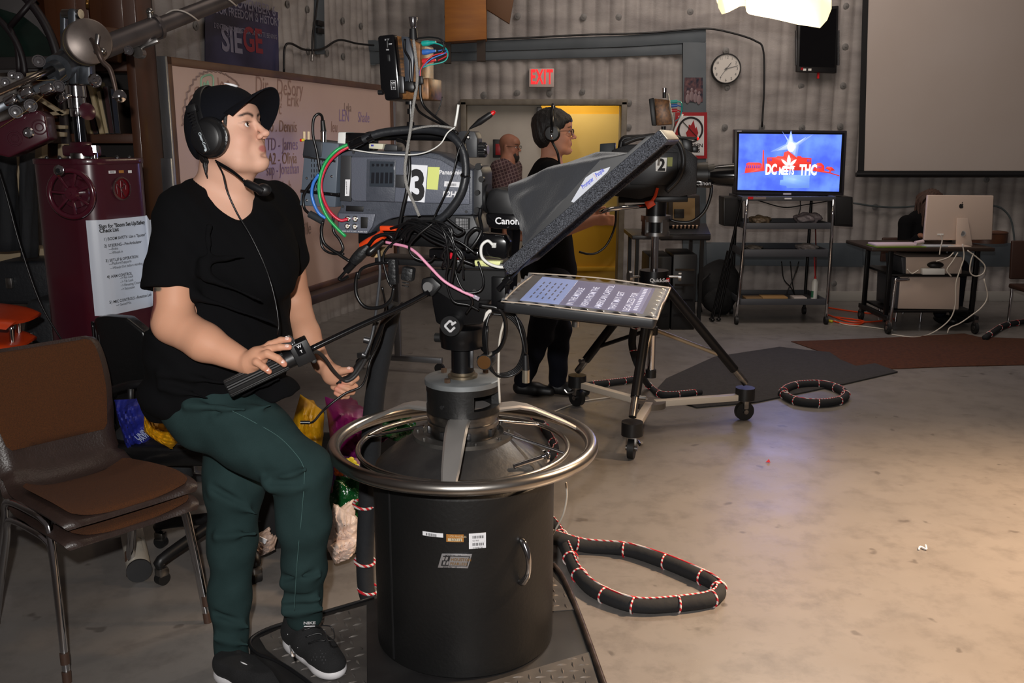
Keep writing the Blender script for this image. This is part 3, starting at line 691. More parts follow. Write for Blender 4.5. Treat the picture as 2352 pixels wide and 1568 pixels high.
p=RG.hit(1034,749,.085)
b=MB();b.lathe([(.030,-.03),(.031,-.004),(.029,0),(.0,0)],p,RG.n,40);em=b.build('emblem_cap',black,head)
b=MB();Q=Plane(p+RG.n*.0006,RG.x);e=.017;wv=.0062
def strip(b,pts,w_):
    for a0,a1 in zip(pts,pts[1:]):
        d=V((a1[0]-a0[0],a1[1]-a0[1]));L_=d.length;d /= L_;n_=V((-d[1],d[0]));k=0
        while k < L_:
            b.add([Q.at(a0[0]+d[0]*q+n_[0]*s*w_/2,a0[1]+d[1]*q+n_[1]*s*w_/2) for q,s in ((k,-1),(min(k+.0016,L_),-1),(min(k+.0016,L_),1),(k,1))],[(0,1,2,3)]);k += .0024
strip(b,[(.008,.009),(.0,.016),(-.016,0),(0,-.016),(.014,-.002)],wv);strip(b,[(.004,.004),(.017,.013)],wv);b.build('emblem',inkwhite,em)
p=RG.hit(983,659,.085)
b=MB();q_=[(968,640),(992,636),(1013,655),(1010,662),(992,682),(974,680),(966,660)];rb(b,q_,.05,.082,bev=.005);b.build('handle_rosette',black,head)
b=MB();b.cyl(p-RG.n*.004,p+RG.n*.003,.0145,n=32);b.build('rosette_knob',mat('turned_aluminium',(190,190,190),.3,.8),head)
b=MB();p=RG.hit(1012,775,.0);b.cyl(p+RG.x*.02,p-RG.x*.016,.014,n=14);b.build('drag_knob',rubber,head)
b=MB();rb(b,[(1095,735),(1128,705),(1132,712),(1108,742)],.03,.05);b.build('white_lever',white,head)
# sliding plate under the camera
b=MB();rb(b,[(860,592),(1165,606),(1165,622),(860,606)],-.06,.06,bev=.003);b.build('sliding_plate',black,head)
b=MB();rb(b,[(985,572),(1098,577),(1098,597),(985,592)],-.05,.055,bev=.003);b.build('quick_release',blackgloss,head)
b=MB();rb(b,[(1016,579),(1060,581),(1060,596),(1016,594)],.055,.062,bev=.002);b.build('red_lock',mat('lock_red',(196,18,40),.35),head)
b=MB();text(b,'UNLOCK',RG.hit(1020,600,.058),RG.x,RG.z,.006,0);text(b,'LOCK',RG.hit(1043,602,.058),RG.x,RG.z,.006,0);text(b,'LOCK',RG.hit(1043,600.8,.0615),RG.x,RG.z,.006,0);b.build('lock_lettering',inkwhite,head)
# pan bar with grip
g0,g1=P(522,893,2.40),P(705,806,2.465);hA=P(985,672,2.585)
b=MB();b.tube([g1,g1*.6+hA*.4,g1*.25+hA*.75+V((0,0,-.004)),hA],.0085,16,6);b.build('pan_bar',blackgloss,head,sharp=180)
gd=(g1-g0).normalized();gm=g0+(g1-g0)*.74
rib=[]
X_,Y_,Z_=basis(gd);n=96
for t_ in (0,.02,.98,1):
    rr=.0255*(.9 if t_ in (0,1) else 1);c=g0+(gm-g0)*t_
    rib.append([c+(X_*math.cos(2*PI*i/n)+Y_*math.sin(2*PI*i/n))*(rr-(.0022 if i % 4 in (0,) else 0)) for i in range(n)])
b=MB();b.loft(rib);b.build('ribbed_grip',rubber,head,sharp=25)
b=MB();b.cyl(gm-gd*.004,gm+gd*.022,.0235,n=36);b.build('grip_collar',black,head)
# zoom rocker box
zx=gd;zu=(V((0,0,1))-zx*zx.z).normalized();zn=zx.cross(zu)
zb=gm+gd*.047+zu*.006
zoom=MB();zoom.box(zb,(.052,.058,.062),bev=.003,ax=(zx,zn,zu));zo=zoom.build('zoom_control',black,head)
ZP=Plane(zb-zn*0,zx,zu);sgn=1 if ZP.n.y < 0 else -1
zn2=ZP.n*sgn
b=MB();b.box(zb+zn2*.029+zu*.012+zx*-.002,(.022,.003,.030),ax=(zx,zn,zu));b.build('rocker_frame',blackgloss,zo)
b=MB();text(b,'W',zb+zn2*.0308+zu*.018-zx*.006,zx,zu,.011,0,bold=.02);text(b,'T',zb+zn2*.0308+zu*.003-zx*.004,zx,zu,.011,0,bold=.02);b.build('rocker_lettering',inkwhite,zo)
b=MB();kc=zb-zx*.022+zu*.040;b.cyl(kc-zn2*.012,kc+zn2*.016,.0175,n=30);b.m=1;b.torus(kc+zn2*.012,.0172,.0016,zn2,30,6);b.torus(kc+zn2*.016,.012,.0012,zn2,30,6);b.build('focus_knob',[black,chrome],zo)
b=MB();sc_=zb+zx*.018-zu*.032+zn2*.018;b.cyl(sc_-zn2*.01,sc_+zn2*.008,.007,n=16);b.m=1;b.cyl(sc_+zn2*.008,sc_+zn2*.009,.004,n=6);b.build('clamp_screw',[black,satin],zo)

# ================================================================ BROADCAST CAMERA
camt=thing('broadcast_camera','grey shoulder broadcast camera numbered 3 on the pedestal','video camera',RG.at(0,1.24))
body=mat('camera_body_grey',(74,78,88),.5,noise=(60,.5,(64,68,78)),bump=(220,.12))
body2=mat('camera_body_light',(92,96,108),.48,bump=(220,.12));bdark=mat('camera_body_dark',(46,47,50),.5)
N_=.062
b=MB();rb(b,[(781,352),(800,346),(975,348),(1008,354),(1035,368),(1060,384),(1086,390),(1085,494),(1012,495),(930,496),(895,503),(868,516),(848,537),(776,533),(773,490),(781,480)],-N_,N_,bev=.006);b.build('body_shell',body,camt)
b=MB();rb(b,[(806,360),(975,360),(1010,366),(1040,384),(1078,391),(1078,470),(940,465),(812,462),(806,455)],N_,N_+.009,bev=.004);b.build('side_door',body2,camt)
b=MB();rb(b,[(782,357),(807,358),(806,463),(780,461)],N_,N_+.008,bev=.002);b.build('rear_strip',bdark,camt)
b=MB();rb(b,[(842,366),(909,367),(908,425),(906,464),(840,461)],N_+.006,N_+.012,bev=.002);b.build('media_door',body,camt)
D=N_+.013
b=MB();rb(b,[(849,370),(906,371),(904,430),(848,428)],N_+.012,D+.001,bev=.001);mdw=b.build('card_window',mat('card_window',(54,60,68),.12),camt)
b=MB()
for i in range(5): rb(b,[(853+i*10.5,396),(860+i*10.5,396),(859+i*10.5,421),(852+i*10.5,421)],D+.001,D+.0018,bev=0)
for i in range(5): rb(b,[(854+i*10.5,376),(860+i*10.5,376),(860+i*10.5,382),(854+i*10.5,382)],D+.001,D+.0018,bev=0)
b.build('memory_card',mat('card_dark',(26,28,34),.3),camt)
b=MB();rb(b,[(908,401),(930,402),(929,432),(907,430)],N_+.008,N_+.016,bev=.002);b.build('door_latch',bdark,camt)
b=MB();rb(b,[(793,412),(804,412),(802,450),(792,450)],D-.004,D-.003,bev=0,m=0);barcode(b,RG.hit(797.5,445,D-.0025),RG.z,-RG.x,.035,.003,1);b.build('barcode_label',[stk,ink],camt)
E=D-.004
b=MB();rb(b,[(936,377),(982,380),(975,465),(930,460)],E,E+.0012,bev=0);nb=b.build('number_card',mat('card_white',(232,234,240),.3),camt)
b=MB();text(b,'3',RG.hit(961,458,E+.002),RG.x,RG.z,.115,0,align='CENTER',bold=.035,sx=.78);b.build('numeral',ink,nb)
b=MB();rb(b,[(983,383),(1010,384),(1005,436),(980,434)],E,E+.001,bev=.0);b.build('yellow_label',mat('label_yellow',(214,222,130),.45),camt)
b=MB();text(b,'Panasonic',RG.hit(1009,400,E+.001),RG.x,RG.z,.0165,0,bold=.025);b.build('maker_lettering',inkwhite,camt)
b=MB();text(b,'P2HD',RG.hit(1016,452,E+.001),RG.x,RG.z,.022,0,bold=.03,shear=.2);b.build('maker_lettering',inkwhite,camt)
b=MB();rb(b,[(1021,416),(1056,418),(1054,430),(1020,428)],E,E+.001,bev=0,m=0);barcode(b,RG.hit(1026,427,E+.0015),RG.x,RG.z,.028,.007,1,seed=4);b.build('barcode_label',[stk,ink],camt)
b=MB();text(b,'UNIT 1',RG.hit(1003,478,N_+.001),RG.x,RG.z,.007,0);text(b,'UNIT 2',RG.hit(1003,486,N_+.001),RG.x,RG.z,.007,0);text(b,'USB 2.0',RG.hit(842,484,N_+.001),RG.x,RG.z,.007,0);b.build('engraved_lettering',mat('engraved',(40,42,48),.6),camt)
b=MB();rb(b,[(795,472),(835,474),(834,486),(794,485)],N_,N_+.003,bev=.001);b.build('port_cover',black,camt)
b=MB();rb(b,[(777,489),(862,491),(855,520),(843,537),(777,534)],N_,N_+.010,bev=.003);b.build('connector_panel',body2,camt)
for u,v in ((801,502),(818,502),(800,519),(817,520)):
    b=MB();p=RG.hit(u,v,N_+.010);b.lathe([(.0085,0),(.0085,.007),(.006,.008),(.006,.003)],p,RG.n,20,cap=False);b.m=1;b.cyl(p,p+RG.n*.006,.0015,n=8);b.m=2;b.cyl(p,p+RG.n*.0015,.0062,n=16);b.build('bnc_socket',[chrome,mat('gold_pin',(200,170,90),.3,1.),white],camt)
b=MB();rb(b,[(828,498),(845,499),(843,524),(828,524)],N_+.010,N_+.013,bev=.003);b.build('rubber_cover',rubber,camt)
b=MB();text(b,'VIDEO OUT',RG.hit(784,532,N_+.0105),RG.x,RG.z,.0052,0);text(b,'TC OUT',RG.hit(805,532.5,N_+.0105),RG.x,RG.z,.0052,0);text(b,'AUDIO OUT',RG.hit(822,533,N_+.0105),RG.x,RG.z,.0052,0);b.build('port_lettering',inkwhite,camt)
for u,v in ((787,474),(1071,486),(852,505),(812,350)):
    b=MB();p=RG.hit(u,v,N_+.001);b.cyl(p-RG.n*.002,p+RG.n*.0015,.004,n=12);b.build('screw',bdark,camt)
b=MB();arc_=[(862,540),(868,520),(890,506),(925,498),(1000,498),(1010,510),(1010,545),(985,556),(880,556),(835,548)]
rb(b,arc_,-.04,.04,off=.04,bev=.004);b.build('shoulder_pad',mat('pad_black',(16,15,18),.85),camt)
b=MB();rb(b,[(1015,494),(1086,495),(1100,530),(1096,562),(1015,556)],-.05,.055,bev=.004);b.build('front_base',bdark,camt)
b=MB();rb(b,[(1045,499),(1080,500),(1079,527),(1043,525)],.055,.0565,bev=0,m=0)
for i in range(7): text(b,'MODEL  SERIAL NO  DC 12V',RG.hit(1047,504+i*3.4,.058),RG.x,RG.z,.0036,1,sx=.78)
b.build('spec_plate',[black,inkwhite],camt)
b=MB();rb(b,[(822,532),(1095,545),(1095,572),(822,560)],-.05,.05,bev=.004);b.build('base_plate',blackmetal,camt)
b=MB();rb(b,[(852,570),(869,572),(868,592),(851,590)],-.03,.03,bev=.001);b.build('wooden_shim',mat('shim_wood',(176,150,110),.7),camt)
# front block, lens mount, knobs
b=MB();rb(b,[(1083,392),(1095,380),(1103,384),(1108,398),(1108,470),(1096,494),(1083,494)],-.05,.05,bev=.004);b.build('front_block',bdark,camt)
for u,v,r_ in ((1101,382,.009),(1108,411,.008),(1098,442,.007),(1097,482,.008)):
    b=MB();p=RG.hit(u,v,.05);b.cyl(p,p+RG.n*.012,r_,n=18);b.build('control_knob',black,camt)
def lz(b,a0,z0,prof,n=40,m=None): b.lathe(prof,RG.at(a0,z0,0),RG.x,n,m)
la,lz0=RG.ab(1085,455,0);la2=RG.ab(1125,455,0)[0]
b=MB();lz(b,la,lz0,[(.036,0),(.036,.012),(.04,.013),(.04,.024),(.035,.025),(.035,.04),(.041,.042),(.041,.05)]);b.m=1;lz(b,la,lz0,[(.0405,.027),(.0405,.031)]);b.build('lens_mount',[black,chrome],camt)
b=MB();rb(b,[(1120,437),(1140,430),(1192,440),(1196,480),(1196,508),(1125,500),(1112,470)],-.045,.045,bev=.012,);b.build('lens_barrel',black,camt)
b=MB();rb(b,[(1114,489),(1190,492),(1192,528),(1130,525),(1116,515)],-.03,.056,bev=.007);lb=b.build('lens_servo_grip',blackgloss,camt)
b=MB();text(b,'Canon',RG.hit(1137,514,.058),RG.x,RG.z,.026,0,bold=.02,sx=1.0);b.build('lens_lettering',inkwhite,lb)
# top handle, front viewfinder bracket
hy=.03
b=MB();b.tube([RG.hit(u,v,.0) for u,v in ((838,350),(842,322),(862,312),(1000,312),(1048,318),(1060,345),(1062,380))],.014,12,5);b.build('carry_handle',blackmetal,camt,sharp=180)
b=MB();rb(b,[(1062,300),(1090,302),(1096,318),(1095,362),(1072,362),(1070,330),(1050,322),(1050,304)],-.02,.03,bev=.003);b.build('viewfinder_bracket',bdark,camt)
b=MB();p=RG.hit(1077,315,.031);b.cyl(p-RG.n*.003,p+RG.n*.006,.006,n=14);b.m=1;b.cyl(p+RG.n*.006,p+RG.n*.007,.003,n=8);b.build('bracket_screw',[chrome,white],camt)
pa=RG.hit(1095,344,.0)
b=MB();n=40;rings=[]
for k,(t_,rr) in enumerate(((0,.019),(.003,.021),(.024,.021),(.027,.019))):
    c=pa+RG.x*t_;rings.append([c+(RG.z*math.cos(2*PI*i/n)+RG.n*math.sin(2*PI*i/n))*(rr-(.0015 if i % 2 else 0)) for i in range(n)])
b.loft(rings);b.m=1;b.cyl(pa+RG.x*.027,pa+RG.x*.033,.013,n=24);b.build('knurled_wheel',[black,chrome],camt,sharp=20)
b=MB();rb(b,[(793,304),(850,306),(849,346),(792,344)],-.035,.03,bev=.003);b.build('wireless_receiver',blackgloss,camt)
b=MB();rb(b,[(776,303),(795,303),(792,338),(774,337)],-.035,.03,bev=.004);b.build('receiver_cap',whiteplast,camt)
b=MB();rb(b,[(847,329),(880,330),(878,343),(847,341)],-.0,.035,bev=.002);b.m=1;rb(b,[(852,332),(858,332),(858,336),(852,336)],.035,.036,bev=0);b.build('cream_connector',[mat('cream_plastic',(206,202,180),.45),mat('blue_led',(60,60,160),.4)],camt)
b=MB();rb(b,[(884,331),(912,333),(912,347),(880,346)],0,.045,bev=.003);b.build('top_socket',bdark,camt)
# red-tipped antenna / tally
b=MB();A_=RG.hit(1078,296,.04);B2=RG.hit(1128,262,.04);d=(B2-A_).normalized()
b.lathe([(.002,0),(.009,.035),(.0085,.068),(.0065,.076)],A_,d,16,m=0);b.m=1;b.lathe([(.0065,.074),(.006,.082),(.003,.087)],A_,d,14,m=1);b.build('tally_light',[black,redm],camt,sharp=60)
# recorder / battery box at the back
b=MB();rb(b,[(701,322),(778,330),(770,476),(688,472)],-.055,.075,bev=.003);rec=b.build('rear_box',mat('recorder_grey',(82,92,104),.45),camt)
b=MB();rb(b,[(699,320),(741,326),(738,362),(694,358)],-.056,.077,bev=.003);b.build('tape_patch',mat('gaffer_tape',(40,44,50),.5),rec)
b=MB();rb(b,[(690,435),(778,444),(777,452),(689,442)],-.057,.0775,bev=.001);b.build('strap',blackgloss,rec)
b=MB();rb(b,[(696,357),(770,368),(770,373),(696,362)],-.0555,.0765,bev=0);b.m=0
for r_ in range(7):
    for c3 in range(5):
        u=716+c3*6.2-r_*.3;v=368+r_*12;b.box(RG.hit(u,v,.0758),(.0022,.001,.009),ax=(RG.x,RG.n,RG.z))
b.build('vent_slots',black,rec)
for u,v in ((705,409),(762,405),(705,460)):
    b=MB();p=RG.hit(u,v,.076);b.ell(p,.004);b.build('screw',chrome,rec)
for u in (699,709):
    b=MB();b.tube([RG.hit(u,322,.02),RG.hit(u,302,.02)],.004,8,1);b.build('wooden_peg',mat('peg_wood',(206,184,150),.6),rec)
b=MB();b.cyl(RG.hit(743,330,.06),RG.hit(743,300,.06),.0085,n=20);b.torus(RG.hit(743,301,.06),.009,.0016,(0,0,1),20,6);b.m=1;b.cyl(RG.hit(743,300,.06),RG.hit(741,276,.06),.008,.006,n=16);b.build('silver_connector',[chrome,black],rec)
b=MB();rb(b,[(768,360),(783,360),(778,475),(766,474)],-.04,.05,bev=.002);b.build('mounting_plate',blackmetal,camt)
b=MB();b.cyl(RG.hit(693,322,.07),RG.hit(699,321,.07),.004,n=10);b.m=1;b.cyl(RG.hit(690,322,.07),RG.hit(694,322,.07),.0042,n=10);b.build('yellow_button',[mat('btn_yellow',(220,200,60),.4),redm],rec)

# ---------------------------------------------------------------- monitor above the camera
mon=thing('viewfinder_monitor','small black field monitor on a stalk above the big camera','monitor',RG.hit(943,300,0))
b=MB();rb(b,[(867,82),(904,78),(912,150),(918,227),(884,231),(880,212),(873,206)],-.085,.075,bev=.006);b.build('monitor_shell',blackgloss,mon)
b=MB();rb(b,[(868,86),(871,86),(881,210),(878,210)],-.07,.062,bev=.001);b.build('screen',glassdark,mon)
b=MB();rb(b,[(905,80),(940,88),(965,100),(966,180),(984,178),(985,229),(918,228)],-.06,.05,bev=.004)
pcb=mat('brown_circuit',(128,86,46),.4,.2,noise=(60,1.,(52,36,24)));b.build('rear_housing',pcb,mon)
b=MB()
for i in range(22): rb(b,[(908+i*.25,104+i*3.2),(926+i*.25,105+i*3.2),(926+i*.25,106+i*3.2),(908+i*.25,105.4+i*3.2)],.05,.0515,bev=0)
b.build('cooling_fins',black,mon)
b=MB();rb(b,[(920,82),(938,84),(950,130),(946,200),(930,200),(926,130)],.05,.064,bev=.004);b.build('battery_plate',mat('slate_plastic',(52,56,64),.4),mon)
b=MB();rb(b,[(914,174),(926,175),(928,214),(918,214)],.05,.07,bev=.002);b.build('silver_latch',darksteel,mon)
b=MB();rb(b,[(926,186),(948,186),(953,202),(946,212),(927,206)],.05,.085,bev=.006);b.build('angled_plug',black,mon)
b=MB();rb(b,[(886,90),(891,90),(891,110),(887,110)],.075,.078,bev=.001);rb(b,[(888,125),(895,125),(896,141),(890,141)],.075,.077,bev=.001);b.build('battery_switch',black,mon)
b=MB();text(b,'BATT',RG.hit(884,93,.0765),RG.x,RG.z,.0055,0);text(b,'OFF',RG.hit(893,103,.0765),RG.x,RG.z,.0055,0);text(b,'ON',RG.hit(887,116,.0765),RG.x,RG.z,.0055,0)
for px_ in ([(897,185),(908,185),(909,206),(899,206)],):
    for a0,a1 in zip(px_,px_[1:]+px_[:1]): b.bar(RG.hit(*a0,.0765),RG.hit(*a1,.0765),.0005,.0012,up=RG.n)
text(b,'ON',RG.hit(899,192,.0765),RG.x,RG.z,.007,0,bold=.02);text(b,'1 A',RG.hit(899,203,.0765),RG.x,RG.z,.007,0,bold=.02);b.bar(RG.hit(897,195,.0765),RG.hit(909,195,.0765),.0005,.0012,up=RG.n);b.build('switch_lettering',inkwhite,mon)
b=MB();p=RG.hit(877,212,.03);b.cyl(p-RG.x*.01,p+RG.x*.004,.007,n=14);b.build('side_knob',black,mon)
b=MB();b.cyl(RG.hit(943,233,.0),RG.hit(943,240,.0),.015,n=22);b.cyl(RG.hit(943,232,0),RG.hit(943,300,.0),.0045,n=12);b.cyl(RG.hit(943,250,0),RG.hit(943,262,0),.0095,n=14);b.cyl(RG.hit(943,280,0),RG.hit(943,302,0),.011,n=16);b.build('stalk',blackmetal,mon)
b=MB();b.cyl(RG.hit(950,92,.03),RG.hit(949,66,.03),.0125,.010,n=20,m=0);b.m=1;b.lathe([(.006,-.002),(.0085,.006),(.012,.026),(.0115,.028),(.0105,.014)],RG.hit(949,64,.03),(0,0,1),24,cap=False);b.cyl(RG.hit(949,64,.03),RG.hit(949,60,.03),.007,n=14);b.build('top_connector',[black,chrome],mon)
for i,(v,m_,l_) in enumerate(((101,(20,150,140),'green video plug'),(121,(48,100,176),'blue video plug'),(142,(190,36,44),'red video plug'))):
    b=MB();A_=RG.hit(960,v,.03);B2=RG.hit(990,v-3,.03);d=(B2-A_).normalized()
    b.cyl(A_,A_+d*.012,.0055,n=14,m=0);b.lathe([(.0065,0),(.0075,.004),(.0075,.018),(.005,.026),(.0055,.028),(.004,.034),(.0035,.04)],A_+d*.012,d,16,m=1);o_=b.build('video_plug',[steel,mat('plug_%d' % i,m_,.4)],mon);o_['label'] =l_
def rw(name,pts,r,m,label,cat='cable',n=10,k=6,**kw):
    b=MB();b.tube([RG.hit(*p) for p in pts],r,n,k);return b.build(name,m,label=label,cat=cat,sharp=180,**kw)
for i,(pts,m_) in enumerate((([(990,98,.03),(1012,103,.03),(1028,118,.035),(1022,140,.04),(985,150,.05),(968,158,.055),(966,178,.058)],'plug_0'),
                               ([(1006,117,.03),(1024,114,.03),(1022,122,.04),(990,136,.05),(966,160,.06),(965,178,.06)],'plug_1'),
                               ([(1006,139,.03),(1026,128,.03),(1020,122,.04),(990,130,.06),(968,156,.062),(965,178,.062)],'plug_2'))):
    b=MB();b.tube([RG.hit(*p) for p in pts],.0018,8,6);b.build('plug_lead',MATS[m_],mon,sharp=180)
b=MB();rb(b,[(960,174),(970,174),(971,193),(961,193)],.054,.066,bev=.003);b.build('cable_splitter',black,mon)

# ================================================================ TELEPROMPTER
tp=thing('teleprompter','black teleprompter hood with tilted glass and shroud on the camera front','teleprompter',RG.at(.2,1.2))
hoodm=mat('hood_cloth',(42,44,49),.85,bump=(240,.25),sheen=.3)
shell=mat('textured_black',(40,42,47),.32,bump=(330,1.),noise=(380,1.,(120,124,134)))  # pale flecks in the colour stand in for flash glints on the texture
pla=mat('hood_plastic',(27,28,31),.5)
lo,hi=V(RG.at(.172,1.262,0)),V(RG.at(.578,1.612,0));du=(hi-lo).normalized();dn=RG.n.cross(du);dn=dn if dn.z > 0 else -dn;FL=(hi-lo).length
HW=.158
def fr_(s,w,t_): return lo+du*s+RG.n*w+dn*t_
for w_ in (HW,-HW):
    b=MB();b.box(fr_(FL/2,w_*.955,-.004),(FL,.014,.036),bev=.004,ax=(du,RG.n,dn));b.build('frame_side',shell,tp)
for s_ in (.01,FL-.01):
    b=MB();b.box(fr_(s_,0,-.006),(.02,HW*2-.02,.03),bev=.004,ax=(du,RG.n,dn));b.build('frame_end',shell,tp)
b=MB();b.box(fr_(FL/2,0,-.012),(FL-.03,HW*2-.03,.003),ax=(du,RG.n,dn));b.build('beam_splitter_glass',mat('mirror_glass',(30,30,36),.04,0.,spec=1.,alpha=.42),tp)
b=MB();b.box(fr_(FL-.0,.0,-.002),(.004,HW*2-.01,.03),bev=.001,ax=(du,RG.n,dn));b.build('white_end_strip',mat('end_strip',(214,204,184),.5),tp)
# rigid plastic hood sides
near=[(1180,598),(1196,572),(1250,510),(1330,420),(1380,366),(1440,352),(1488,312),(1512,307),(1168,618)]
far_ab=[RG.ab(u,v,HW-.01) for u,v in near]
for s_ in (1,-1):
    b=MB();b.prism(far_ab,RG,s_*(HW-.014),s_*(HW-.008));b.build('hood_side',pla,tp)
b=MB();vs=[]
top=[RG.ab(u,v,HW-.01) for u,v in ((1380,366),(1440,352),(1488,312),(1512,307))]
b.grid(lambda u,v: RG.at(*[(top[min(int(u*3),2)][k]*(1-(u*3-min(int(u*3),2)))+top[min(int(u*3),2)+1][k]*(u*3-min(int(u*3),2))) for k in (0,1)],(HW-.008)*(1-2*v)),12,4,thick=.003);b.build('hood_top',pla,tp)
# soft cloth shroud from lens to hood
A=[(1192,532),(1176,500),(1166,460),(1172,432),(1200,420),(1215,430),(1222,480),(1216,520)]
ring0=[(1190,535),(1172,500),(1162,455),(1168,428)]
prof=[]   # top and bottom outline (near side), s = 0 lens .. 1 hood
topl=[(1160,424),(1200,408),(1245,387),(1286,374),(1330,360),(1362,354),(1396,352),(1440,352)]
botl=[(1192,536),(1194,540),(1196,560),(1196,574),(1230,536),(1265,496),(1300,458),(1345,405)]
rings=[]
for i,(tu,bu) in enumerate(zip(topl,botl)):
    w_=.055+(HW-.012-.055)*min(1,(i/5.0))**.8;ta,ba=V(RG.ab(*tu,w_)),V(RG.ab(*bu,w_));R_=[]
    for k in range(56):
        f=2*PI*k/56;cs,sn=math.cos(f),math.sin(f);e=.45 if i > 1 else .8
        cx_=math.copysign(abs(cs)**e,cs);sy=math.copysign(abs(sn)**e,sn)
        m_=(ta+ba)/2+(ta-ba)/2*sy;fold=.007*math.sin(i*1.9+f*3.0)*(1 if 0 < i < 7 else 0) + .006*math.sin(f*7+i*.8)*(1 if 0 < i < 7 else 0)
        R_.append(RG.at(m_[0],m_[1]+fold*.4,(w_*cx_)+fold))
    rings.append(R_)
nr=[]
for k in range(len(rings)-1):
    for j in range(4):
        t_=j/4;a0=rings[max(k-1,0)];a1=rings[k];a2=rings[k+1];a3=rings[min(k+2,len(rings)-1)]
        nr.append([.5*((2*q1)+(q2-q0)*t_+(2*q0-5*q1+4*q2-q3)*t_*t_+(3*q1-q0-3*q2+q3)*t_**3) for q0,q1,q2,q3 in zip(a0,a1,a2,a3)])
nr.append(rings[-1])
b=MB();b.loft(nr,cap=False);b.build('cloth_shroud',hoodm,tp,sharp=180)
b=MB()
for pts in ([(1330,404),(1290,440),(1240,500),(1205,560)],[(1368,372),(1320,392),(1280,420),(1240,470),(1210,540)],[(1250,400),(1290,402),(1330,380)]):
    pass
# sticker on the hood side
S0=HW-.0075
b=MB();rb(b,[(1402,383),(1395,395),(1318,465),(1312,463),(1345,408),(1362,396)],S0,S0+.001,bev=0,off=S0);st_=b.build('maker_sticker',mat('sticker_silver',(186,190,200),.4),tp)
A1_,B1_=RG.hit(1339,434,S0+.002),RG.hit(1391,391,S0+.002);tx=(B1_-A1_).normalized();ty=RG.n.cross(tx)
b=MB();text(b,'Prompter',A1_,tx,ty,.0150,0,bold=.02,sx=.62,shear=.2);text(b,'People',A1_+tx*.046+ty*.0005,tx,ty,.0150,0,bold=.02,sx=.62,shear=.2);b.m=1
b.bar(A1_+tx*.043-ty*.004,A1_+tx*.0445+ty*.013,.0004,.0012,up=RG.n,m=1);b.build('sticker_lettering',[mat('ink_blue',(40,60,190),.5),redm],st_)
# the lower screen
n0,n1,f0,f1=RG.at(.171,1.176,.15),RG.at(.568,1.151,.15),RG.at(.186,1.205,-.14),RG.at(.562,1.184,-.14)
ex=(n1-n0).normalized();ey=(f0-n0);ey=(ey-ex*ey.dot(ex)).normalized();ez=ex.cross(ey);ez=ez if ez.z > 0 else -ez
W_,H_=(n1-n0).length,(f0-n0).length;cc=(n0+n1+f0+f1)/4
sc=thing('prompter_screen','flat teleprompter screen with scrolling text under the tilted glass','monitor',cc-ez*.04)
b=MB();b.box(cc-ez*.018,(W_+.012,H_+.01,.034),bev=.010,seg=3,ax=(ex,ey,ez));b.build('bezel',pla,sc)
b=MB();b.box(cc-ez*.046+ex*.0,(W_*.72,H_*.6,.024),bev=.008,ax=(ex,ey,ez));b.build('rear_hump',black,sc)
b=MB();b.cyl(cc-ez*.058+ex*-.02-ey*.06,cc-ez*.078+ex*-.02-ey*.06,.011,n=16);b.build('thumb_screw',steel,sc)
scrm=mat('lcd_violet',(84,82,120),.12,emit=((84,88,140),.32));scrb=mat('lcd_blue',(130,150,200),.12,emit=((126,150,210),.42))
def sq(b,s0,s1,t0,t1,h,m): b.box(cc+ex*((s0+s1)/2-.5)*W_+ey*((t0+t1)/2-.5)*H_+ez*h,((s1-s0)*W_,(t1-t0)*H_,.0006),ax=(ex,ey,ez),m=m)
b=MB();sq(b,.09,.925,.05,.95,.0002,0);sq(b,.09,.36,.05,.95,.0006,1);sq(b,.83,.9,.1,.93,.0006,2);b.build('screen',[scrm,scrb,mat('lcd_panel',(120,124,160),.2,emit=((130,130,176),.35))],sc)
b=MB()
for i,s_ in enumerate(('IN THE MIDDLE','VIEWS FROM THE','AMERICAN CAPITOL','THAT MAY GET','LEGALIZED FOR')):
    o_=cc+ex*((.45+i*.095)-.5)*W_+ey*(-.44)*H_+ez*.0009;text(b,s_,o_,ey,-ex,.026,0,sx=1.0,bold=.01)
for i in range(5):
    for j in range(5): b.box(cc+ex*((.14+i*.042)-.5)*W_+ey*((.2+j*.13+.02*(i % 2))-.5)*H_+ez*.0012,(.004,.022,.0004),ax=(ex,ey,ez),m=1)
for j in range(14): b.box(cc+ex*(.865-.5)*W_+ey*((.14+j*.056)-.5)*H_+ez*.0012,(.010,.006,.0004),ax=(ex,ey,ez),m=0)
b.build('screen_text',[mat('lcd_text',(214,216,230),.4,emit=((214,216,236),.6)),mat('lcd_text_dark',(56,60,96),.4)],sc)
clr=mat('clear_wrap',(236,236,240),.12,alpha=.2,spec=.8)
b=MB();random.seed(3)
def crk(u,v): 
    e=max(0,abs(v-.5)*2-.86)/.14;e2=max(0,abs(u-.5)*2-.9)/.1
    return cc+ex*(u-.5)*(W_+.02)+ey*(v-.5)*(H_+.018)+ez*(.0045+.005*math.sin(u*61+v*9)*e+.007*math.sin(v*47+u*13)*e2-.004*(e+e2))
b.grid(crk,70,40);b.build('plastic_wrap',clr,sc,sharp=180,flip=False)
b=MB();b.tube([crk(u,.0)+ez*.002 for u in (0,.2,.4,.6,.8,1)],.0018,6,5);b.tube([crk(1.,v)+ez*.002 for v in (0,.3,.6,1)],.003,6,5);b.tube([crk(.03,v)+ez*.002 for v in (0,.3,.6,1)],.003,6,5);b.tube([crk(u,1.)+ez*.002 for u in (0,.3,.6,1)],.002,6,5);b.build('wrap_edge',mat('wrap_fold',(190,176,160),.25,spec=.8),sc,sharp=180)
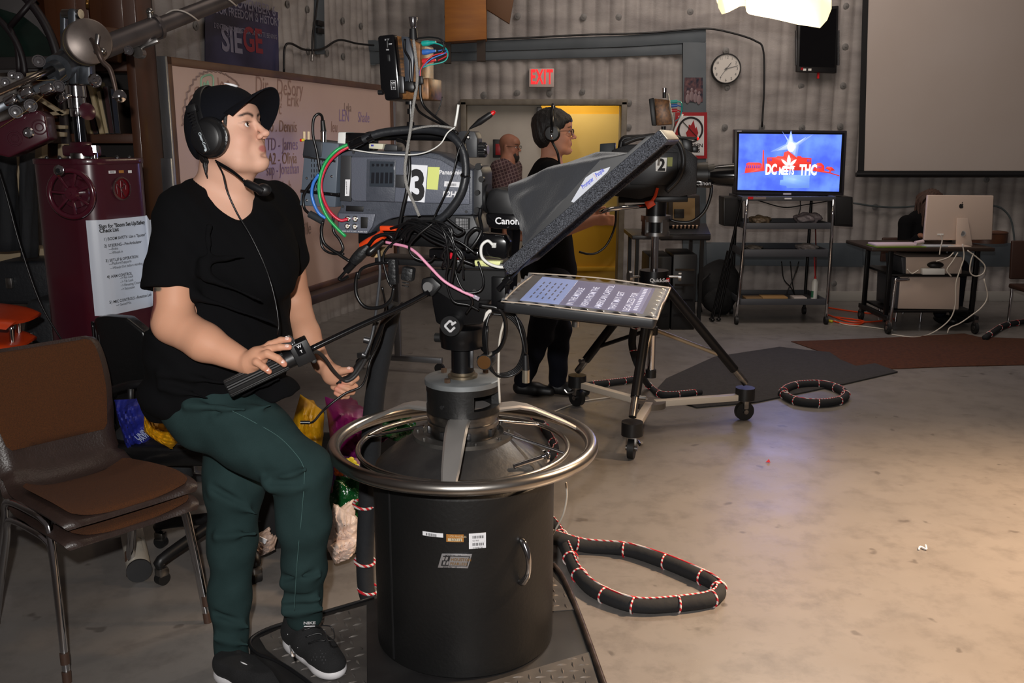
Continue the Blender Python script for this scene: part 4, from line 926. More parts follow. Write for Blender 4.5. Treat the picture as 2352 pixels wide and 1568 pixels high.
# mounting arm of screen, rod, power box
b=MB();rb(b,[(1128,635),(1160,637),(1160,722),(1128,716)],.02,.075,bev=.003);b.m=0;b.box(RG.at(.16,1.155,.0),(.05,.22,.02),bev=.003,ax=(RG.x,RG.n,RG.z));b.build('support_bracket',blackmetal,tp)
b=MB();b.cyl(RG.hit(1145,665,.09),RG.hit(1215,590,.09),.008,n=14);b.cyl(RG.hit(1160,650,.09),RG.hit(1172,638,.09),.012,n=14);b.build('support_rod',blackgloss,tp)
b=MB();rb(b,[(1096,545),(1100,535),(1155,542),(1166,556),(1160,596),(1098,586)],.045,.10,bev=.005);pb=b.build('power_box',blackgloss,tp)
b=MB();rb(b,[(1090,598),(1150,600),(1146,614),(1090,611)],.03,.06,bev=.001);b.m=0;b.build('yellow_tape',mat('tape_yellow',(226,230,160),.5),tp)
b=MB();p=RG.hit(1135,563,.103);b.box(p,(.012,.010,.014),bev=.002,ax=(RG.x,RG.n,RG.z));b.build('network_plug',mat('clear_plug',(200,200,196),.2),pb)
rw('white_cable',[(1133,563,.105),(1120,553,.11),(1106,565,.115),(1107,590,.115),(1125,606,.11),(1148,613,.10),(1168,612,.1)],.0042,whiteplast,'white network cable looping out of the power box behind the tilted glass')

# ================================================================ CAMERA CABLES
hose=mat('hose_black',(30,32,36),.45,bump=(60,.1))
rw('cable_hose',[(803,335,.09),(822,326,.09),(876,305,.08),(960,297,.07),(1010,301,.075),(1040,314,.085),(1063,345,.09),(1070,390,.095),(1064,430,.10),(1050,460,.10),(1025,492,.10),(1003,508,.10)],.0112,hose,'thick black cable hose arching over the top of the grey camera',n=16,k=8)
b=MB()
for (p0,p1) in (((806,334,.09),(834,321,.09)),((843,318,.085),(856,312,.083)),((1066,398,.095),(1071,410,.097))):
    b.cyl(RG.hit(*p0),RG.hit(*p1),.0122,n=18)
b.build('cable_tape_band',blackgloss,label='glossy tape bands wrapped on the thick black hose',cat='tape')
for nm,col,pts,r_ in (('red_cable',(196,36,60),[(806,334,.088),(776,352,.10),(752,378,.105),(738,415,.11),(741,450,.11),(757,485,.10),(780,505,.09),(799,503,.082)],.0046),
                         ('green_cable',(30,160,84),[(803,330,.09),(772,346,.11),(745,378,.12),(733,420,.125),(736,460,.125),(750,495,.12),(772,522,.11),(794,543,.10)],.0046),
                         ('blue_cable',(52,116,200),[(733,400,.118),(720,420,.12),(716,445,.12),(722,470,.12),(733,490,.115),(748,501,.11)],.0046)):
    rw(nm,pts,r_,mat(nm,col,.35),{'red_cable': 'red video cable curving from hose to the camera socket','green_cable': 'green video cable curving down past the camera back, end hanging free','blue_cable': 'blue video cable behind the green one at the camera back'}[nm])
cloth_b=mat('black_fabric_sleeve',(22,24,28),.85,bump=(30,.3))
K=cablem
rw('cable',[(741,280,.06),(739,266,.07),(730,262,.08),(720,275,.085),(719,310,.09),(728,350,.09),(735,395,.09)],.0040,K,'black lead looping up from the silver connector at camera back')
rw('cable',[(733,400,.09),(712,425,.09),(697,450,.09),(699,478,.09),(712,492,.10)],.0042,K,'black lead hanging in an arc left of the blue cable')
b=MB();b.cyl(RG.hit(711,491,.10),RG.hit(742,508,.10),.0105,n=18);b.build('ferrite_core',mat('ferrite',(46,50,54),.35),label='cylindrical ferrite bead on the black lead below the rear box',cat='cable bead')
rw('cable',[(742,508,.10),(738,530,.10),(746,560,.10),(780,585,.10),(803,600,.10)],.0045,K,'black cable running down right from the ferrite bead to the large plug')
rw('cable',[(742,510,.10),(737,545,.10),(742,570,.10),(762,582,.10),(790,583,.10)],.0035,K,'thin printed black cable below the ferrite bead')
rw('cable',[(765,495,.08),(766,530,.08),(780,550,.08),(788,570,.08),(782,580,.08),(770,578,.08)],.0040,K,'black cable loop hanging under the camera connector panel')
b=MB();A_,B2=RG.hit(805,608,.115),RG.hit(847,564,.115);d=(B2-A_).normalized();L_=(B2-A_).length
b.lathe([(.0075,0),(.014,.012),(.0165,.03),(.0165,L_*.7),(.012,L_*.85),(.008,L_)],A_,d,22);b.build('power_connector',mat('plug_black',(24,25,27),.5,bump=(90,.3)),label='large black inline power connector hanging behind the camera',cat='connector',sharp=60)
b=MB();A_,B2=RG.hit(795,622,.12),RG.hit(812,604,.12);b.cyl(A_,B2,.0115,n=18);b.tube([A_,RG.hit(784,634,.12),RG.hit(779,640,.12),RG.hit(786,643,.12),RG.hit(800,634,.12)],.0045,8,5);b.build('connector_cap',K,label='black rubber cap tethered to the inline connector',cat='connector cap',sharp=60)
b=MB();A_,B2=RG.hit(842,585,.125),RG.hit(882,552,.12);d=(B2-A_).normalized();L_=(B2-A_).length;b.lathe([(.006,0),(.011,.008),(.011,.02),(.0095,.022),(.0095,L_*.6),(.006,L_)],A_,d,18);b.build('power_connector',K,label='smaller black connector under the camera beside the orange clip',cat='connector',sharp=60)
rw('cable',[(847,562,.115),(862,545,.12),(885,538,.12),(900,545,.12),(905,555,.11)],.0055,K,'shiny black cable rising from the large inline connector')
b=MB();b.tube([RG.hit(*p) for p in ((834,566,.09),(850,556,.10),(866,548,.10),(880,538,.10))],.014,10,4);b.m=0;b.box(RG.hit(893,524,.085),(.05,.02,.014),bev=.004,ax=(RG.x,RG.n,RG.z));b.box(RG.hit(922,532,.085),(.016,.02,.016),bev=.002,ax=(RG.x,RG.n,RG.z));b.build('orange_clip',mat('orange_plastic',(226,70,24),.4),label='orange clamp among the cables under the camera',cat='clamp',sharp=50)
rw('pink_cable',[(886,556,.10),(905,560,.11),(935,567,.12),(958,582,.13),(985,610,.13),(1020,645,.13),(1060,668,.12),(1090,681,.115)],.0042,mat('pink_cable',(224,150,180),.4),'pink network cable crossing in front of the fluid head')
b=MB();p=RG.hit(1094,683,.115);b.box(p,(.018,.010,.010),bev=.001,rot=(0,math.radians(28),0));b.build('network_plug',mat('clear_plug2',(190,180,196),.1,alpha=.6),label='clear network plug on the end of the pink cable',cat='plug')
rw('steel_wire',[(950,92,.05),(957,150,.06),(958,190,.07),(950,240,.07),(943,296,.10),(936,340,.105),(930,390,.11),(935,430,.11),(950,465,.105),(963,496,.10)],.0042,mat('braided_wire',(176,174,170),.5,.2,bump=(500,.8)),'pale braided cable hanging from the small monitor across the number card')
rw('zip_tie',[(1053,240,.10),(1050,262,.10),(1045,290,.10)],.0035,whiteplast,'white cable tie standing up on the hose')
rw('white_wire',[(1045,292,.11),(1028,305,.11),(1012,330,.11),(985,347,.105),(950,355,.10),(900,354,.09),(850,350,.08),(800,342,.08)],.0018,whiteplast,'thin white wire sweeping across the camera top')
rw('white_wire',[(945,298,.09),(970,292,.09),(1000,289,.09),(1030,292,.095),(1045,296,.10)],.003,MATS['braided_wire'],'pale wire lying along the hose crest')
rw('cable',[(965,192,.06),(966,220,.06),(975,245,.06),(1000,268,.07),(1030,290,.08),(1050,305,.085)],.0042,K,'black cable from the monitor plugs down to the hose')
rw('cable',[(955,240,.03),(962,255,.04),(980,268,.05),(1010,283,.06),(1040,296,.07)],.0034,K,'thin black cable below the small monitor')
rw('cable',[(950,90,.035),(985,85,.035),(1012,90,.035),(1020,108,.035),(1010,125,.04),(985,135,.05)],.0026,K,'thin black lead arching over the coloured plugs')
rw('cable',[(930,90,.07),(930,115,.075),(942,140,.08),(942,180,.08),(936,200,.08)],.0035,K,'black lead on the back of the small monitor')
rw('cable',[(1080,294,.04),(1065,320,.10),(1052,350,.11),(1040,400,.115),(1020,450,.115),(1003,485,.11),(995,505,.11)],.0022,K,'thin black string hanging diagonally over the camera side')
rw('cable',[(912,321,.05),(930,328,.06),(938,350,.09),(940,390,.10),(934,440,.105),(925,480,.105),(918,520,.10),(922,545,.10)],.0052,K,'thick black lead hanging down the camera side past the number card')
rw('zip_tie',[(1016,222,.08),(1010,245,.08),(1000,266,.08)],.0016,black,'thin black cable tie sticking up left of the white one')
# tangle bundle under the camera
rnd=random.Random(5)
for i in range(12):
    u0,v0=965+rnd.uniform(-30,20),508+rnd.uniform(-6,10);pts=[(u0,v0,.10+rnd.uniform(0,.03))]
    ctr=[(1010+rnd.uniform(-25,25),515+rnd.uniform(-8,20)),(1015+rnd.uniform(-30,40),545+rnd.uniform(-10,20))][i % 2]
    pts=[(905+rnd.uniform(-10,30),530+rnd.uniform(-15,40),.10),(945+rnd.uniform(-10,10),512+rnd.uniform(-8,14),.12),(ctr[0],ctr[1],.13),(1030+rnd.uniform(-15,35),570+rnd.uniform(-20,20),.13),(1035+rnd.uniform(-30,60),610+rnd.uniform(-30,50),.12)]
    rw('tangled_cable',pts,.0028+.001*(i % 3),K,'one of the thin black cables tangled under the camera body',group='thin black cables tangled under the camera')
for i,pts in enumerate((
    [(1000,510,.13),(1022,540,.14),(1030,600,.13),(1025,640,.12),(1040,690,.11),(1075,700,.10),(1100,712,.09)],
    [(1010,515,.13),(1040,560,.135),(1045,620,.12),(1060,660,.12),(1085,690,.11),(1070,720,.09)],
    [(925,548,.12),(900,560,.12),(880,590,.12),(890,640,.12),(900,660,.12)],
    [(995,512,.13),(960,540,.14),(940,565,.135),(950,590,.13),(985,600,.12),(1000,585,.12)],
    [(1098,600,.10),(1110,640,.10),(1105,665,.10),(1080,672,.11),(1050,660,.11)],
    [(1025,500,.12),(1050,520,.12),(1066,530,.12),(1050,540,.12),(1030,522,.12)])):
    rw('tangled_cable',pts,.0034,K,'one of the loose black leads dangling in front of the fluid head',group='loose black leads dangling over the fluid head')
rw('cable',[(1104,478,.07),(1102,500,.08),(1106,530,.10),(1090,560,.11),(1073,575,.11),(1072,545,.11),(1090,525,.11),(1105,528,.10)],.005,K,'stiff black cable looped at the camera front below the lens mount')
for i,(u,v) in enumerate(((895,595),(932,608))):
    b=MB();A_=RG.hit(u+8,v+(5 if i else -2),.12);B2=RG.hit(u+10-i*6,v+58-i*22,.12);d=(B2-A_).normalized()
    b.bar(A_,B2,.024+.01*i,.03,up=RG.n,bev=.006)
    for k in range(6): b.bar(A_+d*(.006+k*.009)+RG.n*.013,A_+d*(.009+k*.009)+RG.n*.013,.02,.006,up=RG.n,bev=.001)
    b.build('mains_plug',MATS['plug_black'],label=('ribbed black mains plug hanging left of the fluid head','black angled mains plug tucked right of the ribbed one')[i],cat='plug')
rw('cable',[(822,625,.12),(817,650,.12),(820,680,.12),(840,705,.12),(875,705,.12),(898,688,.12),(905,660,.12)],.0055,K,'black mains cable hanging in a deep loop left of the fluid head')
rw('cable',[(823,640,.12),(830,618,.12),(860,606,.12),(895,602,.12)],.0045,K,'short black cable joining the hanging mains plugs')
rw('cable',[(868,565,.10),(873,620,.11),(868,680,.11),(860,740,.11),(852,780,.12),(838,815,.14)],.0042,plain('grey_lead',(58,60,64),.45),'grey control cable dropping from camera to the zoom grip')
# coiled control cable right of the column, with XLR
coil=[]
for i in range(4):
    for u,v,o_ in ((1125,720,.03),(1165,726,.02),(1192,755,.01),(1202,800,.0),(1188,842,.0),(1158,858,.01),(1128,850,.03),(1112,800,.05),(1112,755,.05)): coil.append((u+i*2.4,v+i*2.2*(1 if v > 780 else -1),o_+i*.004))
rw('coiled_cable',coil,.0040,K,'black cable coil hung right of the column',k=4)
rw('cable',[(1140,700,.03),(1180,720,.04),(1198,770,.05),(1207,815,.05)],.004,K,'black lead ending in the hanging microphone connector')
b=MB();b.cyl(RG.hit(1207,815,.05),RG.hit(1208,852,.05),.0085,.0105,n=18,m=0);b.m=1;b.cyl(RG.hit(1208,849,.05),RG.hit(1208,878,.05),.0108,n=20);b.build('xlr_connector',[black,mat('nickel',(196,186,166),.3,.9)],label='microphone connector with nickel barrel hanging by the column',cat='connector',sharp=60)
rw('cable',[(1100,700,.09),(1150,712,.08),(1162,760,.05),(1148,800,.03),(1125,812,.02),(1108,800,.0)],.0062,K,'thick black cable bending down behind the copper-faced knob')
rw('white_cable',[(1170,690,.03),(1160,730,.02),(1148,780,.02),(1145,850,.02),(1148,925,.02)],.0035,mat('cream_cable',(200,192,180),.5),'cream cable hanging behind the column')
wire('white_cable',[P(1300,1108,2.8),P(1302,1140,2.82),P(1294,1180,2.85),P(1278,1212,2.9),P(1262,1240,2.95)],.0032,MATS['cream_cable'],'cream cable hanging from the steering ring right of the drum')
# black fabric-sleeved cable trunk behind the pedestal, tied with red and white cord
trunk=[P(905,700,2.95),P(885,780,2.98),P(865,880,3.0),P(856,960,3.02),P(850,1060,3.04),P(842,1180,3.02),P(838,1290,2.98),P(845,1370,2.94),P(880,1420,2.92)]
tk=thing('sleeved_cable','fat black fabric-sleeved cable trunk running down behind the pedestal','cable',P(850,1370,2.95))
b=MB();b.tube(trunk,[.026,.03,.032,.034,.034,.030,.03,.028,.03],16,6);b.build('sleeve',cloth_b,tk,sharp=180)
rope=mat('red_white_cord',(206,190,186),.6)
def rope_mat():
    m=MATS['red_white_cord'];nt=m.node_tree;tc=nt.nodes.new('ShaderNodeTexCoord');w=nt.nodes.new('ShaderNodeTexWave');w.inputs['Scale'].default_value=26;w.inputs['Distortion'].default_value=2;w.bands_direction='DIAGONAL'
    r=nt.nodes.new('ShaderNodeValToRGB');r.color_ramp.interpolation='CONSTANT';r.color_ramp.elements[0].color=(*lin((190,26,40)),1);r.color_ramp.elements[1].position=.5;r.color_ramp.elements[1].color=(*lin((214,204,200)),1)
    nt.links.new(tc.outputs['Object'],w.inputs[0]);nt.links.new(w.outputs[0],r.inputs[0]);nt.links.new(r.outputs[0],nt.nodes['Principled BSDF'].inputs['Base Color'])
rope_mat()
for (u,v,Y_,a) in ((835,1158,3.02,.15),(838,1288,2.98,.12),(846,1352,2.95,.15),(848,1075,3.04,.1)):
    b=MB();b.torus(P(u,v,Y_),.034,.005,(a,-.1,1),28,8);b.build('cord_wrap',rope,tk)

# ================================================================ SDF BODIES (smooth blended limbs, one continuous surface)
class SDF:
    def __init__(s): s.p=[]
    def cone(s,a,b,ra,rb=None,k=.02,sub=False):
        rb=ra if rb is None else rb;a,b=np.array(a,float),np.array(b,float);m=max(ra,rb)
        s.p.append(('c',(a,b,ra,rb),k,sub,np.minimum(a,b)-m,np.maximum(a,b)+m));return s
    def chain(s,pts,rs,k=.02,sub=False):
        for i in range(len(pts)-1): s.cone(pts[i],pts[i+1],rs[i],rs[i+1],k,sub)
        return s
    def ell(s,c,r,R=None,k=.02,sub=False):
        c=np.array(c,float);r=np.array((r,r,r) if np.isscalar(r) else r,float);R=np.eye(3) if R is None else np.array(R,float)
        m=r.max();s.p.append(('e',(c,r,R),k,sub,c-m,c+m));return s
    def half(s,o,n,k=.004,lo=None,hi=None):
        if lo is not None: lo,hi=np.minimum(lo,hi),np.maximum(lo,hi)   # cut away the side the normal points to
        s.p.append(('h',(np.array(o,float),np.array(n,float)/np.linalg.norm(n)),k,True,np.array(lo if lo is not None else (-9,-9,-9),float),np.array(hi if hi is not None else (9,9,9),float)));return s
    def ev(s,X,lo=None,hi=None,pad=0.):
        d=np.full(len(X),9.,np.float32)
        for t,a,k,sub,l,h in s.p:
            if lo is not None and (np.any(l-k-pad > hi) or np.any(h+k+pad < lo)): continue
            if t == 'c':
                p,q,ra,rb=a;ab=q-p;L=max(ab@ab,1e-12);w=X-p;h_=np.clip((w@ab)/L,0,1);e=np.linalg.norm(w-h_[:,None]*ab,axis=1)-(ra+(rb-ra)*h_)
            elif t == 'e':
                c,r,R=a;w=(X-c)@R.T;k0=np.linalg.norm(w/r,axis=1);k1=np.linalg.norm(w/(r*r),axis=1);e=k0*(k0-1)/np.maximum(k1,1e-6)
            else:
                o,n=a;e=-((X-o)@n)
                if h[0] < 8: e=np.maximum(e,np.max(np.maximum(l-X,X-h),axis=1))
            if sub:
                e=-e if t != 'h' else -e
                h_=np.maximum(k-np.abs(d-e),0)/k;d=np.maximum(d,e)+h_*h_*k*.25
            else:
                h_=np.maximum(k-np.abs(d-e),0)/k;d=np.minimum(d,e)-h_*h_*k*.25
        return d
    def mesh(s,h,disp=None):
        lo=np.min([p[4] for p in s.p if not p[3]],axis=0)-.02;hi=np.max([p[5] for p in s.p if not p[3]],axis=0)+.02
        B=16;S=h*B;nb=np.ceil((hi-lo)/S).astype(int);I=np.stack(np.meshgrid(*[np.arange(n) for n in nb],indexing='ij'),-1).reshape(-1,3)
        cen=lo+(I+.5)*S;dc=s.ev(cen);act=I[np.abs(dc) < S*1.5+.01]
        g=np.stack(np.meshgrid(*[np.arange(B+1)]*3,indexing='ij'),-1).reshape(-1,3);N=(nb*B+2).astype(np.int64)
        gid=lambda ijk: (ijk[...,0]*N[1]+ijk[...,1])*N[2]+ijk[...,2]
        VK,VP,QF=[],[],[]
        for blk in act:
            o=lo+blk*S;X=o+g*h;d=s.ev(X,o,o+S,.035)
            if disp is not None: d=d+disp(X)
            D=d.reshape(B+1,B+1,B+1);
            if D.min() > 0 or D.max() < 0: continue
            s8=[D[i:B+i,j:B+j,k:B+k] for i in (0,1) for j in (0,1) for k in (0,1)]
            neg=sum((q < 0).astype(int) for q in s8);c=np.argwhere((neg > 0) & (neg < 8))
            if not len(c): continue
            acc=np.zeros((len(c),3));cnt=np.zeros(len(c))
            for ax in range(3):
                for a in (0,1):
                    for b_ in (0,1):
                        off=np.zeros(3,int);oth=[x for x in range(3) if x != ax];off[oth[0]] =a;off[oth[1]] =b_;p=c+off;e_=np.zeros(3,int);e_[ax] =1;q=p+e_
                        d0=D[tuple(p.T)];d1=D[tuple(q.T)];m=(d0 < 0) != (d1 < 0);t=np.where(m,d0/np.where(m,d0-d1,1),0)
                        pos=p.astype(float);pos[:,ax] += t;acc[m] += pos[m];cnt[m] += 1
            VK.append(gid(c+blk*B));VP.append(o+(acc/np.maximum(cnt,1)[:,None])*h)
            for ax in range(3):
                sl0=[slice(0,B)]*3;sl1=[slice(0,B)]*3;sl1[ax] =slice(1,B+1);a0,a1=D[tuple(sl0)],D[tuple(sl1)];m=(a0 < 0) != (a1 < 0);e=np.argwhere(m)
                if not len(e): continue
                fl=(a0 < 0)[tuple(e.T)];e=e+blk*B;u,v=[(1,2),(2,0),(0,1)][ax];eu=np.zeros(3,int);eu[u] =1;ev_=np.zeros(3,int);ev_[v] =1
                q=np.stack([gid(e-eu-ev_),gid(e-ev_),gid(e),gid(e-eu)],1);q[~fl] =q[~fl][:,::-1];QF.append(q)
        K=np.concatenate(VK);Pn=np.concatenate(VP);Q=np.concatenate(QF);o=np.argsort(K);K=K[o];Pn=Pn[o];ix=np.clip(np.searchsorted(K,Q),0,len(K)-1);ok=(K[ix] == Q).all(1)
        return Pn.astype(float),ix[ok]
    def build(s,name,m,h,parent=None,color=None,disp=None,**kw):
        Pn,F=s.mesh(h,disp);me=bpy.data.meshes.new(name)
        M=wm(parent) if parent is not None else Matrix.Identity(4);Mi=np.array(M.inverted());L=Pn@Mi[:3,:3].T+Mi[:3,3]
        me.vertices.add(len(L));me.vertices.foreach_set('co',L.astype(np.float32).ravel());me.loops.add(len(F)*4);me.loops.foreach_set('vertex_index',F.astype(np.int32).ravel())
        me.polygons.add(len(F));me.polygons.foreach_set('loop_start',np.arange(0,len(F)*4,4,dtype=np.int32));me.polygons.foreach_set('use_smooth',[True]*len(F))
        me.update(calc_edges=True);me.validate();me.materials.append(m)
        if color is not None:
            c=color(Pn);ca=me.color_attributes.new('tint','FLOAT_COLOR','POINT');ca.data.foreach_set('color',np.concatenate([c,np.ones((len(c),1))],1).astype(np.float32).ravel())
        o=bpy.data.objects.new(name,me);COL.objects.link(o)
        if parent is not None: o.parent=parent
        WM[o.name] =M;return tag(o,**kw)
def skin_mat(name,rough=.56):
    m=mat(name,(200,160,140),rough,bump=(700,.06));nt=m.node_tree;a=nt.nodes.new('ShaderNodeAttribute');a.attribute_name='tint';b=nt.nodes['Principled BSDF']
    nt.links.new(a.outputs['Color'],b.inputs['Base Color']);b.inputs['Specular IOR Level'].default_value=.32;b.inputs['Subsurface Weight'].default_value=.12;b.inputs['Subsurface Radius'].default_value=(.012,.005,.003);b.inputs['Subsurface Scale'].default_value=.6
    return m
def nA(v): return np.array(tuple(v),float)
class Head:
    """local frame: x forward (face), y to the person's left, z up; origin behind the eyes' midpoint"""
    def __init__(s,yaw,pitch,roll=0.,scale=1.):
        s.R=(Matrix.Rotation(yaw,3,'Z') @ Matrix.Rotation(-pitch,3,'Y') @ Matrix.Rotation(roll,3,'X'));s.o=V((0,0,0));s.k=scale
    def w(s,x,y,z): return s.o + s.R @ (V((x,y,z))*s.k)
    def ax(s): return tuple(s.R.col[i].normalized() for i in range(3))
    def Rn(s): return np.array([list(s.R.col[i]) for i in range(3)])
    def loc(s,X): return (X-nA(s.o))@np.array(s.R)/s.k
def head_prims(S,H,full=1.0,nose=1.0,beard=False):
    W=lambda *a: nA(H.w(*a));R=H.Rn();k=H.k
    def E(c,r,kk=.02,sub=False): S.ell(W(*c),np.array(r)*k,R,kk*k,sub)
    def Cn(a,b,ra,rb,kk=.02,sub=False): S.cone(W(*a),W(*b),ra*k,rb*k,kk*k,sub)
    E((-.012,0,.035),(.092,.075,.083),.02)
    E((.028,0,-.032),(.056,.058*full,.072),.045)
    for y in (-1,1):
        Cn((-.008,y*.052*full,-.045),(.035,y*.040*full,-.085),.022,.020,.035);Cn((.035,y*.040*full,-.085),(.066,y*.010,-.102),.020,.017,.025)
        E((.046,y*.038*full,-.036),(.030,.024,.028),.022)
        E((-.012,y*.076,-.012),(.018,.008,.030),.006)
    E((.079,0,-.098),(.017,.019,.016),.02)
    Cn((.071,-.030,.026),(.071,.030,.026),.013,.013,.018);E((.060,0,.050),(.030,.055,.035),.03)
    Cn((.084,0,.014),(.108,0,-.025),.0065,.0095,.010);E((.1115,0,-.028),(.0110*nose,.0100,.0092),.006)
    for y in (-1,1):
        E((.099,y*.0125,-.0325),(.0095,.0065,.0075),.005)
    for y in (-1,1):
        E((.094,y*.031,.004),(.014,.018,.010),.012,True)
        E((.0705,y*.031,.0035),(.0148,.0160,.0140),.005)
        Cn((.0830,y*.019,.0105),(.0805,y*.042,.0095),.0030,.0024,.004)
        E((.0870,y*.031,.0030),(.011,.0145,.0060),.0016,True)
        E((.106,y*.0065,-.0400),(.0050,.0033,.0045),.002,True)
    E((.078,0,-.062),(.016,.026,.019),.02)
    Cn((.0890,0,-.0595),(.0790,.021,-.0640),.0045,.0030,.006);Cn((.0890,0,-.0595),(.0790,-.021,-.0640),.0045,.0030,.006)
    Cn((.0870,0,-.0705),(.0780,.019,-.0665),.0055,.0032,.006);Cn((.0870,0,-.0705),(.0780,-.019,-.0665),.0055,.0032,.006)
    Cn((.0950,0,-.0652),(.0830,.024,-.0655),.0010,.0008,.003,True);Cn((.0950,0,-.0652),(.0830,-.024,-.0655),.0010,.0008,.003,True)
    E((.094,0,-.0835),(.010,.018,.005),.008,True)
def face_color(H,base,lip,X,hairc=None,browc=(30,22,20)):
    L=H.loc(X);c=np.tile(np.array(lin(base)),(len(X),1))
    def blob(cx,cy,cz,rx,ry,rz,col,soft=.35,amt=1.):
        q=np.sqrt(((L[:,0]-cx)/rx)**2+((L[:,1]-cy)/ry)**2+((L[:,2]-cz)/rz)**2);w=np.clip((1+soft-q)/(2*soft),0,1)*amt;return (w,np.array(lin(col)))
    it=[blob(.094,0,-.0655,.014,.0205,.0098,lip,.2,.95),blob(.103,0,-.030,.02,.018,.014,(206,140,122),.6,.35)]
    for y in (-1,1):
        it += [blob(.056,y*.042,-.035,.03,.022,.025,(206,138,122),.7,.28),blob(.084,y*.031,-.002,.02,.02,.013,(160,110,96),.5,.45),
               blob(.106,y*.0065,-.0405,.006,.0040,.004,(60,26,24),.3,.9)]
        for t_ in np.linspace(0,1,7): it.append(blob(.084-.010*t_,y*(.014+.034*t_),.0245+.006*math.sin(t_*2.6),.02,.0058,.0048-.0014*t_,browc,.4,.95))
        it.append(blob(.082,y*.032,.0096,.02,.017,.0020,(30,20,20),.5,.85))
    for w,col in it: c=c*(1-w[:,None])+col*w[:,None]
    return c
def add_eyes(parent,H,iris=(52,30,20),look=(0,0)):
    for y in (-1,1):
        b=MB();c=H.w(.0700,y*.031,.003);X_,Y_,Z_=H.ax();d=(X_+Y_*look[0]+Z_*look[1]).normalized();r=.0138*H.k
        b.ell(c,r,nu=28,nv=20,m=0);xx,yy,_=basis(d)
        for rr,hh,m_ in ((.0064,.0004,1),(.0028,.0007,2)):
            n=24;R_=rr*H.k;z=math.sqrt(max(r*r-R_*R_,0))
            rings=[c+d*(math.sqrt(max(r*r-(R_*q)**2,0))+hh*.6) for q in (1,)]
            vs=[c+d*(r+hh)]+[c+d*(math.sqrt(r*r-R_*R_)+hh)+(xx*math.cos(2*PI*i/n)+yy*math.sin(2*PI*i/n))*R_ for i in range(n)]
            b.add(vs,[(0,1+i,1+(i+1) % n) for i in range(n)],m_)
        b.build('eye',[mat('eye_white',(226,222,220),.12),mat('iris_%d' % iris[0],iris,.1),mat('pupil',(6,5,6),.05)],parent,sharp=180)

# ---------------------------------------------------------------- the operator in the foreground
op=thing('person','person in black cap, black t-shirt and green trousers operating the large camera','person',(P(600,1500,2.6).x,2.58,0))
H=Head(math.radians(-14),math.radians(13),math.radians(0),1.0)
H.o=P(570,286,2.585)-H.R @ V((.084,-.032,.002))
f_=V((math.cos(math.radians(-44)),math.sin(math.radians(-44)),0));r_=V((f_.y,-f_.x,0))      # torso facing, person's right
TR=np.array([list(f_),list(-r_),[0,0,1]])
shR,shL=P(408,498,2.59),P(640,478,2.86)
elR,wrR=P(398,742,2.50),P(573,836,2.425)
elL,wrL=P(676,690,2.93),P(740,836,2.80)
neck0=P(512,450,2.72)
B_=SDF();head_prims(B_,H,full=1.10)
B_.cone(nA(H.w(-.030,0,-.045)),nA(P(498,470,2.71)),.058,.062,.03);B_.cone(nA(H.w(.03,0,-.075)),nA(P(530,460,2.68)),.036,.050,.03)
B_.chain([nA(shR+V((.03,.02,.01))),nA(P(500,468,2.72)),nA(shL+V((-.03,-.01,.01)))],[.058,.066,.058],.05)
cz=P(520,600,2.72)
B_.ell(nA(cz),(.125,.18,.22),TR,.06);B_.ell(nA(P(535,560,2.70)),(.13,.15,.13),TR,.05);B_.ell(nA(P(515,800,2.70)),(.14,.18,.17),TR,.06)
B_.chain([nA(shR),nA(elR)],[.062,.052],.03);B_.chain([nA(elR),nA(P(470,786,2.46)),nA(wrR)],[.056,.050,.029],.02)
B_.chain([nA(shL),nA(elL)],[.058,.048],.03);B_.chain([nA(elL),nA(P(704,766,2.86)),nA(wrL)],[.048,.040,.026],.02)
# right hand resting on the grip
pR=[P(590,822,2.405),P(606,812,2.41)]
B_.ell(nA(P(588,824,2.412)),(.030,.022,.024),None,.014);B_.cone(nA(wrR),nA(P(596,815,2.410)),.027,.019,.014);B_.cone(nA(P(573,833,2.410)),nA(P(584,833,2.400)),.022,.015,.012)
B_.cone(nA(P(590,812,2.418)),nA(P(614,800,2.435)),.019,.012,.012)
for pts,rs in (([(600,806,2.428),(620,791,2.436),(645,781,2.436),(664,780,2.432)],[.0115,.0100,.0090,.0078]),
                ([(598,812,2.412),(618,801,2.412),(642,797,2.408),(664,797,2.408)],[.0120,.0105,.0095,.0082]),
                ([(592,820,2.400),(614,812,2.392),(638,823,2.388),(653,836,2.396)],[.0120,.0110,.0098,.0085]),
                ([(580,830,2.396),(589,831,2.384),(606,843,2.376),(618,853,2.384)],[.0110,.0100,.0090,.0078]),
                ([(585,836,2.440),(606,842,2.462),(630,836,2.475)],[.0150,.0125,.0100])):
    B_.chain([nA(P(*p)) for p in pts],rs,.0035)
# left hand curled round the small handle
B_.cone(nA(wrL),nA(P(762,856,2.775)),.026,.028,.014);B_.ell(nA(P(768,866,2.775)),(.034,.024,.026),None,.014);B_.cone(nA(P(756,850,2.77)),nA(P(776,851,2.755)),.022,.016,.01)
for pts,rs in (([(760,850,2.765),(784,852,2.745),(806,849,2.738)],[.0150,.0115,.0092]),
                ([(776,866,2.785),(804,860,2.785),(818,868,2.765),(806,878,2.745),(790,877,2.742)],[.0115,.0105,.0100,.0092,.0082]),
                ([(774,876,2.780),(802,876,2.785),(815,888,2.765),(800,893,2.742),(780,886,2.742)],[.0115,.0105,.0100,.0092,.0082]),
                ([(770,884,2.778),(796,890,2.785),(809,900,2.765),(794,903,2.745),(773,893,2.742)],[.0110,.0100,.0095,.0088,.0080]),
                ([(766,888,2.778),(786,899,2.782),(797,910,2.765),(785,911,2.748),(771,902,2.745)],[.0100,.0092,.0085,.0080,.0072])):
    B_.chain([nA(P(*p)) for p in pts],rs,.003)
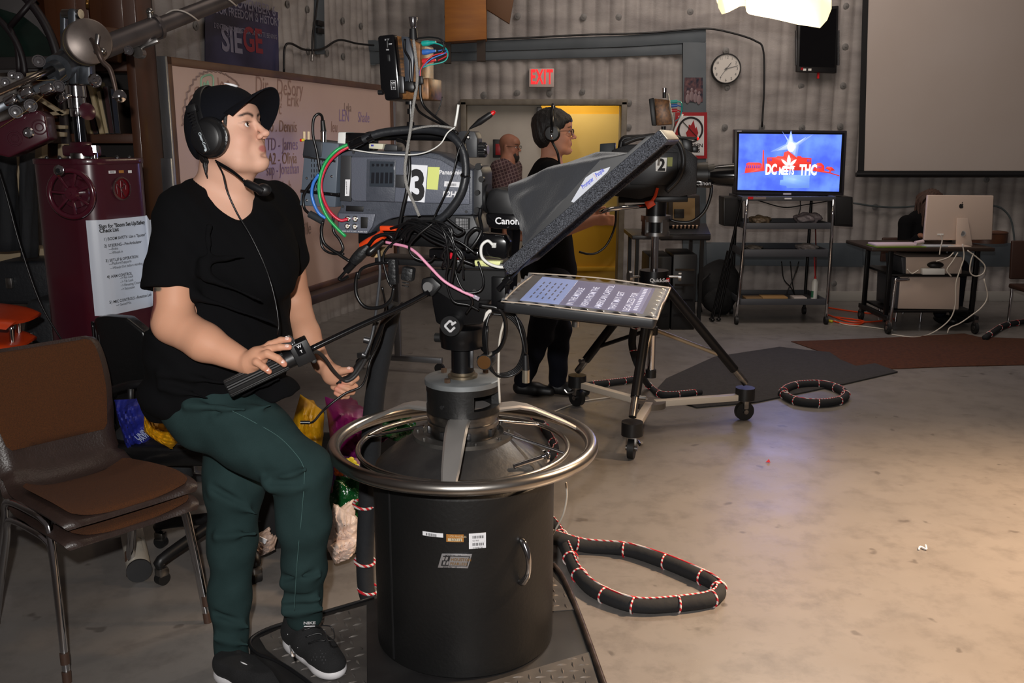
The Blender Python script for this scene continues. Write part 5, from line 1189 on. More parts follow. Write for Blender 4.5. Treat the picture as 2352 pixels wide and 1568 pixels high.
hipR,knR,anR=P(478,945,2.62),P(690,1090,2.50),P(690,1415,2.545)
hipL,knL,anL=P(545,960,2.76),P(535,1215,2.68),P(533,1490,2.62)
B_.chain([nA(hipR),nA(knR),nA(anR)],[.085,.055,.034],.03);B_.chain([nA(hipL),nA(knL),nA(anL)],[.08,.052,.034],.03)
B_.cone(nA(hipR),nA(hipL),.10,.10,.05)
def op_col(X):
    c=face_color(H,(214,168,145),(178,106,100),X,browc=(34,26,24));L=H.loc(X)
    arm=(X[:,2] < P(400,560,2.6).z)
    base=np.array(lin((200,148,120)));c[arm] =base
    # rose tattoo on the upper arm
    for (u,v,ru,rv,col) in ((350,690,7,26,(120,52,56)),(345,715,7,20,(104,46,50)),(358,664,10,6,(52,76,70)),(349,668,6,5,(60,60,60)),(342,745,4,16,(110,60,66))):
        p=nA(P(u,v,2.47));q=np.sqrt(((X[:,0]-p[0])/(ru*.00118))**2+((X[:,2]-p[2])/(rv*.00118))**2+((X[:,1]-p[1])/.09)**2);w=np.clip((1.25-q)/.4,0,1)*.8;c=c*(1-w[:,None])+np.array(lin(col))*w[:,None]
    # nails and warmer fingertips
    for tip in ((664,780,2.425),(664,797,2.40),(654,836,2.388),(618,853,2.376),(806,848,2.73),(788,876,2.735),(778,885,2.735),(771,892,2.735),(770,901,2.74)):
        p=nA(P(*tip));q=np.linalg.norm(X-p,axis=1);w=np.clip((.019-q)/.012,0,1)*.35;c=c*(1-w[:,None])+np.array(lin((214,128,112)))*w[:,None]
    return c
body_o=B_.build('body',skin_mat('skin_operator'),.0032,op,op_col)
b=MB()
for tip,dr in (((659,777,2.4265),(1,.1)),((659,794,2.3995),(1,0)),((649,830,2.3855),(.8,-.6)),((614,848,2.3745),(.85,-.55)),((801,845,2.7290),(1,.1))):
    p=P(*tip);x=V((dr[0],0,dr[1])).normalized();n_=(V((0,-.8,.6)) if dr[1] < .2 else V((0,-1,.2)));n_=(n_-x*n_.dot(x)).normalized();b.ell(p,(.0062,.0050,.0016),ax=(x,n_.cross(x),n_))
b.build('fingernails',mat('nail',(226,186,172),.25),op,sharp=180)
add_eyes(op,H,look=(.0,.05))
# hair under the cap
hr=SDF();HR=H.Rn()
hr.ell(nA(H.w(-.026,0,.0)),(.076,.080,.078),HR,.01);hr.ell(nA(H.w(-.050,0,-.055)),(.044,.055,.040),HR,.02)
hr.cone(nA(H.w(.046,-.064,.046)),nA(H.w(.030,-.0715,-.018)),.007,.003,.008);hr.cone(nA(H.w(.040,.069,.020)),nA(H.w(.030,.071,-.022)),.012,.004,.008)
hr.half(nA(H.w(.056,0,-.01)),nA(H.ax()[0]),.004)
for i in range(9):
    y=-.045+i*.011;hr.cone(nA(H.w(-.066,y,-.075)),nA(H.w(-.070-.006*(i % 3),y*1.1,-.104-.006*(i % 2))),.008,.002,.006)
hair_m=mat('black_hair',(20,17,17),.5,bump=(260,.5),stretch=(1,1,.12))
hr.build('hair',hair_m,.003,op)
# cap
capm=mat('cap_cloth',(12,13,19),.9,spec=.15,bump=(500,.15))
cp=SDF();cp.ell(nA(H.w(-.012,0,.034)),(.100,.086,.090),HR,.02);cp.ell(nA(H.w(.014,0,.046)),(.088,.079,.070),HR,.03);cp.ell(nA(H.w(-.056,0,-.008)),(.058,.079,.074),HR,.02)
nrm=H.R @ V((.60,0,-1.0));cp.half(nA(H.w(.070,0,.046)),nA(nrm),.004)
cap=cp.build('cap',capm,.003,op)
b=MB()
def visor(u,v):
    a=(u*2-1)*math.radians(74);ca,sa=math.cos(a),math.sin(a);x0,y0=.082+.010*ca-.055*(1-ca),.080*sa;L_=.078*(max(ca,0)**.75)*v
    z0=.056-.036*(1-ca) + .038*v*ca-.016*v*v - .020*(sa*sa)*v - y0*.26*(.35+.65*v)
    return H.w(x0+L_,y0*(1+.10*v),z0)
b.grid(visor,40,12,thick=.0035);b.build('cap_visor',capm,cap,sharp=60)
b=MB();b.ell(H.w(-.018,0,.125),.006);b.build('cap_button',capm,cap)
b=MB();sw=[H.w(.058,-.012,.112),H.w(.070,-.002,.1035),H.w(.066,.012,.108),H.w(.062,.004,.110)];b.tube([H.w(.040,-.022,.124),H.w(.056,-.016,.1165),H.w(.064,-.004,.111),H.w(.058,.012,.114)],[.001,.0035,.003,.0008],8,5);b.build('cap_emblem',inkwhite,cap,sharp=180)
# t-shirt
T=SDF()
T.ell(nA(cz),(.150,.208,.25),TR,.06);T.ell(nA(P(540,570,2.69)),(.150,.175,.14),TR,.05);T.ell(nA(P(505,795,2.69)),(.168,.222,.20),TR,.07);T.ell(nA(P(490,888,2.70)),(.165,.225,.10),TR,.04)
T.ell(nA(P(600,620,2.66)),(.10,.10,.10),TR,.06)
T.chain([nA(shR+V((.01,.01,.008))),nA(P(500,470,2.72)),nA(shL+V((-.01,0,.008)))],[.074,.072,.074],.05)
T.cone(nA(shR+V((.02,.0,-.02))),nA(P(394,655,2.535)),.080,.080,.025);T.cone(nA(shL+V((-.01,0,-.02))),nA(P(656,590,2.885)),.075,.072,.025)
T.ell(nA(P(642,915,2.62)),(.06,.07,.07),TR,.05)     # front hem hanging over the lap
T.ell(nA(P(400,930,2.69)),(.09,.09,.07),TR,.05)
for a_,b2,r0,r1 in (((468,600,2.50),(560,588,2.47),.010,.004),((462,630,2.50),(600,690,2.47),.010,.003),((450,680,2.50),(640,745,2.50),.009,.003),((370,860,2.50),(520,880,2.48),.012,.004),((372,890,2.50),(480,915,2.48),.010,.003),((560,905,2.50),(640,870,2.52),.010,.004),((480,520,2.50),(470,640,2.48),.010,.004)):
    p0,p1=nA(P(*a_)),nA(P(*b2));
    T.cone(p0,p1,r0,r1,.03)
    T.cone(p0+np.array((0,-.012,-.022)),p1+np.array((0,-.012,-.016)),r0*.7,r1,.02,True)
# neckline, sleeve openings and hem
T.cone(nA(H.w(-.03,0,-.045)),nA(P(503,462,2.70)),.060,.072,.006,True)
T.cone(nA(P(530,455,2.64)),nA(P(574,488,2.54)),.064,.016,.010,True);T.cone(nA(P(566,468,2.58)),nA(P(578,500,2.50)),.030,.005,.008,True)
da=(V(elR)-V(shR)).normalized();T.half(nA(P(391,664,2.53)),nA(da+V((.0,0,-.10))),.004,lo=nA(P(391,664,2.53))-.13,hi=nA(P(391,664,2.53))+np.array((.065,.10,.06)))
def shirt_disp(X): return .0022*np.sin(X[:,0]*41+X[:,2]*23)*np.sin(X[:,2]*37-X[:,1]*19)+.0012*np.sin(X[:,0]*90+X[:,2]*64+X[:,1]*70)
T.half(nA(P(500,962,2.5)),(.22,0,-1),.01)
shm=mat('black_jersey',(11,11,13),.95,spec=.12,bump=(800,.25))
T.build('t_shirt',shm,.0042,op,disp=shirt_disp)
# trousers
trm=mat('green_twill',(38,57,57),.9,spec=.2,noise=(14,.5,(31,49,49)),bump=(900,.3))
Tr=SDF()
Tr.cone(nA(hipR),nA(hipL),.108,.105,.06);Tr.ell(nA(P(495,905,2.68)),(.14,.175,.09),TR,.05)
Tr.chain([nA(hipR),nA(P(580,1000,2.56)),nA(P(692,1082,2.50))],[.105,.100,.082],.05);Tr.chain([nA(P(690,1085,2.50)),nA(P(698,1200,2.50)),nA(P(698,1300,2.515)),nA(P(698,1412,2.54))],[.084,.072,.060,.053],.03)
Tr.chain([nA(hipL),nA(P(538,1110,2.71)),nA(P(533,1250,2.68)),nA(P(528,1370,2.65)),nA(P(533,1520,2.62))],[.110,.086,.068,.058,.050],.04)
for (a_,b2,r0,q) in (((612,1105,2.44),(700,1078,2.40),.012,0),((625,1120,2.43),(690,1118,2.41),.010,0),((655,1385,2.48),(735,1375,2.48),.012,0),((655,1405,2.48),(738,1398,2.48),.010,0),((652,1340,2.48),(735,1322,2.46),.008,0),
                        ((490,1130,2.63),(590,1180,2.63),.010,0),((500,1230,2.61),(585,1225,2.61),.010,0),((500,1420,2.60),(568,1440,2.60),.010,0),((498,1465,2.58),(568,1480,2.58),.010,0),((500,960,2.50),(620,930,2.50),.010,0),((430,930,2.50),(560,940,2.47),.010,0)):
    p0,p1=nA(P(*a_)),nA(P(*b2));Tr.cone(p0,p1,r0,r0*.4,.03);Tr.cone(p0+np.array((0,-.01,.022)),p1+np.array((0,-.01,.016)),r0*.6,r0*.3,.018,True)
Tr.half(nA(P(690,1432,2.54)),(0,0,-1),.004,lo=nA(P(628,1500,2.54))-np.array((0,.15,.1)),hi=nA(P(760,1425,2.54))+np.array((.05,.12,.01)))
Tr.half(nA(P(530,1516,2.62)),(0,0,-1),.004,lo=nA(P(500,1560,2.62))-.12,hi=nA(P(560,1508,2.62))+np.array((.06,.12,.0)))
tro=Tr.build('trousers',trm,.0042,op,disp=lambda X: .0020*np.sin(X[:,2]*52+X[:,0]*33)*np.sin(X[:,0]*47-X[:,2]*21+X[:,1]*30))
def surf(u,v,mesh_sdf,lo=2.2,hi=3.2):
    """first hit of the camera ray with an SDF"""
    d=ray(u,v);n_=d.length;ys=np.linspace(lo,hi,400);X=np.array([nA(CAMP+d*(y/d.y)) for y in ys]);e=mesh_sdf.ev(X);i=np.argmax(e < 0);return V(X[i])
seam=mat('seam_thread',(64,94,92),.8)
b=MB();b.tube([surf(u,v,Tr)+V((0,-.006,0)) for u,v in ((535,942),(580,965),(640,1000),(680,1040),(698,1070),(700,1100),(694,1180),(686,1260),(680,1340),(678,1400))],.0009,5,6);b.build('side_seam',seam,tro,sharp=180)
b=MB();q=surf(507,884,Tr,2.2,3)+V((0,-.006,0));b.box(q,(.022,.003,.020),rot=(0,.5,0),m=0);text(b,'8',q+V((-.004,-.002,-.007)),(1,0,.3),(-.3,0,1),.02,1,bold=.05);b.build('pocket_label',[stk,ink],tro)
# shoes
knit=mat('shoe_knit',(20,20,22),.8,bump=(600,.5));foam=mat('shoe_foam',(206,204,206),.5)
def shoe(heel,toe,z0,ank,ztop=.185):
    d=V((toe.x-heel.x,toe.y-heel.y,0));L_=d.length;d.normalize();s=V((-d.y,d.x,0))
    RR_=np.array([list(d),list(s),[0,0,1]]);at=lambda x,y,z: nA(V((heel.x,heel.y,z0))+d*x+s*y+V((0,0,z)))
    st=thing_part=None
    S=SDF();S.chain([at(.045,0,.055),at(.12,0,.058),at(.19,.004,.045),at(.245,.004,.036)],[.040,.043,.040,.030],.03);S.ell(at(.23,.004,.034),(.045,.042,.026),RR_,.02);S.cone(at(.055,0,.07),at(.060,0,.13),.040,.038,.03)
    S.cone(at(.125,0,.085),at(.105,0,.150 if ztop > .1 else .06),.024,.022,.015)   # tongue
    S.half(at(0,0,.018),(0,0,-1),.003);S.half(nA(V((heel.x,heel.y,z0+ztop))),(0,0,1),.004);so=S.build('shoe',knit,.0035,op)
    F=SDF();F.ell(at(.055,0,.020),(.058,.041,.034),RR_,.01);F.ell(at(.13,.002,.018),(.085,.040,.030),RR_,.02);F.ell(at(.215,.004,.018),(.068,.049,.030),RR_,.02)
    F.half(at(0,0,.002),(0,0,-1),.003);F.half(at(.1,0,.036),nA(V((0,0,1))),.006);F.build('shoe_sole',foam,.0035,so)
    return so,S,at,d,s
shN,SN,atN,dN,sN=shoe(G(664,1475,.098),G(772,1558,.098),.098,anR)
fl=V((0,0,0))
shF,SF,atF,dF,sF=shoe(G(500,1552,0),G(575,1580,0),.0,anL,.082)
b=MB();p=surf(712,1424,SN)+V((0,-.016,.0));text(b,'NIKE',p+V((-.016,0,-.004)),(1,0,.03),(0,-.45,.9),.019,0,bold=.03,shear=.2,sx=.85);b.bar(p+V((-.014,-.001,-.010)),p+V((.018,-.001,-.009)),.001,.002);b.build('tongue_lettering',inkwhite,shN)
b=MB();b.tube([surf(u,v,SN)+V((0,-.0015,.0)) for u,v in ((661,1455),(666,1482),(672,1505),(677,1498),(684,1486))],[.0008,.0018,.0030,.0022,.0006],8,5);b.build('swoosh',inkwhite,shN,sharp=180)
b=MB()
for (u,v) in ((735,1440),(742,1455),(749,1470)):
    q=surf(u-14,v,SN)+V((0,-.004,.003));b.tube([surf(u-40,v+8,SN)+V((0,-.003,.002)),q,surf(u,v+2,SN)+V((0,-.003,.002))],.0022,6,4)
q=surf(738,1436,SN)+V((0,-.006,.004));b.tube([q,q+V((.03,-.01,.0)),q+V((.036,-.012,-.03)),q+V((.02,-.012,-.035)),q+V((.012,-.01,-.01))],.0016,6,6);b.build('shoelaces',black,shN,sharp=180)
b=MB()
for i in range(5):
    for j in range(5): q=surf(712+i*8+(j % 2)*4,1494+j*7,SN);b.ell(q+V((0,-.0005,0)),.0011,nu=8,nv=5)
b.build('perforations',mat('perforation',(110,110,116),.6),shN,sharp=180)
b=MB();p=surf(540,1522,SF)+V((0,-.003,0));b.tube([surf(u,v,SF)+V((0,-.001,0)) for u,v in ((552,1519),(560,1523),(568,1526))],[.001,.003,.001],8,4);b.build('swoosh',inkwhite,shF,sharp=180)

# headset worn over the cap
hs=thing('headset','black studio headset with microphone boom worn over the cap','headset',H.w(0,-.09,0))
X_,Y_,Z_=H.ax();cc_=H.w(.002,-.084,-.014)
yn=-Y_
b=MB();b.lathe([(.040,-.004),(.050,0),(.054,.010),(.053,.018),(.046,.022)],cc_,yn,48);b.build('ear_cushion',mat('leatherette',(16,16,18),.35,bump=(70,.2)),hs)
b=MB();b.lathe([(.048,.018),(.050,.024),(.045,.032),(.046,.034),(.040,.040),(.041,.042),(.034,.046),(.0,.047)],cc_,yn,48);ec=b.build('ear_cup',black,hs)
c2_=H.w(.002,.084,-.014);b=MB();b.lathe([(.040,-.004),(.052,0),(.054,.014),(.046,.026),(.03,.036),(0,.038)],c2_,Y_,40);b.build('ear_cup',black,hs)
def hb(a,rx=.118,ry=.104):  # headband arc in the plane through both cups, a from -1 (near) to 1 (far)
    t_=a*PI/2;back=-.025;return H.w(-.006+back*math.cos(t_),ry*math.sin(t_),.026+.107*math.cos(t_)-.02*abs(a))
b=MB();pts=[hb(a) for a in np.linspace(-1,1,17)];rings=[]
for i,p in enumerate(pts):
    t_=(pts[min(i+1,16)]-pts[max(i-1,0)]).normalized();sd=X_;n_=t_.cross(sd).normalized();w_=.013 if 3 < i < 13 else .011;th=.004 if 3 < i < 13 else .0025
    rings.append([p+sd*w_*math.cos(q)*1.0+n_*th*math.sin(q) for q in np.linspace(0,2*PI,16,endpoint=False)])
b.loft(rings);b.build('headband',black,hs,sharp=60)
b=MB();b.bar(hb(-.98)+yn*.008,H.w(-.010,-.130,-.004),.022,.006,up=yn,bev=.002);b.bar(H.w(-.018,-.114,.058),H.w(-.010,-.128,.004),.019,.010,up=yn,bev=.003);b.m=0;b.box(H.w(-.022,-.108,.068),(.030,.016,.020),bev=.004,ax=(X_,Y_,Z_));yo=b.build('yoke',black,hs)
b=MB()
for i in range(7): b.bar(H.w(-.024+.001*i,-.1335,.050-i*.008),H.w(-.006+.001*i,-.1345,.050-i*.008),.0015,.003,up=yn)
b.build('yoke_pleats',rubber,yo)
b=MB();pl0,pl1=H.w(-.009,-.132,.010),H.w(.000,-.132,-.046);ld=(pl1-pl0).normalized();b.bar(pl0-ld*.012,pl1+ld*.006,.024,.004,up=yn,bev=.0015);b.build('logo_plate',black,hs)
b=MB();up_=yn.cross(ld);up_=up_ if up_.dot(X_) > 0 else -up_;text(b,'Clear-Com',H.w(-.0065,-.1352,.000),ld,yn.cross(ld),.0105,0,bold=.03);b.ell(H.w(.0005,-.135,-.047),(.0036,.0012,.0036),ax=(X_,Y_,Z_));b.build('logo_lettering',mat('logo_silver',(190,200,206),.4),hs)
m0,m1=P(497,372,2.525),P(566,420,2.50);m2=P(606,440,2.485)
b=MB()
for o_ in (-.0042,0,.0042): b.tube([m0+V((-o_*.6,0,o_)),(m0+m1)/2+V((-o_*.6+.004,0,o_+.002)),m1+V((-o_*.6,0,o_))],.0024,8,4)
b.build('boom_arm',blackgloss,hs,sharp=180)
b=MB();d=(m2-m1).normalized();b.lathe([(.006,-.006),(.010,0),(.011,.02),(.011,.04),(.008,.055)],m1,d,20);b.ell(m2+V((-.004,.012,.004)),(.021,.016,.017),nu=20);b.build('microphone',black,hs,sharp=60)
b=MB();b.tube([P(499,374,2.515),P(512,400,2.50),P(522,440,2.49),P(545,490,2.485),P(575,540,2.475),P(604,600,2.465),P(622,650,2.45),P(634,700,2.445),P(640,745,2.44),P(638,775,2.45),P(648,830,2.55)],.0024,8,7);b.build('cord',K,hs,sharp=180)
b=MB();b.tube([P(660,900,2.62),P(668,925,2.60)],.003,6,1)
# focus handle in the left hand and its cables
wire('cable',[P(712,812,2.47),P(728,808,2.50),P(745,822,2.56),P(765,850,2.66),P(785,870,2.72),P(800,874,2.73),P(820,858,2.74),P(842,820,2.74),P(852,785,2.72),P(866,740,2.66)],.0055,plain('grey_brown_cable',(46,44,44),.5),'grey cable looping from zoom control through the left hand')
wire('cable',[P(878,660,2.66),P(885,710,2.70),P(872,780,2.76),P(850,830,2.76),P(842,862,2.74),P(828,888,2.72),P(790,905,2.71),P(745,940,2.68),P(722,966,2.62),P(708,972,2.60)],.0036,K,'black cable swinging below the left hand towards the thigh')
b=MB();b.cyl(P(712,970,2.605),P(690,970,2.60),.0055,n=14);b.build('cable_jack',K,label='black jack at the end of the cable resting by the thigh',cat='connector',sharp=60)
fh=thing('focus_handle','small black focus handle gripped in the left hand','camera handle',P(800,870,2.77))
b=MB();b.tube([P(774,878,2.765),P(806,866,2.762),P(826,838,2.765),P(850,812,2.76)],[.011,.012,.013,.010],14,5);b.build('grip',rubber,fh,sharp=180)
b=MB();b.cyl(P(850,812,2.76),P(880,740,2.72),.008,n=14);b.cyl(P(880,740,2.72),P(925,700,2.64),.008,n=14);b.m=1
for (u,v) in ((836,779),(832,814)): b.cyl(P(u,v,2.74),P(u+14,v+3,2.74),.011,n=14)
b.build('control_arm',[blackmetal,darksteel],fh,sharp=60)

# ================================================================ LEFT SIDE OF THE STUDIO
# two stacked brown chairs in the foreground
vinyl=mat('brown_shell',(58,44,40),.38,noise=(30,.4,(50,38,34)),bump=(160,.15));fab=mat('brown_wool',(94,50,14),.95,bump=(500,.7),noise=(300,.9,(70,38,12)))
cfr=V((-1.03,2.90,0));cfl=V((-1.34,2.54,0));cx_=(cfr-cfl).normalized();cb_=V((-cx_.y,cx_.x,0));CW=(cfr-cfl).length   # cb_ points to the chair's back
if cb_.x > 0: cb_=-cb_
CO=(cfr+cfl)/2
def ch(a,d,z): return CO+cx_*a+cb_*d+V((0,0,z))     # a: across, d: towards the back, z: up
def oval(w,t_,p,x,u,n=24,e=.5):
    out=[]
    for i in range(n):
        q=2*PI*i/n;cs,sn=math.cos(q),math.sin(q);out.append(p+x*(math.copysign(abs(cs)**e,cs)*w)+u*(math.copysign(abs(sn)**e,sn)*t_))
    return out
def make_brown_chair(zoff,label,full=True):
    t=thing('stacking_chair',label,'chair',CO+V((0,0,zoff)),0,'brown stacking chairs in the foreground')
    Z=lambda a,d,z: ch(a,d,z+zoff)
    # shell: seat curving up into the back, swept sections
    prof=[(-.035,.424,.205,0),(-.02,.442,.222,0),(.06,.450,.228,0),(.20,.442,.222,0),(.33,.432,.212,0),(.40,.448,.205,.5),(.445,.50,.200,1.0),(.47,.58,.205,1.25),(.495,.68,.222,1.3),(.52,.78,.222,1.3),(.535,.85,.205,1.3),(.540,.868,.17,1.3)]
    if not full: prof=prof[:7]
    rings=[];N=len(prof);pp=smoothpts([V((d,z,w)) for d,z,w,_ in prof],5)
    up=[]
    for i,q in enumerate(pp):
        tg=(pp[min(i+1,len(pp)-1)]-pp[max(i-1,0)]);tg=V((tg.x,tg.y)).normalized();nz=V((-tg.y,tg.x));up.append(nz)
        R_=[]
        for k in range(21):
            s=-1+2*k/20;cup=.035*abs(s)**3*(1 if i < len(pp)*.5 else .5);roll=-.028*max(0,(abs(s)-.86)/.14)
            R_.append(Z(q.z*s,q.x+nz.x*(cup+roll),q.y+nz.y*(cup+roll)))
        for k in range(20,-1,-1):
            s=-1+2*k/20;cup=.035*abs(s)**3*(1 if i < len(pp)*.5 else .5);roll=-.028*max(0,(abs(s)-.86)/.14)
            R_.append(Z(q.z*s*.99,q.x+nz.x*(cup+roll-.007),q.y+nz.y*(cup+roll-.007)))
        rings.append(R_)
    b=MB();b.loft(rings);b.build('shell',vinyl,t,sharp=60)
    def pad(i0,i1,name,inset=.032,taper=True):
        b=MB();R2=[];n=i1-i0
        for i in range(i0,i1+1):
            q=pp[i];nz=up[i];f=(i-i0)/n;e_=(1-abs(2*f-1)**7)**.35 if 0 < f < 1 else .0;w_=(q.z-inset)*(.90+.10*e_);th=.009*e_+.0012
            row=[]
            for k in range(25):
                s=-1+2*k/24;cup=.035*abs(s)**3*(1 if i < len(pp)*.5 else .5);h_=th*(1-abs(s)**10)+.0005
                row.append(Z(w_*s,q.x+nz.x*(cup*.9+h_),q.y+nz.y*(cup*.9+h_)))
            for k in range(24,-1,-1):
                s=-1+2*k/24;cup=.035*abs(s)**3*(1 if i < len(pp)*.5 else .5);row.append(Z(w_*s*.995,q.x+nz.x*cup*.9,q.y+nz.y*cup*.9))
            R2.append(row)
        b.loft(R2);b.build(name,fab,t,sharp=70)
    pad(4,21,'seat_pad')
    if full: pad(33,51,'back_pad')
    chr_=chrome
    w=.237
    for s in (1,-1):
        rb_=MB();rb_.tube([Z(s*w,-.0,-zoff if False else .0),Z(s*(w-.012),.03,.22),Z(s*(w-.022),.062,.395),Z(s*(w-.02),.09,.428),Z(s*(w-.015),.16,.437),Z(s*(w-.015),.30,.430),Z(s*(w-.018),.37,.405),Z(s*(w-.02),.40,.34),Z(s*(w-.008),.47,.16),Z(s*(w),.53,.0)],.0115,12,5)
        rb_.build('leg_frame',chr_,t,sharp=180)
        for (d,z0) in ((0,0),(.53,0)):
            g=MB();g.cyl(Z(s*w,d+.0005,z0),Z(s*(w-.001),d+(.003 if d == 0 else -.006),z0+.035),.0135,n=14);g.build('leg_glide',mat('glide_brown',(70,50,40),.5),t)
    b=MB();b.tube([Z(-(w-.022),.085,.418),Z(0,.085,.405),Z(w-.022,.085,.418)],.008,8,3);b.build('cross_bar',chr_,t,sharp=180)
    return t
c1=make_brown_chair(0.0,'lower brown stacking chair, only its seat edge shows under the top one',True)
c2=make_brown_chair(.062,'upper brown stacking chair with padded wool back in the foreground')
# orange stacking chairs at the left edge
orm=mat('orange_shell',(196,62,14),.4,noise=(9,.4,(176,52,10)))
OY=3.35
for i,v in enumerate((712,768,818)):
    c=P(-40,v,OY+.25)
    lab=('top orange chair seat of the stack at the left edge','middle orange chair seat of the stack at the left edge','lowest orange chair seat showing in the stack at the left edge')[i]
    t=thing('orange_chair',lab,'chair',V((c.x,c.y,0)),0,'orange stacking chairs at the left edge')
    u_e=(64,54,42)[i];tip=P(u_e,v+14,OY+.1);b=MB()
    def seat(u,w_,tip=tip):
        x=tip.x-.46*(1-u);y=tip.y+.22-.44*w_;d_=(2*w_-1);e=u**4;yy=tip.y+.02+(y-tip.y-.02)*(1-.45*e)
        return V((x-.03*abs(d_)**4,yy,tip.z+.012*abs(d_)**2+.03*(1-u)**2-.022*(abs(d_)**8)-.02*u**8))
    b.grid(seat,24,16,thick=.012);b.build('seat',orm,t,sharp=60)
    b=MB();b.tube([tip+V((-.05,-.03,-.02)),tip+V((-.055,-.03,-.10)),tip+V((-.06,-.03,-.16))],.009,10,3);b.build('leg',chrome,t,sharp=180)
    b=MB();b.tube([tip+V((-.09,.1,-.02)),tip+V((-.095,.1,-.10)),tip+V((-.1,.1,-.16))],.009,10,3);b.build('leg',chrome,t,sharp=180)
t=thing('orange_chair','bottom chair of the orange stack whose legs carry the others','chair',P(-40,860,OY+.25).xy.to_3d(),0,'orange stacking chairs at the left edge');tip=P(38,880,OY+.1)
b=MB();b.grid(lambda u,w_: V((tip.x-.46*(1-u),tip.y+.22-.44*w_,tip.z+.012*abs(2*w_-1)**2-.02*u**8)),16,12,thick=.012);b.build('seat',orm,t,sharp=60)
for dx,dy in ((-.04,-.15),(-.42,-.15),(-.04,.2),(-.42,.2)):
    b=MB();b.cyl(tip+V((dx,dy,-.01)),V((tip.x+dx*1.02,tip.y+dy*1.1,0)),.01,n=10);b.build('leg',chrome,t)

# black office chair behind the operator
oc=thing('office_chair','black vinyl office chair behind the operator, hung with bags','office chair',P(330,1330,3.35).xy.to_3d())
vb=mat('black_vinyl',(15,15,16),.28,bump=(40,.1));OCY=3.30
Q=Plane((0,OCY,0),(1,-.15,0));b=MB();b.pprism([(214,742),(216,730),(240,726),(290,730),(330,762),(342,800),(345,985),(270,1010),(250,985)],Q,-.03,.03,.03,bev=.014,seg=3);b.build('backrest',vb,oc)
b=MB()
for dx in (0,6,12): b.tube([Q.hit(212+dx,738+dx*.4,.02),Q.hit(219+dx,800,.03),Q.hit(235+dx,900,.035),Q.hit(256+dx,985,.03)],.006,8,5)
b.build('back_frame',blackgloss,oc,sharp=180)
b=MB();b.prism([(-.04,-.26),(.40,-.26),(.46,-.05),(.42,.22),(-.04,.24)],Plane(P(300,1010,OCY)+V((0,.1,0)),(1,0,0),(0,1,0)),-.05,.03,bev=.02,seg=3);b.build('seat',vb,oc)
b=MB();b.tube([Q.hit(258,905,.12),Q.hit(262,895,.16),Q.hit(300,884,.2),Q.hit(345,880,.2)],.016,10,4);b.m=0;b.tube([Q.hit(300,886,.2),Q.hit(300,960,.18)],.012,8,2);b.build('armrest',black,oc,sharp=180)
hub=P(508,1130,3.42);b=MB();b.cyl(V((hub.x,hub.y,.10)),V((hub.x,hub.y,hub.z+.1)),.025,n=18);b.m=1;b.cyl(V((hub.x,hub.y,.22)),V((hub.x,hub.y,.30)),.035,n=18);b.build('gas_column',[chrome,black],oc)
for k in range(5):
    a=-2.15+k*2*PI/5;e=V((hub.x+.29*math.cos(a),hub.y+.29*math.sin(a),.085));b=MB();b.tube([V((hub.x,hub.y,.16)),V((hub.x+.15*math.cos(a),hub.y+.15*math.sin(a),.13)),e+V((0,0,.01)),e+V((0,0,-.015))],[.024,.022,.020,.017],10,3);b.build('base_arm',black,oc,sharp=180)
    b=MB();s_=V((-math.sin(a),math.cos(a),0));b.m=0;b.cyl(e+V((0,0,-.06))-s_*.014,e+V((0,0,-.06))+s_*.014,.025,n=22);b.m=1;b.box(e+V((0,0,-.035)),(.04,.034,.034),rot=(0,0,a),bev=.006);b.build('caster',[rubber,steel],oc)
# boxes and dark cases behind
def soft(name,c,r,m,label,cat,seed=0,amp=.25,fr=5.,parent=None,**k):
    b=MB();rnd=random.Random(seed);ph=[rnd.uniform(0,6) for _ in range(6)];c=V(c);vs=[];nu,nv=40,24
    def f(u,v):
        a,t_=u*2*PI,v*PI;d=V((math.sin(t_)*math.cos(a),math.sin(t_)*math.sin(a),math.cos(t_)));q=1+amp*(.5*math.sin(d.x*fr+ph[0]+d.z*3)+.5*math.sin(d.y*fr*1.3+ph[1]+d.x*4)+.35*abs(math.sin(d.z*fr*1.7+ph[2]+d.y*5))+.2*abs(math.sin(d.x*fr*2.6+d.z*7+ph[3])))
        return c+V((d.x*r[0],d.y*r[1],max(d.z*r[2],-r[2]*.85)))*q if False else c+V((d.x*r[0]*q,d.y*r[1]*q,d.z*r[2]*q))
    b.grid(f,nu,nv);return b.build(name,m,parent,label=label,cat=cat,sharp=60 if amp > .15 else 180,**k)
yb=mat('yellow_bag',(204,150,10),.5,noise=(6,.6,(180,126,6)),bump=(20,.6));bb=mat('blue_bag',(26,34,120),.5,bump=(18,.8));mg=mat('magenta_bag',(120,14,76),.45,bump=(14,.6),noise=(5,.8,(84,10,80)))
def sheet(name,px,Y,m,label,cat,depth=.06,amp=.02,seed=0,n=20,parent=None):
    """a crumpled bag: pixel outline quad (tl,tr,br,bl) at depth Y, given thickness and folds"""
    tl,tr,br,bl=[P(u,v,Y) for u,v in px];rnd=random.Random(seed);ph=[rnd.uniform(0,6) for _ in range(5)]
    def f(side):
        def g(u,v):
            p=tl*(1-u)*(1-v)+tr*u*(1-v)+br*u*v+bl*(1-u)*v;e=(1-(2*u-1)**4)*(1-(2*v-1)**6)
            w=amp*(math.sin(u*9+v*5+ph[0])+.7*abs(math.sin(u*17-v*11+ph[1]))*1.4+.5*math.sin(v*21+u*6+ph[2]));return p+V((w*.4*e,side*(depth*e+w*e),w*.5*e))
        return g
    b=MB();b.grid(f(-1),n,n);b.grid(f(1),n,n);return b.build(name,m,parent,label=label,cat=cat,sharp=50)
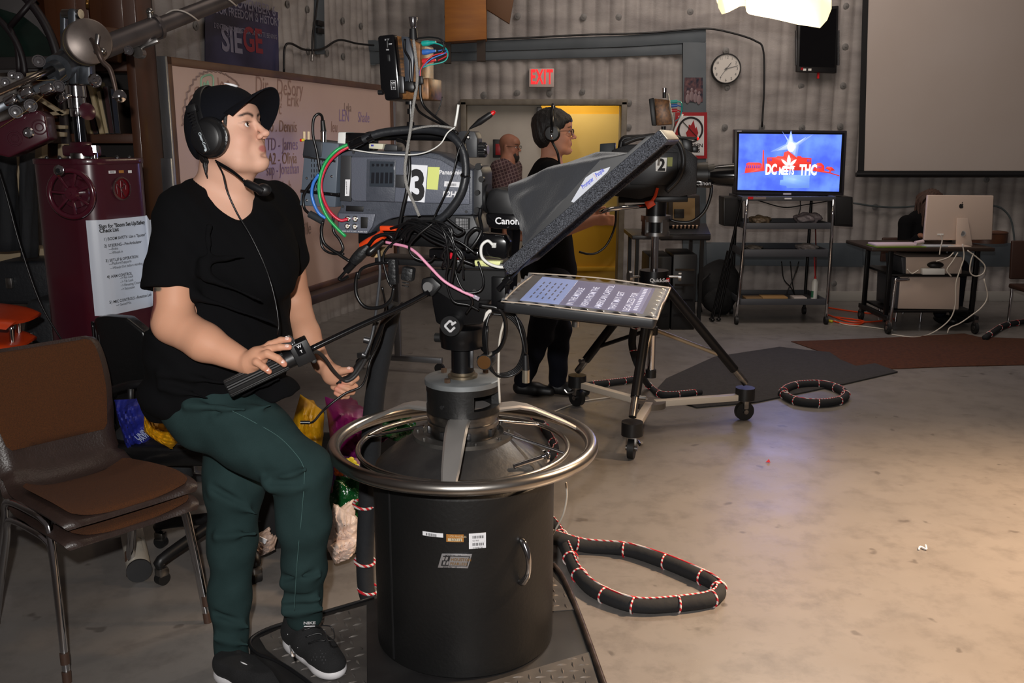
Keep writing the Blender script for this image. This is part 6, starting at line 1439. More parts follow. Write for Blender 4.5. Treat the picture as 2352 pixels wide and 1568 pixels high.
sheet('yellow_bag',[(338,905),(352,918),(398,1032),(330,990)],3.12,yb,'yellow plastic bag drooping from the office chair beside the blue bag','bag',.05,.012,1)
sheet('yellow_bag',[(336,985),(395,960),(424,1000),(392,1032)],3.10,yb,'yellow bag corner folded out under the green thigh','bag',.03,.010,2)
bo=sheet('blue_bag',[(262,918),(340,915),(345,1035),(300,1040)],3.22,bb,'blue plastic bag on the office chair seat','bag',.06,.016,3)
b=MB();text(b,'UNIVERSITY',P(318,1012,3.13),(.75,0,.66),(-.66,0,.75),.03,0,bold=.02,sx=.7);text(b,'PAVILION',P(326,1016,3.13),(.75,0,.66),(-.66,0,.75),.025,0,bold=.02,sx=.7);b.build('bag_lettering',mat('faded_white',(150,160,190),.5),bo)
t=soft('black_jacket',P(360,1030,3.34),(.16,.14,.10),cloth_b,'black jacket heaped on the office chair under the yellow bag','jacket',4)
sheet('yellow_bag',[(690,905),(745,945),(735,1085),(640,1085)],3.72,yb,'bright yellow bag behind the operator thigh','bag',.06,.015,5)
sheet('magenta_bag',[(746,910),(880,955),(870,1060),(765,1060)],3.7,mg,'magenta cloth bag behind the left hand','bag',.10,.022,6)
sheet('magenta_bag',[(862,975),(915,985),(885,1010),(860,1020)],3.75,mg,'magenta bag end seen inside the steering ring','bag',.05,.012,16)
cr_=thing('storage_crate','dark storage crate under the yellow and magenta bags','crate',(P(800,1060,3.85).x,3.85,0))
xa,xb,zc_=P(655,1060,3.8).x,P(905,1060,3.8).x,.30
b=MB();b.box(((xa+xb)/2,3.85,zc_/2),(xb-xa,.42,zc_),bev=.008);b.build('crate_body',blackmatte,cr_)
b=MB();b.box(((xa+xb)/2,3.85,zc_-.012),(xb-xa+.02,.44,.024),bev=.004);b.build('crate_rim',black,cr_)
grn=mat('green_foil',(10,84,34),.12,bump=(30,1.),noise=(8,.8,(6,50,24)))
soft('green_bag',P(806,1172,3.45),(.080,.07,.125),grn,'crinkly dark green foil bag by the cable trunk','bag',7,.3,7.)
soft('green_bag',P(905,980,3.65),(.08,.06,.04),grn,'green foil bag seen through the steering ring','bag',17,.3,7.)
flo=mat('flower_print',(110,50,130),.4,noise=(11,1.,(220,170,60)))
fo=soft('flowered_bag',P(795,1090,3.55),(.10,.07,.07),flo,'bag with purple and yellow flower print above the green bag','bag',8,.15,5.)
b=MB();cols=[mat('petal_yellow',(230,200,40),.5),mat('petal_pink',(200,110,150),.5),mat('petal_orange',(220,100,40),.5)]
for i,(u,v) in enumerate(((818,1078),(790,1105),(780,1082),(805,1062))):
    p=P(u,v,3.46)
    for k in range(5): b.ell(p+V((math.cos(k*1.26)*.014,0,math.sin(k*1.26)*.014)),(.011,.003,.011),nu=8,nv=5,m=i % 3)
b.build('printed_petals',cols,fo)
wbag=mat('white_film_bag',(226,206,194),.3,bump=(16,.8))
sheet('white_bag',[(765,1155),(820,1190),(822,1250),(752,1262)],3.25,wbag,'translucent white plastic bag on the floor behind the raised knee','bag',.07,.022,9,26)
sheet('white_bag',[(745,1240),(822,1236),(815,1270),(768,1296)],3.18,wbag,'crumpled lower part of white bag lying on the floor beside the drum','bag',.05,.02,10,22)
sheet('clear_bag',[(572,1230),(625,1228),(632,1262),(575,1285)],3.28,mat('clear_film',(190,170,160),.15,alpha=.75,bump=(22,.8)),'clear plastic bag with price tag on the floor between the legs','bag',.04,.018,11,20)
b=MB();b.box(P(603,1240,3.2),(.03,.003,.022),rot=(.3,.5,0));b.build('price_tag',stk,label='small white price tag on the clear bag',cat='tag')
t=thing('cardboard_carton','black printed carton standing behind the legs','carton',P(625,1230,3.5).xy.to_3d())
b=MB();p=P(610,1150,3.5);b.box((p.x-.02,p.y+.1,.19),(.26,.30,.36),rot=(0,0,.2),bev=.004);b.build('carton_body',blackmatte,t)
b=MB();text(b,'PUMICON',P(638,1110,3.33),(0,0,-1),(1,0,0),.03,0,bold=.02);b.build('carton_lettering',mat('print_yellow',(150,130,40),.5),t)
# white tube lying under the chairs
tb=thing('poster_tube','white cardboard tube with black end lying under the brown chairs','tube',G(320,1335,0))
e1=G(322,1336,0)+V((0,0,.045));e0=e1+V((-.20,.42,.0));b=MB();b.cyl(e0,e1,.043,n=32);b.build('tube_body',mat('tube_white',(190,184,172),.5),tb)
d=(e1-e0).normalized();b=MB();b.cyl(e1-d*.006,e1+d*.004,.0445,n=32);b.build('end_cap',black,tb)
b=MB();text(b,'OXITE',e0+(e1-e0)*.45+V((.036,-.012,.03)),d,(0,-.3,1),.05,0,bold=.03);b.build('tube_lettering',ink,tb)
# clear plastic cups piled near the chair leg
# --- dark moulded cases at the left
for i,(x0,x1,v0,v1,Y) in enumerate(((-30,128,600,700,4.3),(40,130,690,860,4.1))):
    t=thing('equipment_case',('black moulded equipment case with latches behind the orange chairs','black case lying below the other case by the maroon cabinet')[i],'case',P((x0+x1)/2,v1,Y))
    Q=Plane((0,Y,0),(1,0,0));b=MB();b.pprism([(x0,v1),(x1,v1),(x1-4,v0),(x0+20,v0)],Q,0,-.3,bev=.02,seg=3);b.build('case_body',mat('case_black',(26,28,32),.5,bump=(60,.2)),t)
    b=MB();b.box(Q.hit(22 if i == 0 else 68,(v0+v1)/2,.01),(.03,.02,.05),bev=.004);b.build('case_latch',steel,t)

# ---------------------------------------------------------------- maroon boom cabinet with column and boom arm
BX=thing('boom_perambulator','maroon microphone boom cabinet on wheels with column and long arm','microphone boom',P(210,830,3.9).xy.to_3d())
mar=mat('maroon_enamel',(64,26,38),.28,noise=(6,.5,(66,18,30)),coat=.4)
CYb=3.86;zt=P(200,378,CYb-.15).z
ctr=P(205,378,CYb);bxw=.285;ang=-.42
def rr(w,h,r,n=8):
    out=[]
    for (sx,sy,a0) in ((1,1,0),(-1,1,PI/2),(-1,-1,PI),(1,-1,1.5*PI)):
        for i in range(n+1): a=a0+PI/2*i/n;out.append((sx*(w-r)+r*math.cos(a),sy*(h-r)+r*math.sin(a)))
    return out
ca,sa=math.cos(ang),math.sin(ang)
KP=Plane((ctr.x,ctr.y,0),(ca,sa,0),(-sa,ca,0))   # plan plane, normal +z
sec=rr(.17,.165,.09)
b=MB();b.prism(sec,KP,.10,zt,bev=.0);b.build('cabinet',mar,BX,sharp=50)
b=MB();b.prism([(x*1.03,y*1.03) for x,y in sec],KP,zt,zt+.022,bev=.004);b.build('cabinet_lid',mar,BX)
for i in range(8):
    a=i*.8;b=MB();p=KP.at(.155*math.cos(a),.15*math.sin(a),zt+.024);b.ell(p,.008);b.build('lid_bolt',darksteel,BX)
for sx in (-1,1):
    for sy in (-1,1):
        b=MB();p=KP.at(.12*sx,.12*sy,.05);b.cyl(p-V((ca,sa,0))*.02,p+V((ca,sa,0))*.02,.05,n=24);b.build('caster',rubber,BX)
# column
def bp(u,v,Y=CYb): return P(u,v,Y)
c0=bp(190,372);kx,ky=c0.x,c0.y
def kz(v): return P(190,v,CYb).z
def col(prof,m,name,n=32): b=MB();b.lathe([(r,z) for r,z in prof],(kx,ky,0),n=n);return b.build(name,m,BX)
col([(.045,zt+.02),(.045,kz(352)),(.036,kz(350))],steel,'column_base')
b=MB();b.box((kx,ky,kz(346)),(.16,.06,.045),rot=(0,0,ang),bev=.01);b.m=0;b.box((kx,ky,kz(334)),(.07,.06,.03),rot=(0,0,ang),bev=.01);b.build('yoke_bridge',mar,BX)
for s in (-1,1):
    b=MB();x=kx+s*.068*ca;y=ky+s*.068*sa;b.cyl((x,y,zt+.02),(x,y,kz(334)),.014,n=14);b.cyl((x,y,kz(350)),(x,y,kz(334)),.022,n=8);b.build('yoke_post',chrome,BX)
col([(.022,kz(350)),(.022,kz(262))],mat('polished_black_tube',(60,62,68),.12,.9),'column_tube')
col([(.028,kz(268)),(.030,kz(262)),(.030,kz(250)),(.034,kz(248)),(.034,kz(225)),(.038,kz(222)),(.038,kz(198)),(.042,kz(196))],chrome,'column_head')
b=MB();p=P(201,256,CYb-.06);b.lathe([(.032,-.006),(.034,0),(.02,.006),(0,.008)],p,(.75,-.6,.1),28);b.build('column_knob',mar,BX)
def disc(u,v,Y,r,h,m=chrome,ax=(.35,-1,.05),name='pulley',hub=True):
    b=MB();p=P(u,v,Y);b.lathe([(r*.96,-h/2),(r,-h*.3),(r*.86,0),(r,h*.3),(r*.96,h/2),(r*.8,h/2),(r*.72,h*.25),(r*.4,h*.25),(r*.35,h*.7),(0,h*.75)],p,ax,32);return b.build(name,m,BX)
# yoke fork, drum and sleeve
fk=mat('cast_grey',(96,100,106),.36,.7,noise=(30,.6,(74,78,84)))
Q=Plane((0,CYb-.02,0),(1,0,0))
for (x0,x1,o) in ((144,158,.0),(170,189,.03)):
    b=MB();b.pprism([(x0,32),(x0+4,24),(x1-3,24),(x1,32),(x1+2,195),(x0+4,195)],Q,o,o+.03,bev=.006);b.build('fork_arm',fk,BX)
b=MB();b.cyl(P(146,32,CYb-.04),P(186,32,CYb-.06),.018,n=20);b.build('fork_pin',steel,BX)
b=MB();b.pprism([(180,120),(210,118),(212,195),(182,195)],Q,-.04,.02,bev=.008);b.build('fork_block',fk,BX)
dc=P(205,95,CYb-.16);dax=V((.62,-.78,.06)).normalized()
b=MB();b.lathe([(.080,-.075),(.083,-.07),(.083,-.045),(.080,-.043),(.080,-.038),(.083,-.036),(.083,.004),(.078,.008),(.0,.009)],dc,dax,56);b.build('counter_drum',mat('drum_grey_face',(122,112,106),.42,.6,noise=(18,.7,(100,90,86))),BX)
b=MB();b.torus(dc-dax*.0405,.0805,.003,dax,56,6);b.build('brass_band',mat('dull_brass',(120,108,60),.5,.5),BX)
b=MB();b.tube([dc+dax*.012+V((.005,0,.005)),P(222,110,CYb-.26),P(235,140,CYb-.27),P(252,158,CYb-.27),P(262,190,CYb-.27),P(267,215,CYb-.27)],[.008,.013,.010,.010,.009,.007],10,5);b.build('crank_arm',mat('crank_brown',(86,72,66),.45,.6),BX,sharp=180)
b=MB();b.cyl(P(264,222,CYb-.27),P(272,221,CYb-.31),.010,n=14);b.lathe([(.012,0),(.021,.006),(.023,.014),(.012,.022),(0,.023)],P(274,221,CYb-.31),(.5,-.85,0),24);b.build('crank_knob',chrome,BX)
b=MB();b.box(P(222,100,CYb-.25),(.014,.012,.07),rot=(0,.2,0),bev=.003);b.ell(P(235,118,CYb-.25),.014);b.build('drum_latch',steel,BX)
b=MB();b.cyl(P(132,158,CYb-.14),P(166,140,CYb+.02),.052,n=32);b.cyl(P(118,165,CYb-.17),P(132,158,CYb-.14),.036,n=28);b.torus(P(166,140,CYb),.054,.006,P(166,140,CYb+.02)-P(132,158,CYb-.14),40,8);b.build('arm_sleeve',fk,BX,sharp=40)
# boom arm: rod towards the lower left and fat tube towards the upper right
b=MB();b.tube([P(-60,236,CYb-.42),P(0,212,CYb-.36),P(132,153,CYb-.16)],.0125,14,2);b.build('boom_rod',mat('warm_steel_rod',(150,142,136),.2,1.),BX,sharp=180)
A0_,A1_b=P(215,118,CYb-.08),P(660,-55,4.5);dv=(A1_b-A0_).normalized()
brt=mat('boom_tube_grey',(104,98,98),.35,.6,noise=(12,.5,(86,80,80)))
b=MB();b.cyl(A0_,A0_+dv*.30,.043,n=28);b.cyl(A0_+dv*.29,A0_+dv*.305,.050,n=28);b.m=0;b.build('boom_sleeve',brt,BX,sharp=40)
b=MB();b.cyl(A0_+dv*.28,A1_b,.033,.030,n=26);b.build('boom_tube',brt,BX,sharp=40)
b=MB();p=A0_+dv*.27+V((0,0,.055));b.cyl(p-V((.0,0,.02)),p+V((0,0,.012)),.012,n=10);b.ell(p+V((0,0,.012)),.015);b.build('sleeve_screw',steel,BX);b=MB();b.box(A0_+dv*.24-V((0,0,.052)),(.11,.03,.02),rot=(0,-.35,0),bev=.005);b.cyl(A0_+dv*.20+V((0,-.01,-.07)),A0_+dv*.20+V((0,.03,-.07)),.022,n=20);b.build('sleeve_clamp',steel,BX)
x_,y_,_=basis(dv);pts=[]
for i in range(140):
    s=.34+i*.0085;a=i*.26;pts.append(A0_+dv*s+(x_*math.cos(a)+y_*math.sin(a))*.0365)
b=MB();b.tube(pts,.0035,6,1);b.build('spiral_wire',mat('pale_wire',(176,168,160),.4),BX,sharp=180)
# pulleys along the lower arm
b=MB();b.bar(P(-30,262,CYb-.30),P(150,172,CYb-.12),.05,.03,bev=.006);b.build('pulley_rail',fk,BX)
for u,v,r,dy in ((89,141,.024,-.18),(135,198,.022,-.2),(70,243,.024,-.26),(36,257,.025,-.28),(12,189,.018,-.27),(43,176,.016,-.2),(28,172,.016,-.18),(218,185,.026,-.12),(295,116,.018,-.08)):
    disc(u,v,CYb+dy,r,.016,ax=((.5,-.8,.1) if u != 218 else (.85,-.5,.1)))
for u,v in ((26,230),(62,213),(110,205)):
    b=MB();b.box(P(u,v,CYb-.27),(.05,.05,.035),rot=(0,-.4,.2),bev=.01,seg=3);b.build('rail_clamp',chrome,BX)
b=MB();b.tube([P(152,172,CYb-.16),P(60,255,CYb-.28),P(0,293,CYb-.30)],.0015,5,1);b.tube([P(68,186,CYb-.2),P(125,183,CYb-.2)],.0015,5,1);b.build('control_cord',mat('amber_cord',(120,96,60),.5),BX,sharp=180)
b=MB();b.cyl(P(160,220,CYb-.1),P(140,224,CYb-.14),.010,n=12);b.bar(P(152,217,CYb-.13),P(132,232,CYb-.13),.012,.035,bev=.006);b.build('wing_nut',chrome,BX)
# maroon counterweight box
Q2=Plane(P(60,300,CYb-.22),(1,.22,0));b=MB();b.pprism([(-20,285),(88,252),(104,265),(113,320),(20,362),(-20,352)],Q2,-.10,.04,.04,bev=.008,seg=3);cw=b.build('counterweight_box',mar,BX)
b=MB();b.lathe([(.020,0),(.021,.006),(.016,.012),(.008,.013),(.008,.006),(0,.006)],Q2.hit(66,305,.041),Q2.n,26);b.build('box_knob',chrome,cw)
for u,v in ((90,292),(33,318)):
    b=MB();b.torus(Q2.hit(u,v,.041),.026,.0025,Q2.n,32,6);b.torus(Q2.hit(u,v,.041),.014,.0022,Q2.n,28,6);b.build('cast_roundel',mar,cw)
# hand wheel, emblem, asset labels and the sign on the cabinet
def cabp(u,v,off=.0):  # hit on the cabinet's rounded side found by marching the ray
    d=ray(u,v);best=None
    for i in range(600):
        y=3.2+i*.0015;p=CAMP+d*(y/d.y);q=p-V((ctr.x,ctr.y,0));a,c=abs(q.x*ca+q.y*sa),abs(-q.x*sa+q.y*ca);w,h,r=.17+off,.165+off,.09+off
        dx,dy=max(a-(w-r),0),max(c-(h-r),0)
        if a < w and c < h and (dx*dx+dy*dy) < r*r: return p
    return P(u,v,3.7)
def cabn(u,v):
    a,b_,c=cabp(u-4,v),cabp(u+4,v),cabp(u,v);x=(b_-a);x.z=0;x.normalize();return c,x,V((0,0,1)),V((x.y,-x.x,0))
wc,wx,wz,wn=cabn(182,443);wheel=mat('wheel_maroon',(70,20,34),.2,coat=.6)
hw=MB();hw.torus(wc+wn*.055,.088,.0105,wn,64,12);hwo=hw.build('hand_wheel',wheel,BX)
b=MB();b.lathe([(.030,.03),(.030,.052),(.022,.062),(.008,.064),(.008,.070),(0,.071)],wc,wn,28);b.build('wheel_hub',wheel,hwo)
for k in range(7):
    a=.35+k*2*PI/7;d=wx*math.cos(a)+wz*math.sin(a);b=MB();b.bar(wc+wn*.052+d*.022,wc+wn*.055+d*.082,.010,.012,up=wn,bev=.003);b.build('wheel_spoke',wheel,hwo)
b=MB();b.cyl(wc,wc+wn*.03,.055,n=32);b.build('wheel_boss',mar,hwo)
b=MB();p=wc+wn*.062-wx*.024+wz*.088;b.lathe([(.016,0),(.020,.01),(.021,.022),(.014,.026)],p,wn,28,m=0);b.m=1;b.cyl(p+wn*.024,p+wn*.028,.009,n=20);b.build('wheel_grip',[chrome,black],hwo)
ec_,ex_,ez_,en_=cabn(278,433);b=MB();b.lathe([(.046,0),(.047,.006),(.040,.009)],ec_,en_,40,cap=False,m=1);b.cyl(ec_,ec_+en_*.003,.041,n=40,m=0)
for k in range(6): a=k*PI/3+.3;b.ell(ec_+en_*.008+(ex_*math.cos(a)+ez_*math.sin(a))*.043,.003,nu=8,nv=5,m=1)
b.m=1
for seg in ([(-.026,-.02),(-.026,.020),(-.004,-.004),(.018,.022),(.018,-.004)],[(-.006,-.034),(-.006,.030),(.010,.026),(.010,.006),(-.006,.0),(.012,-.034)]):
    b.tube([ec_+en_*.0055+ex_*x+ez_*z for x,z in seg],.0018,6,2)
b.build('maker_emblem',[mat('enamel_red',(96,10,22),.25,coat=.5),mat('emblem_dark_metal',(96,70,72),.35,.7)],BX,sharp=60)
for u,v,w,m_ in ((257,395,.034,stk),(278,394,.024,MATS['sticker_tan']),(298,394,.018,stk)):
    p,x,z,n_=cabn(u,v);b=MB();b.box(p+n_*.001,(w,.0012,.011),ax=(x,n_,z),m=0)
    if w > .03: barcode(b,p+n_*.002-x*.011-z*.003,x,z,.022,.006,1,seed=9)
    b.build('asset_label',[m_,ink],BX)
# the sign follows the rounded side
def cabstrip(u0,u1,v_tl,v_tr,v_bl,v_br,off,n=26):
    top=[cabp(u0+(u1-u0)*i/n,v_tl+(v_tr-v_tl)*i/n,off) for i in range(n+1)]
    return top
us=[202+(340-202)*i/22 for i in range(23)]
def arcxy():  # outline (x, y) of cabinet from sec, right front part
    pts=[(KP.at(x,y)) for x,y in rr(.2265,.2015,.1015,14)];return pts
z_top=cabp(202,506).z;sgx=MB();base=[]
for u in [202+i*5 for i in range(34)]:
    d=ray(u,560);p=cabp(u,560,.0015)
    if p.y > 3.3: base.append(p)
z_bot=cabp(222,725).z
rows=[[V((p.x,p.y,z_top+(z_bot-z_top)*j)) for p in base] for j in (0,.5,1)]
sgx.loft(rows,cap=False,closed=False)
sign_o=sgx.build('sign_sheet',mat('sign_paper',(196,202,214),.3),BX,flip=False,sharp=180)
s_len=[0]
for a,b_ in zip(base,base[1:]): s_len.append(s_len[-1]+(V((b_.x,b_.y))-V((a.x,a.y))).length)
def on_sign(s,z):
    for i in range(len(base)-1):
        if s_len[i+1] >= s or i == len(base)-2:
            k=(s-s_len[i])/max(s_len[i+1]-s_len[i],1e-6);p=base[i]*(1-k)+base[i+1]*k;t_=V((base[i+1].x-base[i].x,base[i+1].y-base[i].y,0)).normalized();n_=V((t_.y,-t_.x,0));return V((p.x,p.y,z))+n_*.0015
def signtext(b,s,s0,z,size,bold=0,sx=.9):
    tb_=MB();text(tb_,s,(0,0,0),(1,0,0),(0,1,0),size,0,bold=bold,sx=sx,ext=0)
    b.add([on_sign(s0+p.x,z+p.y) for p in tb_.v],tb_.f)
b=MB();Zs=z_top;hs_=z_top-z_bot
for (s,s0,f,sz,bd) in (('Sign for "Boom Set-Up/Safety',.045,.085,.0215,.03),('Check List:',.045,.130,.0215,.03),('1) BOOM SAFETY- Use a "Spotter"',.058,.215,.0165,.012),('2) STEERING---Pre-Ambulator',.058,.285,.0165,.012),('---Brake',.075,.320,.015,0),('---Wheels in',.075,.360,.015,0),
                           ('3) SET-UP & OPERATION',.058,.440,.0165,.012),('---Platform/Supports',.070,.475,.015,0),('---Wheels Out before standing',.072,.520,.015,0),('4) ARM CONTROL',.058,.610,.0165,.012),('--> Pan Lock',.115,.640,.015,0),('--> Tilt Lock',.115,.680,.015,0),('--> Elevating Count',.115,.720,.015,0),('--> Extension',.115,.760,.015,0),('5) MIC CONTROLS --Rotation Lock',.058,.880,.0165,.012),('--> Swivel Mic',.085,.920,.015,0)):
    signtext(b,s,s0,Zs-hs_*f,sz,bd)
b.build('sign_lettering',ink,sign_o,flip=False,sharp=180)
wire('cable',[P(-10,370,3.6),P(15,450,3.62),P(45,560,3.62),P(90,690,3.6),P(135,770,3.58),P(163,810,3.55),P(168,850,3.5)],.0035,K,'thin black cable hanging at far left in front of the maroon cabinet')

# ---------------------------------------------------------------- bookcase, arched prop, far-left clutter
wood=mat('bookcase_wood',(84,46,24),.45,noise=(3.5,.8,(56,29,14)),stretch=(1,1,.18),coat=.3)
KY=5.0;Q=Plane((0,KY,0),(1,0,0))
bk=thing('bookcase','tall dark red-brown wooden bookcase against the left wall','bookcase',P(250,900,KY).xy.to_3d())
b=MB();xr=P(322,300,KY).x;xl=P(95,300,KY).x;x2=P(208,300,KY).x
b.box((xr-.022,KY+.15,1.45),(.044,.30,2.9),bev=.003);b.build('side_panel',wood,bk)
b=MB();b.box((xl,KY+.15,1.45),(.044,.30,2.9),bev=.003);b.build('side_panel',wood,bk)
b=MB();b.box(((xl+xr)/2,KY+.30,1.45),(xr-xl,.02,2.9));b.build('back_panel',mat('dark_back',(22,14,12),.6),bk)
for v in (152,318,480,660):
    z=P(260,v,KY).z;b=MB();b.box(((xl+xr)/2,KY+.15,z),(xr-xl-.04,.29,.05),bev=.004);b.build('shelf',wood,bk)
zd=P(260,148,KY).z
for i,(u0,u1) in enumerate(((105,205),(208,312))):
    b=MB();x0,x1=P(u0,0,KY).x,P(u1,0,KY).x;b.box(((x0+x1)/2,KY-.012,(zd+2.9)/2+.04),(x1-x0,.022,2.9-zd-.06),bev=.003);b.box(((x0+x1)/2,KY-.026,(zd+2.9)/2+.04),(x1-x0-.12,.012,2.9-zd-.2),bev=.004);do=b.build('cupboard_door',wood,bk)
    b=MB();b.tube([P(200+i*2,-10,KY-.06),P(199+i*2,8,KY-.08),P(200+i*2,20,KY-.06)],.006,8,3);b.build('door_pull',mat('brass_pull',(150,110,60),.3,.9),do,sharp=180)
# books, each its own
rnd=random.Random(11)
paper=mat('book_pages',(176,158,124),.7);bcols=[mat('book_%d' % i,c,.6) for i,c in enumerate(((30,26,28),(52,20,22),(24,30,46),(60,52,44),(150,132,96),(44,34,28)))]
def book(u,v,h,w,lean,mi,Y,label):
    p=P(u,v,Y);hz=h;t=thing('book',label,'book',p,0,'books leaning in the bookcase');R_=Matrix.Rotation(lean,3,'Y');ax=(R_ @ V((1,0,0)),V((0,1,0)),R_ @ V((0,0,1)))
    b=MB();b.box(p+ax[2]*(hz/2),(w,.17,hz),bev=.003,ax=ax);b.build('cover',bcols[mi],t);b=MB();b.box(p+ax[2]*(hz/2)+V((0,-.0865,0)),(w*.72,.004,hz*.96),ax=ax);b.build('pages' if mi != 4 else 'spine_label',paper if mi in (4,3) else bcols[(mi+1) % 4],t)
names=['cream','dark','pale-edged','black','tan','brown','dark blue','narrow black']
for i,(u,h,w,ln,mi) in enumerate(((222,.25,.028,-.10,4),(236,.24,.026,-.14,0),(250,.27,.026,-.17,4),(262,.22,.022,-.12,3),(273,.24,.026,-.06,0),(286,.23,.03,-.02,5))):
    book(u,308,h,w,ln,mi,KY+.06,('cream leaning book, leftmost on the bookcase middle shelf','black leaning book just right of the leftmost cream one','pale-edged tall book leaning most on the middle shelf','thin tan book leaning between tall pale-edged and dark ones','dark nearly upright book left of the brown one on the middle shelf','broad brown upright book, rightmost on the middle shelf')[i])
for i,(u,h,w,mi) in enumerate(((232,.17,.028,0),(254,.165,.022,4),(264,.16,.022,4),(274,.16,.022,4),(288,.13,.03,0),(302,.16,.03,4))):
    book(u,476,h*1.6,w,0,mi,KY+.06,'%s upright book on the shelf just above the maroon cabinet, %s from the left' % (('black','cream','slim cream','yellowed','short black','broad cream')[i],('first','second','third','fourth','fifth','last')[i]))
t=thing('brown_parcel','brown paper-wrapped stack on the shelf behind the crank knob','parcel',P(262,148,KY-.02));b=MB();b.box(P(258,105,KY+.05),(.14,.2,.17),rot=(0,.1,0),bev=.01);b.build('wrapping',mat('kraft_dark',(84,54,34),.6,bump=(20,.5)),t)
# arched mirror window prop
AY=4.62;t=thing('arched_window_prop','arched black-framed window prop with a green pane behind the boom','window prop',P(40,250,AY).xy.to_3d())
Q=Plane((0,AY,0),(1,0,0));iron=mat('iron_frame',(24,16,20),.5)
ac=Q.ab(-75,160);ra=Q.ab(140,160)[0]-ac[0]
def arcpt(a,r,off=0): return Q.at(ac[0]+r*math.cos(a),ac[1]+r*math.sin(a)*1.05,off)
b=MB();b.tube([arcpt(a,ra,.02) for a in np.linspace(0,PI,24)],.020,10,2);b.tube([arcpt(0,ra,.02),V((arcpt(0,ra,.02).x,AY-.02,.3))],.02,10,1);b.build('arch_frame',iron,t,sharp=180)
for rr_,q in ((.42,0),):
    b=MB();b.tube([arcpt(a,ra*rr_+.10,.03) for a in np.linspace(-.1,PI,20)],.016,8,2);b.build('inner_arch',iron,t,sharp=180)
b=MB();b.tube([Q.hit(22,62,.03),Q.hit(80,-5,.03)],.014,8,1);b.tube([Q.hit(22,62,.03),Q.hit(40,110,.03),Q.hit(44,170,.03)],.014,8,3);b.build('mullion',iron,t,sharp=180)
b=MB();b.prism([Q.ab(-60,170)]+[((Q.at(ac[0]+ra*.97*math.cos(a),ac[1]+ra*math.sin(a)*1.02)-Q.o).dot(Q.x),ac[1]+ra*math.sin(a)*1.02) for a in np.linspace(0,PI*.9,20)],Q,-.02,-.012);b.build('pale_pane',mat('pane_grey',(86,82,82),.5,noise=(3,.6,(60,58,58))),t)
b=MB();b.prism([Q.ab(*q) for q in ((-60,132),(132,132),(112,95),(84,62),(50,36),(0,20),(-60,12))],Q,-.012,-.004);b.build('green_pane',mat('pane_green',(22,38,32),.3,noise=(8,.8,(14,24,20))),t)
b=MB();b.pprism([(-60,132),(134,128),(136,156),(-60,160)],Q,-.01,.03,.03,bev=.004);b.build('sill',mat('sill_dark',(40,36,36),.5),t)
# wooden frame pieces and dark hanging garments behind the cabinet
FY=4.4;Q=Plane((0,FY,0),(1,0,0));crm=mat('cream_wood',(150,134,108),.6)
t=thing('paint_frame','cream slatted wooden frame leaning behind the counterweight box','wooden frame',P(100,400,FY))
for i,q in enumerate(([(60,168),(110,160),(112,172),(60,180)],[(95,262),(152,250),(152,262),(97,268)],[(108,286),(150,288),(150,296),(110,296)],[(60,214),(70,210),(150,262),(142,266)],[(110,300),(148,304),(148,314),(112,314)])):
    b=MB();b.pprism(q,Q,0,.03,.03,bev=.002);b.build('slat',crm,t)
for i,(u0,u1,v0,v1) in enumerate(((28,46,340,560),(132,146,330,372),(80,96,330,372))):
    t=thing('wooden_post',('cream wooden post standing at far left behind the cable','pale post just left of the boom column foot','pale upright behind the counterweight box')[i],'post',P((u0+u1)/2,v1,FY+.1))
    b=MB();b.pprism([(u0,v0),(u1,v0),(u1,v1),(u0,v1)],Plane((0,FY+.1,0),(1,0,0)),-.03,.03,.03,bev=.004);b.build('shaft',crm,t)
for i,(u0,u1,v1) in enumerate(((-10,38,575),(46,78,590))):
    b=MB();A_,B2=P((u0+u1)/2,352,FY-.1),P((u0+u1)/2+6,v1,FY-.1);w_=(P(u1,400,FY).x-P(u0,400,FY).x)/2;rings=[]
    for k in range(9):
        f=k/8;c=A_.lerp(B2,f);rings.append([c+V((math.cos(q)*w_*(.7+.35*f+.06*math.sin(k*2)),math.sin(q)*.05,0)) + V((.006*math.sin(q*5+k),0,0)) for q in np.linspace(0,2*PI,24,endpoint=False)])
    b.loft(rings);b.build('rolled_umbrella',cloth_b,label=('furled dark cloth umbrella at the far left edge','second furled dark cloth bundle beside the maroon cabinet')[i],cat='umbrella',sharp=180)
t=thing('paper_box','pale box standing low behind the maroon cabinet at far left','box',P(30,575,4.6));b=MB();b.box(P(40,590,4.6),(.5,.15,.10),bev=.005);b.build('carton_body',crm,t)

# ================================================================ BACK RIGHT OF THE STUDIO
TVY=8.30;TQ=Plane((0,TVY,0),(1,0,0))
def tq(b,px,d0,d1,bev=.003,m=None,pl=TQ): return b.pprism(px,pl,d0,d1,d1,bev=bev,m=m)
tv=thing('television','flat screen television showing a blue picture titled DC MEETS THC on the cart','television',TQ.hit(1817,450))
b=MB();tq(b,[(1688,297),(1946,300),(1938,449),(1686,446)],-.09,0,.006);b.build('casing',mat('tv_casing',(40,38,44),.35),tv)
b=MB();tq(b,[(1693,302),(1940,305),(1933,443),(1691,440)],0,.002,0);b.build('screen_surround',mat('tv_black',(8,8,14),.3),tv)
E1=mat('tv_blue',(86,120,250),.3,emit=((84,112,255),.80))
nt=E1.node_tree;tc=nt.nodes.new('ShaderNodeTexCoord');nn=nt.nodes.new('ShaderNodeTexNoise');nn.inputs['Scale'].default_value=5.5;nn.inputs['Detail'].default_value=4;cr=nt.nodes.new('ShaderNodeValToRGB')
cr.color_ramp.elements[0].position=.38;cr.color_ramp.elements[0].color=(*lin((70,96,250)),1);cr.color_ramp.elements[1].position=.66;cr.color_ramp.elements[1].color=(*lin((120,164,255)),1)
